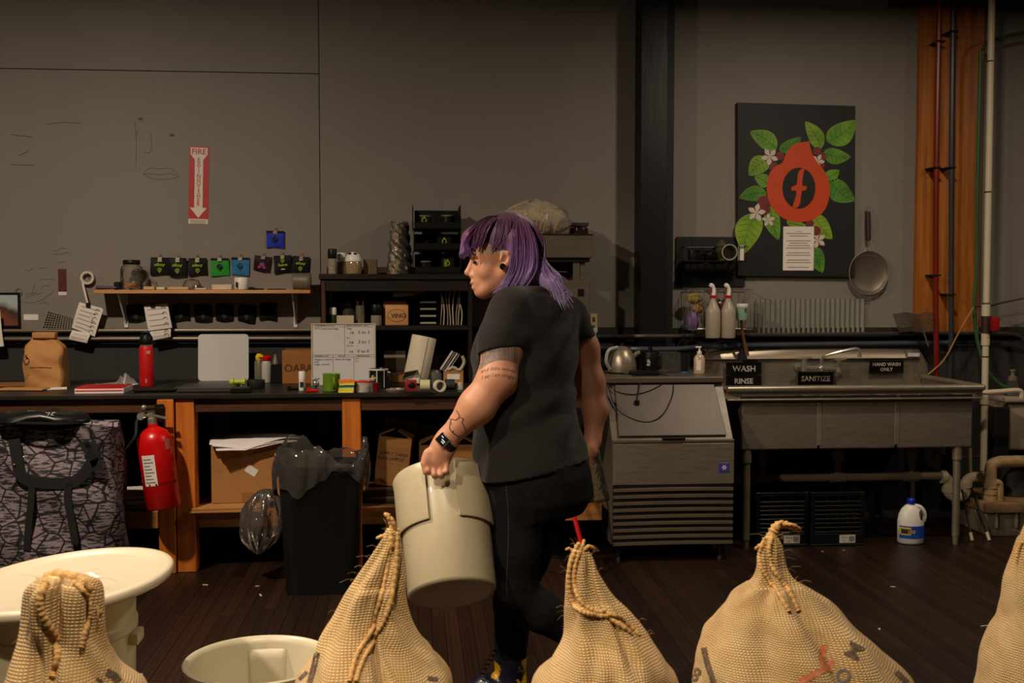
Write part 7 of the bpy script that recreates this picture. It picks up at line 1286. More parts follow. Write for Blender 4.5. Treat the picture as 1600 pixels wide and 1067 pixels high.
# ================================================================ the person: smooth implicit bodies meshed with surface nets
D0 = 3.70
def J(px, py, dd=0.): return PD(px, py, D0+dd)
RN = np.array(RGT); FN = np.array(FH); ZN = np.array((0., 0., 1.))
FACE = -.82*RN+.57*FN; LEFT = -.57*RN-.82*FN
class Field:
    def __init__(s, lo, hi, h):
        s.h = h; s.lo = np.array(lo, float); s.n = np.ceil((np.array(hi)-s.lo)/h).astype(int)+1
        s.ax = [(s.lo[i]+h*np.arange(s.n[i])).astype(np.float32) for i in range(3)]; s.d = np.full(s.n, .2, np.float32)
    def sl(s, lo, hi):
        a = np.clip(np.floor((np.array(lo)-s.lo)/s.h).astype(int), 0, s.n); b = np.clip(np.ceil((np.array(hi)-s.lo)/s.h).astype(int)+1, 0, s.n)
        S_ = tuple(slice(int(p), int(q)) for p, q in zip(a, b)); G = np.meshgrid(*[s.ax[i][S_[i]] for i in range(3)], indexing='ij'); return S_, G
    def put(s, S_, d, k, sub=False):
        o = s.d[S_]
        if o.size == 0: return
        if sub:
            hh_ = np.clip(.5-.5*(o+d)/k, 0, 1); s.d[S_] = o*(1-hh_)-d*hh_+k*hh_*(1-hh_)
        else:
            hh_ = np.clip(.5+.5*(o-d)/k, 0, 1); s.d[S_] = o*(1-hh_)+d*hh_-k*hh_*(1-hh_)
    def cap(s, a, b, ra, rb, k=.02, flat=None, sub=False):
        # tapered capsule; flat = (direction, factor) squashes it
        a = np.array(a, float); b = np.array(b, float); m = max(ra, rb)+k+.02
        S_, (X, Y, Z) = s.sl(np.minimum(a, b)-m, np.maximum(a, b)+m); px, py, pz = X-a[0], Y-a[1], Z-a[2]; ab = b-a
        t = np.clip((px*ab[0]+py*ab[1]+pz*ab[2])/max(1e-9, ab@ab), 0, 1); px -= t*ab[0]; py -= t*ab[1]; pz -= t*ab[2]; f = 1.
        if flat is not None:
            n_ = np.array(flat[0], float); n_ /= np.linalg.norm(n_); f = flat[1]; q = (px*n_[0]+py*n_[1]+pz*n_[2])*(1/f-1); px += q*n_[0]; py += q*n_[1]; pz += q*n_[2]
        s.put(S_, (np.sqrt(px*px+py*py+pz*pz)-(ra+(rb-ra)*t))*min(1, f), k, sub)
    def ell(s, c, r, axes=None, k=.02, sub=False):
        c = np.array(c, float); r = np.array(r, float); m = r.max()+k+.02; S_, (X, Y, Z) = s.sl(c-m, c+m); P = (X-c[0], Y-c[1], Z-c[2])
        A = axes if axes is not None else (RN, FN, ZN); q = [(P[0]*a[0]+P[1]*a[1]+P[2]*a[2]) for a in A]
        k0 = np.sqrt(sum((q[i]/r[i])**2 for i in range(3)))+1e-6; k1 = np.sqrt(sum((q[i]/r[i]**2)**2 for i in range(3)))+1e-6; s.put(S_, k0*(k0-1)/k1, k, sub)
    def loft(s, rows, grow=0., k=.03, fold=None):
        # rows: (centre, lateral radius, depth radius) from top to bottom
        Z_ = np.array([r[0][2] for r in rows])[::-1]; get = lambda v: np.array(v)[::-1]
        cx, cy, al, af = get([r[0][0] for r in rows]), get([r[0][1] for r in rows]), get([r[1]+grow for r in rows]), get([r[2]+grow for r in rows])
        lo = np.array([cx.min()-.3, cy.min()-.3, Z_[0]-.04]); hi = np.array([cx.max()+.3, cy.max()+.3, Z_[-1]+.05]); S_, (X, Y, Z) = s.sl(lo, hi); z = s.ax[2][S_[2]]
        def sm(v):
            zz = np.interp(z, Z_, v); return zz
        CX, CY, AL, AF = [sm(v)[None, None, :] for v in (cx, cy, al, af)]; px = X-CX; py = Y-CY; u = px*LEFT[0]+py*LEFT[1]; v = px*FACE[0]+py*FACE[1]
        if fold: AF = AF+fold(u, v, Z); AL = AL+fold(u, v, Z)
        q = np.sqrt((u/AL)**2+(v/AF)**2); d = (q-1)*np.minimum(AL, AF)*.95; d = np.maximum(d, Z-Z_[-1]-.0); d = np.maximum(d, Z_[0]-Z); s.put(S_, d, k)
    def cut(s, p, n_):
        # remove everything on the +n side of a plane
        p = np.array(p, float); n_ = np.array(n_, float); n_ /= np.linalg.norm(n_); d = (s.ax[0][:, None, None]-p[0])*n_[0]+(s.ax[1][None, :, None]-p[1])*n_[1]+(s.ax[2][None, None, :]-p[2])*n_[2]; s.d = np.maximum(s.d, d.astype(np.float32))
    def mesh(s):
        d = s.d; n = d.shape; ins = d < 0
        c = sum(ins[i:n[0]-1+i, j:n[1]-1+j, k:n[2]-1+k].astype(np.int8) for i in (0, 1) for j in (0, 1) for k in (0, 1)); act = (c > 0) & (c < 8); idx = np.full(act.shape, -1, np.int32); I = np.argwhere(act); idx[act] = np.arange(len(I))
        acc = np.zeros((len(I), 3)); cnt = np.zeros(len(I)); V8 = {(i, j, k): d[I[:, 0]+i, I[:, 1]+j, I[:, 2]+k].astype(float) for i in (0, 1) for j in (0, 1) for k in (0, 1)}
        for a in V8:
            for ax in range(3):
                if a[ax]: continue
                b = list(a); b[ax] = 1; b = tuple(b); va, vb = V8[a], V8[b]; m = (va < 0) != (vb < 0); t = np.where(m, va/np.where(m, va-vb, 1), 0)
                p = np.zeros((len(I), 3)); p[:] = a; p[:, ax] = t; acc += np.where(m[:, None], p, 0); cnt += m
        V = s.lo+(I+acc/cnt[:, None])*s.h; F = []
        for ax in range(3):
            sl0 = [slice(1, -1)]*3; sl1 = [slice(1, -1)]*3; sl0[ax] = slice(0, -1); sl1[ax] = slice(1, None)
            a = ins[tuple(sl0)]; b = ins[tuple(sl1)]; e = np.argwhere(a != b); off = np.ones(3, int); off[ax] = 0; e = e+off; u, v = [(1, 2), (2, 0), (0, 1)][ax]
            def cell(du, dv):
                q = e.copy(); q[:, u] -= du; q[:, v] -= dv; return idx[q[:, 0], q[:, 1], q[:, 2]]
            Qd = np.stack([cell(1, 1), cell(0, 1), cell(0, 0), cell(1, 0)], 1); fl = ins[e[:, 0], e[:, 1], e[:, 2]]; 
            # e is the lower end of the edge; flip when the inside lies above
            Qd[~fl] = Qd[~fl][:, ::-1]; F.append(Qd)
        F = np.concatenate(F); return V, F[(F >= 0).all(1)]
def implicit(name, fld, mat, parent, smooth_it=2):
    V, F = fld.mesh()
    for _ in range(smooth_it):            # light laplacian smoothing
        s_ = np.zeros_like(V); c_ = np.zeros(len(V))
        for a, b in ((0, 1), (1, 2), (2, 3), (3, 0)):
            np.add.at(s_, F[:, a], V[F[:, b]]); np.add.at(s_, F[:, b], V[F[:, a]]); np.add.at(c_, F[:, a], 1); np.add.at(c_, F[:, b], 1)
        V = V*.5+.5*s_/np.maximum(c_, 1)[:, None]
    org = np.array(parent['org']); me = bpy.data.meshes.new(name); me.vertices.add(len(V)); me.vertices.foreach_set('co', (V-org).astype(np.float32).ravel()); me.loops.add(len(F)*4); me.loops.foreach_set('vertex_index', F.astype(np.int32).ravel()); me.polygons.add(len(F)); me.polygons.foreach_set('loop_start', np.arange(len(F), dtype=np.int32)*4); me.update(calc_edges=True); me.validate()
    me.polygons.foreach_set('use_smooth', np.ones(len(me.polygons), bool)); me.materials.append(mat); o = bpy.data.objects.new(name, me); COL.objects.link(o); o.parent = parent; o['org'] = tuple(org); return o, V, F
foot_c = PD(795, 1090, 3.8); per = thing('person', 'person with long purple hair in dark shirt carrying two containers', 'person', (foot_c.x, foot_c.y, 0))
SKIN = M('skin', (198, 140, 108), rough=.5, var=.05, vs=14, bump=.04, bs=220)
SKIN.node_tree.nodes['Principled BSDF'].inputs['Subsurface Weight'].default_value = .12; SKIN.node_tree.nodes['Principled BSDF'].inputs['Subsurface Radius'].default_value = (.012, .005, .003)
rows = [(J(840, 462), .085, .075), (J(838, 474), .135, .100), (J(834, 488), .175, .125), (J(825, 520), .195, .155), (J(820, 560), .195, .165), (J(818, 600), .185, .160), (J(820, 640), .188, .162), (J(826, 690), .200, .172), (J(833, 725), .205, .178), (J(838, 750), .20, .175)]
# ---- bare body: head, neck, arms, hands, core
sh_l, el_l, wr_l = J(797, 487, -.14), J(779, 603, -.20), J(699, 685, -.20); sh_r, el_r, wr_r = J(893, 500, .15), J(922, 598, .15), J(926, 688, .12)
bo = Field((-.5, 3.1, .02), (.75, 4.3, 1.72), .0037)
bo.loft(rows, -.03, .02)
for a, b, ra, rb, k in ((sh_l, J(785, 545, -.17), .060, .063, .03), (J(785, 545, -.17), J(776, 590, -.20), .063, .058, .03), (J(778, 592, -.20), J(745, 635, -.21), .060, .056, .03), (J(745, 635, -.21), wr_l, .056, .031, .03), (J(787, 597, -.18), J(793, 602, -.17), .034, .030, .02),
                        (sh_r, J(910, 545, .16), .058, .056, .03), (J(910, 545, .16), el_r, .056, .048, .03), (el_r, J(930, 640, .14), .049, .042, .03), (J(930, 640, .14), wr_r, .042, .029, .03)): bo.cap(a, b, ra, rb, k)
# head, profile to the left
def H(px, py, lat=0.): return J(px, py, -lat)
bo.ell(H(790, 383), (.098, .077, .104), k=.02); bo.ell(H(766, 402), (.060, .062, .078), k=.03); bo.cap(H(800, 425), H(835, 468), .058, .066, .03); bo.cap(H(790, 437), H(815, 470), .045, .06, .03)
for s_ in (-1, 1):
    bo.cap(H(790, 424, s_*.048), H(759, 453, s_*.014), .026, .020, .022); bo.ell(H(763, 424, s_*.032), (.036, .030, .034), k=.02); bo.cap(H(744, 399, s_*.036), H(741, 397, s_*.006), .012, .012, .014); bo.cap(H(737, 430.5, s_*.011), H(741, 431, s_*.013), .0085, .007, .008)
bo.cap(H(775, 440), H(756, 451), .046, .030, .025); bo.ell(H(752.5, 456), (.022, .022, .018), k=.014); bo.ell(H(747, 440), (.020, .028, .026), k=.016); bo.ell(H(749, 424), (.024, .030, .030), k=.014)
bo.cap(H(741, 402), H(731.5, 424), .0085, .0105, .012); bo.ell(H(731, 426.5), (.0115, .012, .0105), k=.008)
bo.cap(H(738.5, 441, .014), H(738.5, 441, -.014), .0075, .0075, .006); bo.cap(H(741, 449.5, .012), H(741, 449.5, -.012), .008, .008, .006); bo.cap(H(734, 445.3, .022), H(734, 445.3, -.022), .0035, .0035, .003, sub=True)
for s_ in (-1, 1): bo.ell(H(741, 408.5, s_*.034), (.016, .016, .0115), k=.010, sub=True); bo.ell(H(747, 409, s_*.031), (.0135, .0135, .0115), k=.004)
for s_ in (-1, 1):
    L_ = .077*s_
    for q0, q1, r_ in (((786, 394), (793, 396), .008), ((793, 396), (796, 404), .008), ((796, 404), (792, 413), .008), ((792, 413), (786, 419), .0085), ((785, 396), (783, 405), .006)): bo.cap(H(*q0, L_*1.02), H(*q1, L_*1.06), r_, r_, .006, flat=(FN, .75))
    bo.ell(H(789, 406, L_*.95), (.014, .010, .022), k=.008); bo.ell(H(789, 404, L_*1.12), (.008, .008, .011), k=.004, sub=True)
# left hand closed over the rim of the bucket
pk = J(681, 722, -.205)
bo.cap(wr_l, J(692, 700, -.205), .033, .034, .02, flat=(FN, .8)); bo.cap(J(692, 700, -.205), J(680, 720, -.205), .036, .036, .02, flat=(FN, .72)); bo.cap(J(671, 716, -.205), J(692, 722, -.20), .021, .020, .018)
for i, (kx, ky, tx, ty) in enumerate(((667.5, 723, 668.5, 735), (677.5, 726, 678.5, 741), (687.5, 727, 688.5, 741), (697, 724, 697, 736))):
    a = J(kx, ky, -.215); b = J(tx, ty, -.228); c = J(tx+1.5, ty+3.5, -.212); e = J(tx+1, ty-1, -.196); rr_ = (.0098, .0104, .0102, .0090)[i]; bo.cap(a, b, rr_+.0008, rr_, .0022); bo.cap(b, c, rr_, rr_-.0006, .0018); bo.cap(c, e, rr_-.0006, rr_-.0014, .0018)
bo.cap(J(669, 708, -.215), J(663, 724, -.220), .015, .012, .01); bo.cap(J(663, 724, -.220), J(665, 738, -.222), .0115, .0095, .004)
# right hand gripping the clear tub
bo.cap(wr_r, J(920, 704, .10), .030, .034, .02, flat=(RN, .8)); bo.cap(J(920, 704, .10), J(913, 716, .09), .034, .03, .02, flat=(RN, .7))
for i in range(4):
    a = J(915+i*3.4, 714-i*2.2, .060+i*.012); b = J(914+i*3.6, 726-i*2, .055+i*.012); c = J(918+i*3.2, 738-i*2.2, .064+i*.012); bo.cap(a, b, .0105, .0098, .004); bo.cap(b, c, .0098, .0085, .003)
bo.cap(J(913, 704, .08), J(905, 716, .075), .014, .012, .01); bo.cap(J(905, 716, .075), J(904, 730, .078), .0115, .009, .004)
# legs inside the trousers
for a, b, ra, rb in ((J(815, 740, -.07), J(806, 920, -.09), .075, .05), (J(806, 920, -.09), J(905, 992, -.04), .048, .035), (J(856, 745, .09), J(812, 905, .09), .075, .05), (J(812, 905, .09), J(797, 1050, .11), .048, .035)): bo.cap(a, b, ra, rb, .03)
body_o, BV, BFc = implicit('body', bo, SKIN, per, 1)
bbv = BVHTree.FromPolygons([tuple(v) for v in BV], [tuple(int(i) for i in f) for f in BFc])
# ---- shirt
def fold(u, v, Z):
    return (.005*np.sin((u*.8+Z)*38+v*14)*np.clip((Z-.98)*5, 0, 1)+.006*np.sin(u*26+Z*34)*np.clip((1.2-Z)*4, 0, 1)+.004*np.sin(Z*58+v*22+u*9)*np.exp(-((Z-1.02)/.10)**2)+.003*np.sin(u*44-Z*20)*np.clip((1.0-Z)*6, 0, 1)).astype(np.float32)
shf = Field((-.35, 3.2, .7), (.7, 4.2, 1.48), .005)
srows = [(J(840, 457), .075, .068)]+rows[1:-1]+[(J(836, 745), .212, .186)]
shf.loft(srows, .006, .03, fold)
shf.ell(J(792, 535, .06), (.07, .07, .08), k=.06)
def sleeve(caps, hem, dirn):
    f2 = Field((-.35, 3.2, .7), (.7, 4.2, 1.48), .005)
    for c_ in caps: f2.cap(*c_)
    f2.cut(hem, dirn); shf.put((slice(None),)*3, f2.d, .03)
shf.cap(J(845, 470, -.02), J(805, 484, -.12), .055, .07, .05); shf.cap(J(850, 474, .03), J(884, 494, .12), .05, .062, .05)
sleeve([(J(800, 487, -.12), J(784, 530, -.165), .078, .074, .04), (J(784, 530, -.165), J(776, 585, -.19), .074, .070, .03)], J(778, 549, -.18), -ZN+.14*RN-.22*FN)
sleeve([(J(886, 496, .12), J(914, 560, .155), .072, .064, .04)], J(907, 531, .155), np.array(J(915, 560, .155))-np.array(J(898, 505, .15)))
shf.cut(J(836, 742, -.15), (np.array((0, 0, -1.))+.18*RN*1.0))
SHIRT = M('charcoal_jersey', (40, 37, 35), rough=.92, var=.12, vs=10, bump=.25, bs=16, sheen=.1, spec=.15)
implicit('shirt', shf, SHIRT, per, 4)
mb = MB()
# sleeve hems and neckline as thin rolled edges
# ---- trousers
tr = Field((-.35, 3.1, .0), (.75, 4.3, .95), .0055)
tr.loft([(J(830, 700), .19, .165), (J(838, 740), .20, .18), (J(842, 775), .195, .175), (J(840, 800), .17, .15)], 0, .05)
tr.ell(J(868, 752, .03), (.085, .12, .09), k=.06)
for a, b, ra, rb in ((J(814, 745, -.075), J(806, 860, -.09), .104, .082), (J(806, 860, -.09), J(806, 924, -.09), .082, .068), (J(806, 924, -.09), J(845, 955, -.07), .067, .066), (J(845, 955, -.07), J(910, 998, -.03), .066, .050), (J(856, 752, .085), J(822, 870, .09), .106, .080), (J(822, 870, .09), J(802, 940, .10), .074, .066), (J(802, 940, .10), J(797, 1030, .11), .066, .056)): tr.cap(a, b, ra, rb, .025)
for i in range(4): tr.cap(J(786, 918+i*7, -.15), J(826, 914+i*6, -.14), .006, .004, .010)
JEAN = M('black_denim', (20, 19, 20), rough=.85, var=.4, vs=24, bump=.2, bs=120, spec=.15)
trm = implicit('trousers', tr, JEAN, per, 2)
seam_ = MB(); tb = BVHTree.FromPolygons([tuple(v) for v in trm[1]], [tuple(int(i) for i in f) for f in trm[2]])
def onto(bv, px, py, off=.0012):
    r = ray(px, py).normalized(); h_ = bv.ray_cast(CAM, r)
    if h_[0] is None: h_ = bv.find_nearest(J(px, py, -.1))
    n_ = h_[1] if h_[1].dot(r) < 0 else -h_[1]; return h_[0]+n_*off
for i in range(46):
    y = 748+i*4.0; x = 790+3*sin(i*.1)+i*.10; seam_.tube([onto(tb, x, y), onto(tb, x, y+2.6)], .0016, 4)
o_ = seam_.build('side_stitching', M('grey_thread', (70, 68, 66), rough=.8), per); o_['kind'] = 'stuff'
# ---- boots
BOOTM = M('painted_boot', (18, 20, 44), rough=.35, col2=(206, 156, 24), vs=9, coat=.4)
for n_ in BOOTM.node_tree.nodes:
    if n_.type == 'VALTORGB': n_.color_ramp.elements[0].position = .49; n_.color_ramp.elements[1].position = .53
for nm, pts in (('boot', [((797, 1030, .11), (799, 1062, .11), .058, .052), ((803, 1072, .11), (760, 1072, .09), .042, .040), ((760, 1074, .09), (735, 1082, .08), .040, .030)]), ('boot', [((908, 994, -.03), (930, 1010, -.02), .050, .048), ((938, 1000, -.02), (934, 1040, -.02), .042, .040), ((934, 1040, -.02), (922, 1070, -.02), .040, .030)])):
    fb = Field(np.min([np.minimum(J(*p[0]), J(*p[1])) for p in pts], 0)-.09, np.max([np.maximum(J(*p[0]), J(*p[1])) for p in pts], 0)+.09, .005)
    for a, b, ra, rb in pts: fb.cap(J(*a), J(*b), ra, rb, .025)
    if pts[0][0][0] == 797: fb.cut((0, 0, .018), (0, 0, -1))
    bt = implicit(nm, fb, BOOTM, per, 2)[0]
    if pts[0][0][0] == 797:
        mb = MB(); c0 = J(803, 1072, .11); c1 = J(735, 1082, .08); ax = (c1-c0); ax.z = 0; ax.normalize(); sd = Vector((-ax.y, ax.x, 0)); n_ = 28; L0 = (c1-c0).length
        poly = [c0+ax*(L0*.5+(L0*.5+.045)*cos(2*pi*i/n_))+sd*(.047*sin(2*pi*i/n_)) for i in range(n_)]
        mb.add([(p.x, p.y, .0) for p in poly]+[(p.x, p.y, .022) for p in poly], [tuple(range(n_-1, -1, -1)), tuple(range(n_, 2*n_))]+[(i, (i+1) % n_, n_+(i+1) % n_, n_+i) for i in range(n_)]); mb.build('sole', M('dark_red_sole', (70, 12, 14), rough=.6), bt)
        for k in range(6):
            y = 1018+k*7; mb = MB(); x = 771-k*4; mb.tube([J(x-5, y, .06), J(x, y-2, .045), J(x+6, y, .05)], .003, 5); mb.build('lace', M('dark_lace', (30, 30, 40), rough=.4), bt)
# ---- eyes, ear plug, watch
for s_ in (1, -1):
    mb = MB(); mb.ball(H(746.8, 409.6, s_*.031), .0112, 14, 10); e_ = mb.build('eye', M('eye_white', (200, 186, 176), rough=.2), per); mb = MB(); mb.ball(H(742.4, 410, s_*.033), .0062, 12, 8, (.7, 1, 1)); mb.build('iris', M('dark_iris', (30, 22, 18), rough=.1), e_)
    mb = MB(); mb.tube([H(742.5, 409, s_*.046), H(740.2, 410.2, s_*.036), H(740.2, 410.6, s_*.024)], .0034, 6); mb.build('lashes', M('lash', (24, 18, 18), rough=.7), per)
    mb = MB(); mb.tube([H(742, 398, s_*.052), H(738.3, 396, s_*.038), H(737.8, 398, s_*.016)], [.002, .003, .002], 6); mb.build('eyebrow', M('brow', (70, 40, 40), rough=.9), per)
mb = MB(); mb.tube([H(737.6, 442, .014), H(735.8, 442.3, .005), H(735.6, 442.3, -.005), H(737.6, 442, -.014)], .0036, 8); mb.tube([H(740, 449, .012), H(738.2, 449.2, 0), H(740, 449, -.012)], .0040, 8); mb.build('lips', M('lip_skin', (164, 84, 72), rough=.4), per)
ec = H(785.5, 416.5, .092); mb = MB(); mb.T = Tr(ec) @ rot_to(-FH); mb.tube([(.0078*cos(q), .0085*sin(q), 0) for q in [2*pi*j/16 for j in range(16)]], .0026, 8, closed=True); mb.build('ear_tunnel', M('black_ring', (20, 18, 18), rough=.25), per); mb = MB(); mb.T = Tr(ec+FH*.004) @ rot_to(-FH); mb.lathe([(0, .0), (.0075, 0), (0, .0005)], n=14); mb.build('ear_tunnel_hole', M('dark_hole', (30, 14, 12), rough=.8), per)
wa = (J(684, 700, -.20)-wr_l).normalized(); wc = onto(bbv, 692.5, 687.5, .006); vn = (CAM-wc).normalized()*.75+(-RGT)*.45; wn = (vn-wa*vn.dot(wa)).normalized(); wsd = wa.cross(wn)
WM = Matrix(((wsd.x, wa.x, wn.x, wc.x), (wsd.y, wa.y, wn.y, wc.y), (wsd.z, wa.z, wn.z, wc.z), (0, 0, 0, 1)))
wt_ = thing('wrist_watch', 'square smart watch on the left wrist', 'watch', wc); wt_.pop('category'); wt_.pop('label'); wt_.parent = per; wt_.location = wc-Vector(per['org'])
mb = MB(); mb.T = WM; mb.box(-.021, .021, -.0185, .0185, -.006, .004); mb.build('case', CHROME, wt_, bevel=.006, seg=3); mb = MB(); mb.T = WM; mb.box(-.0185, .0185, -.016, .016, .0042, .0052); scn = mb.build('screen', M('watch_glass', (10, 10, 12), rough=.1, coat=.5), wt_, bevel=.0005)
mb = MB(); mb.T = WM
for k, (x, y, w_) in enumerate(((-.008, .006, .012), (-.006, .0, .016), (.006, -.007, .010))): mb.box(x-w_/2, x+w_/2, y-.0015, y+.0015, .0054, .0056)
mb.build('digits', M('screen_digits', (200, 200, 205), rough=.4, emis=.15), wt_)
mb = MB(); Rm = .0375; mb.T = WM; mb.grid(lambda u, v: Vector((Rm*1.0*cos(2*pi*u), (v-.5)*.020, -.036+Rm*.98*sin(2*pi*u))), 36, 1, cu=True); mb.build('band', BLACKR, wt_, solid=.003, smooth=60)
# ---- tattoos, inked on the skin surface
TAT = M('tattoo_ink', (96, 74, 62), rough=.6, var=.1); TATG = M('tattoo_wash', (150, 124, 108), rough=.6, col2=(98, 84, 78), vs=3, stretch=(60, 60, 2))
def tat_line(pts, wpx, mat=TAT, bv=bbv, n=6):
    P = spline([Vector((a, b, 0)) for a, b in pts], n); mb = MB(); mb.tube([onto(bv, p.x, p.y, .0003) for p in P], wpx/459/2, 4); return mb.build('tattoo', mat, per)
tat_line([(713, 641), (718, 650), (712, 656), (706, 655), (703, 664), (704, 672), (712, 679), (720, 682), (727, 676), (726, 668), (722, 660), (724, 654), (719, 652)], 1.7); tat_line([(700, 652), (704, 656), (706, 664)], 1.5); tat_line([(707, 673), (708, 674)], 4)
mb = MB(); mb.grid(lambda u, v: onto(bbv, 748+60*u, 551-10*u-10*sin(pi*u)+27*v, .0006), 26, 8); mb.build('tattoo', TATG, per, fix=False, smooth=70)
def tat_text(str_, x0, y0, wpx, hpx):
    text(str_, (0, 0, 0), .1, TAT, per, shear=.25); o = [c for c in per.children if c.name.startswith('lettering')][-1]; bpy.data.objects.remove(o)
    vs_, fs_ = TXT[(str_, .25, 0.)]; mx_ = max(v[0] for v in vs_); mb = MB()
    mb.add([onto(bbv, x0+v[0]/mx_*wpx, y0-v[1]*hpx/.7-6*sin(pi*(x0+v[0]/mx_*wpx-748)/60), .0006) for v in vs_], fs_); mb.build('tattoo', TAT, per, fix=False, smooth=60)
tat_text('and little words', 751, 584, 54, 5.5); tat_text('I say I am alright', 752, 594, 52, 5.5)
# ---- hair
def hairmat():
    m, nt, b = base('purple_hair'); L = nt.links.new; at = nd(nt, 'ShaderNodeAttribute'); at.attribute_name = 'strand'; r = nd(nt, 'ShaderNodeValToRGB'); e = r.color_ramp.elements; e[0].color = (*lin((64, 28, 54)), 1); e[1].color = (*lin((188, 168, 216)), 1); k = e.new(.24); k.color = (*lin((94, 46, 90)), 1); k = e.new(.52); k.color = (*lin((136, 100, 164)), 1); L(at.outputs['Fac'], r.inputs[0]); L(r.outputs[0], b.inputs['Base Color']); b.inputs['Roughness'].default_value = .5; tc = nd(nt, 'ShaderNodeTexCoord'); mp = nd(nt, 'ShaderNodeMapping'); mp.inputs['Scale'].default_value = (150, 150, 9); L(tc.outputs['Object'], mp.inputs[0]); nz = nd(nt, 'ShaderNodeTexNoise'); nz.inputs['Scale'].default_value = 1.; L(mp.outputs[0], nz.inputs['Vector']); bp = nd(nt, 'ShaderNodeBump'); bp.inputs['Strength'].default_value = .5; bp.inputs['Distance'].default_value = .004; L(nz.outputs[0], bp.inputs['Height']); L(bp.outputs[0], b.inputs['Normal']); b.inputs['Sheen Weight'].default_value = .2; return m
HAIR = hairmat()
hf = Field(np.array(J(800, 400))-(.32, .25, .22), np.array(J(800, 400))+(.32, .25, .19), .0045)
hf.ell(H(792, 378), (.106, .084, .105), k=.01); hf.cut(H(760, 384), (-.25*RN-1.0*ZN)); 
hf.ell(H(744, 368), (.048, .066, .036), axes=((RN*.8+ZN*.6), FN, (ZN*.8-RN*.6)), k=.03); hf.cap(H(735, 372, .03), H(726, 392, .028), .020, .010, .02); hf.cap(H(735, 372, -.02), H(726, 392, -.02), .020, .010, .02); hf.cap(H(733, 372, 0), H(723, 394, 0), .022, .011, .02)
hf.ell(H(822, 398), (.055, .080, .115), k=.03); hf.cap(H(806, 372, .062), H(812, 420, .066), .024, .026, .03); hf.cap(H(812, 420, .066), H(785, 452, .060), .022, .009, .02); hf.cap(H(806, 372, -.062), H(812, 425, -.066), .024, .024, .03)
hf.cap(H(838, 420, .03), H(862, 440, .06), .045, .034, .03); hf.cap(H(862, 440, .06), H(884, 468, .075), .032, .012, .02)
hv = implicit('hair', hf, HAIR, per, 2); ho = hv[0]
zt_ = np.clip((1.665-(hv[1][:, 2]))/.30, 0, 1); ca = ho.data.attributes.new('strand', 'FLOAT', 'POINT'); ca.data.foreach_set('value', zt_.astype(np.float32))
rn = random.Random(11); mb = MB(); tv = []
def strand(pts, r0, jit):
    j = [Vector((rn.gauss(0, 1), rn.gauss(0, 1), rn.gauss(0, 1))) for _ in pts]; tgt = Vector((rn.gauss(0, 1), rn.gauss(0, 1), rn.gauss(0, 1)))
    P = spline([H(x, y, l)+(tgt*.6+j[i]*.4)*jit*(.35+.65*i/(len(pts)-1)) for i, (x, y, l) in enumerate(pts)], 4); n0 = len(mb.v); N = len(P)
    mb.tube(P, [r0*(1-.75*(i/(N-1))**2) for i in range(N)], 4, cap=False); off = rn.uniform(-.09, .09)
    for i in range(N): 
        q = min(1, max(0, (1.66-P[i].z)/.30+off)); tv.extend([q]*4)
for k in range(150):
    l = rn.uniform(-.06, .078); strand([(778+rn.uniform(-6, 10), 338, l*.5), (757, 343, l*.85), (738, 356+abs(l)*60, l), (726+abs(l)*60, 376, l*1.0), (721+abs(l)*140+rn.uniform(-4, 6), 394+rn.uniform(-6, 10)-abs(l)*60, l*.9)], .0026, .006)
for k in range(110):
    f = rn.random(); strand([(785+rn.uniform(-6, 6), 337, .03), (772-f*18, 346, .066), (762-f*18, 360+f*4, .081), (757-f*16, 374+f*5, .080), (754-f*14+rn.uniform(-4, 4), 382+f*6+rn.uniform(-4, 5), .077)], .0024, .005)
for k in range(230):
    f = rn.random(); strand([(797+f*12, 335+f*2, .02), (803+f*22, 350, .066), (800+f*38, 382, .092), (796+f*42, 418, .094), (788+f*36, 442, .088), (773+f*40+rn.uniform(-3, 5), 462-f*10+rn.uniform(-6, 4), .074)], .0024, .006)
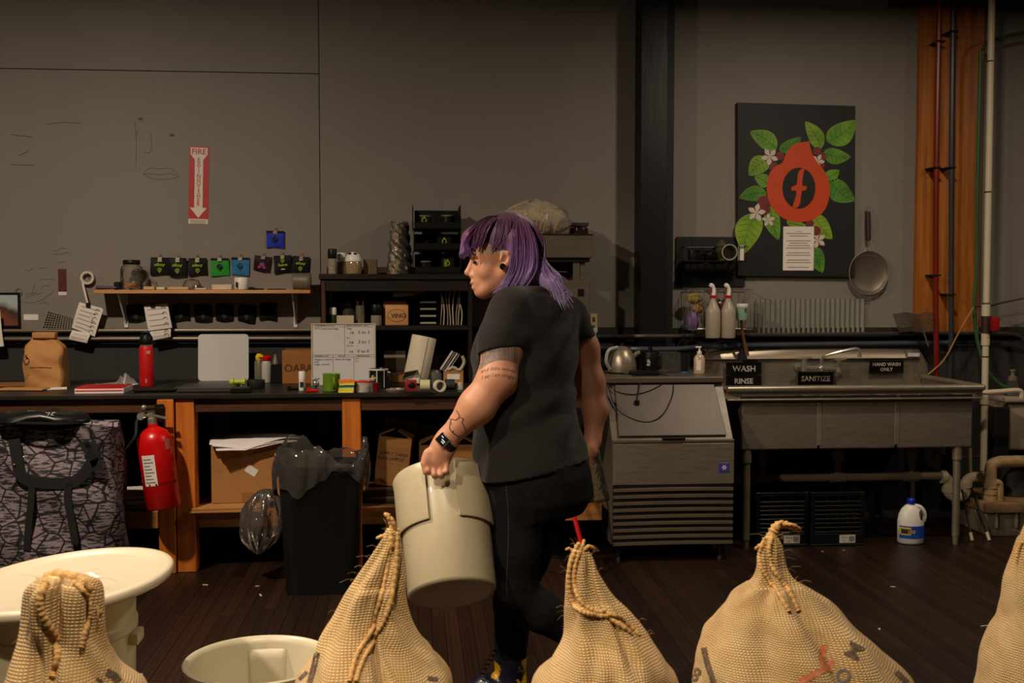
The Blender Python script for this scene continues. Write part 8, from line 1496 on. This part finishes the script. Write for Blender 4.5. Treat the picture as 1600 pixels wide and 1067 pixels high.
for k in range(150):
    l = rn.uniform(-.06, .08); strand([(805, 335, l*.4), (832, 350, l*.9), (846+rn.uniform(-3, 3), 378, l*.9), (849, 408, l), (846+rn.uniform(-4, 6), 436, l)], .0026, .006)
for k in range(150):
    f = rn.random(); strand([(832, 372, .05), (846, 405, .070), (850+f*10, 428, .085), (862+f*14, 446, .092), (876+f*14+rn.uniform(-6, 6), 468+rn.uniform(-10, 16), .085)], .0021, .009)
for k in range(130):
    f = rn.random(); strand([(788+rn.uniform(-8, 14), 335, .02), (779+f*20, 345, .064), (774+f*24, 362, .082), (772+f*22, 378, .082), (768+f*22+rn.uniform(-3, 3), 388+rn.uniform(-5, 4), .079)], .0024, .004)
for k in range(16):
    strand([(848, 410, .06), (865, 424, .08), (880+rn.uniform(-6, 10), 434+rn.uniform(-6, 10), .085)], .0007, .01)
so = mb.build('hair_strands', HAIR, per, fix=False, smooth=60); so['kind'] = 'stuff'
ca = so.data.attributes.new('strand', 'FLOAT', 'POINT'); ca.data.foreach_set('value', np.array(tv, np.float32))
# shaved side: short stubble patch over the temple
mb = MB(); mb.grid(lambda u, v: onto(bbv, 752+36*u, 380+16*v-4*u+6*u*v, .0006), 16, 10); mb.build('stubble', M('shaved_scalp', (190, 156, 132), rough=.7, col2=(150, 120, 102), vs=60), per, fix=False, smooth=70)
# ---- clear tub of green coffee in the far hand
T1 = J(905, 702, .14); T0 = J(925, 788, .11); ax = T1-T0; TL = ax.length; TMx = Tr(T0) @ rot_to(ax); tub = thing('bean_tub', 'clear tub of green coffee beans held in the far hand', 'container', T0)
mb = MB(); mb.T = TMx; mb.lathe([(0, 0), (.060, 0), (.066, .006), (.068, TL), (.066, TL), (.064, .010), (0, .005)], n=40); mb.build('tub', THIN, tub)
mb = MB(); mb.T = TMx; mb.lathe([(0, .007), (.061, .008), (.0635, .014), (.0645, TL*.78), (.03, TL*.80), (0, TL*.8)], n=40); mb.build('beans', M('green_beans', (186, 170, 124), rough=.7, col2=(120, 108, 72), vs=120, bump=1., bs=140), tub)
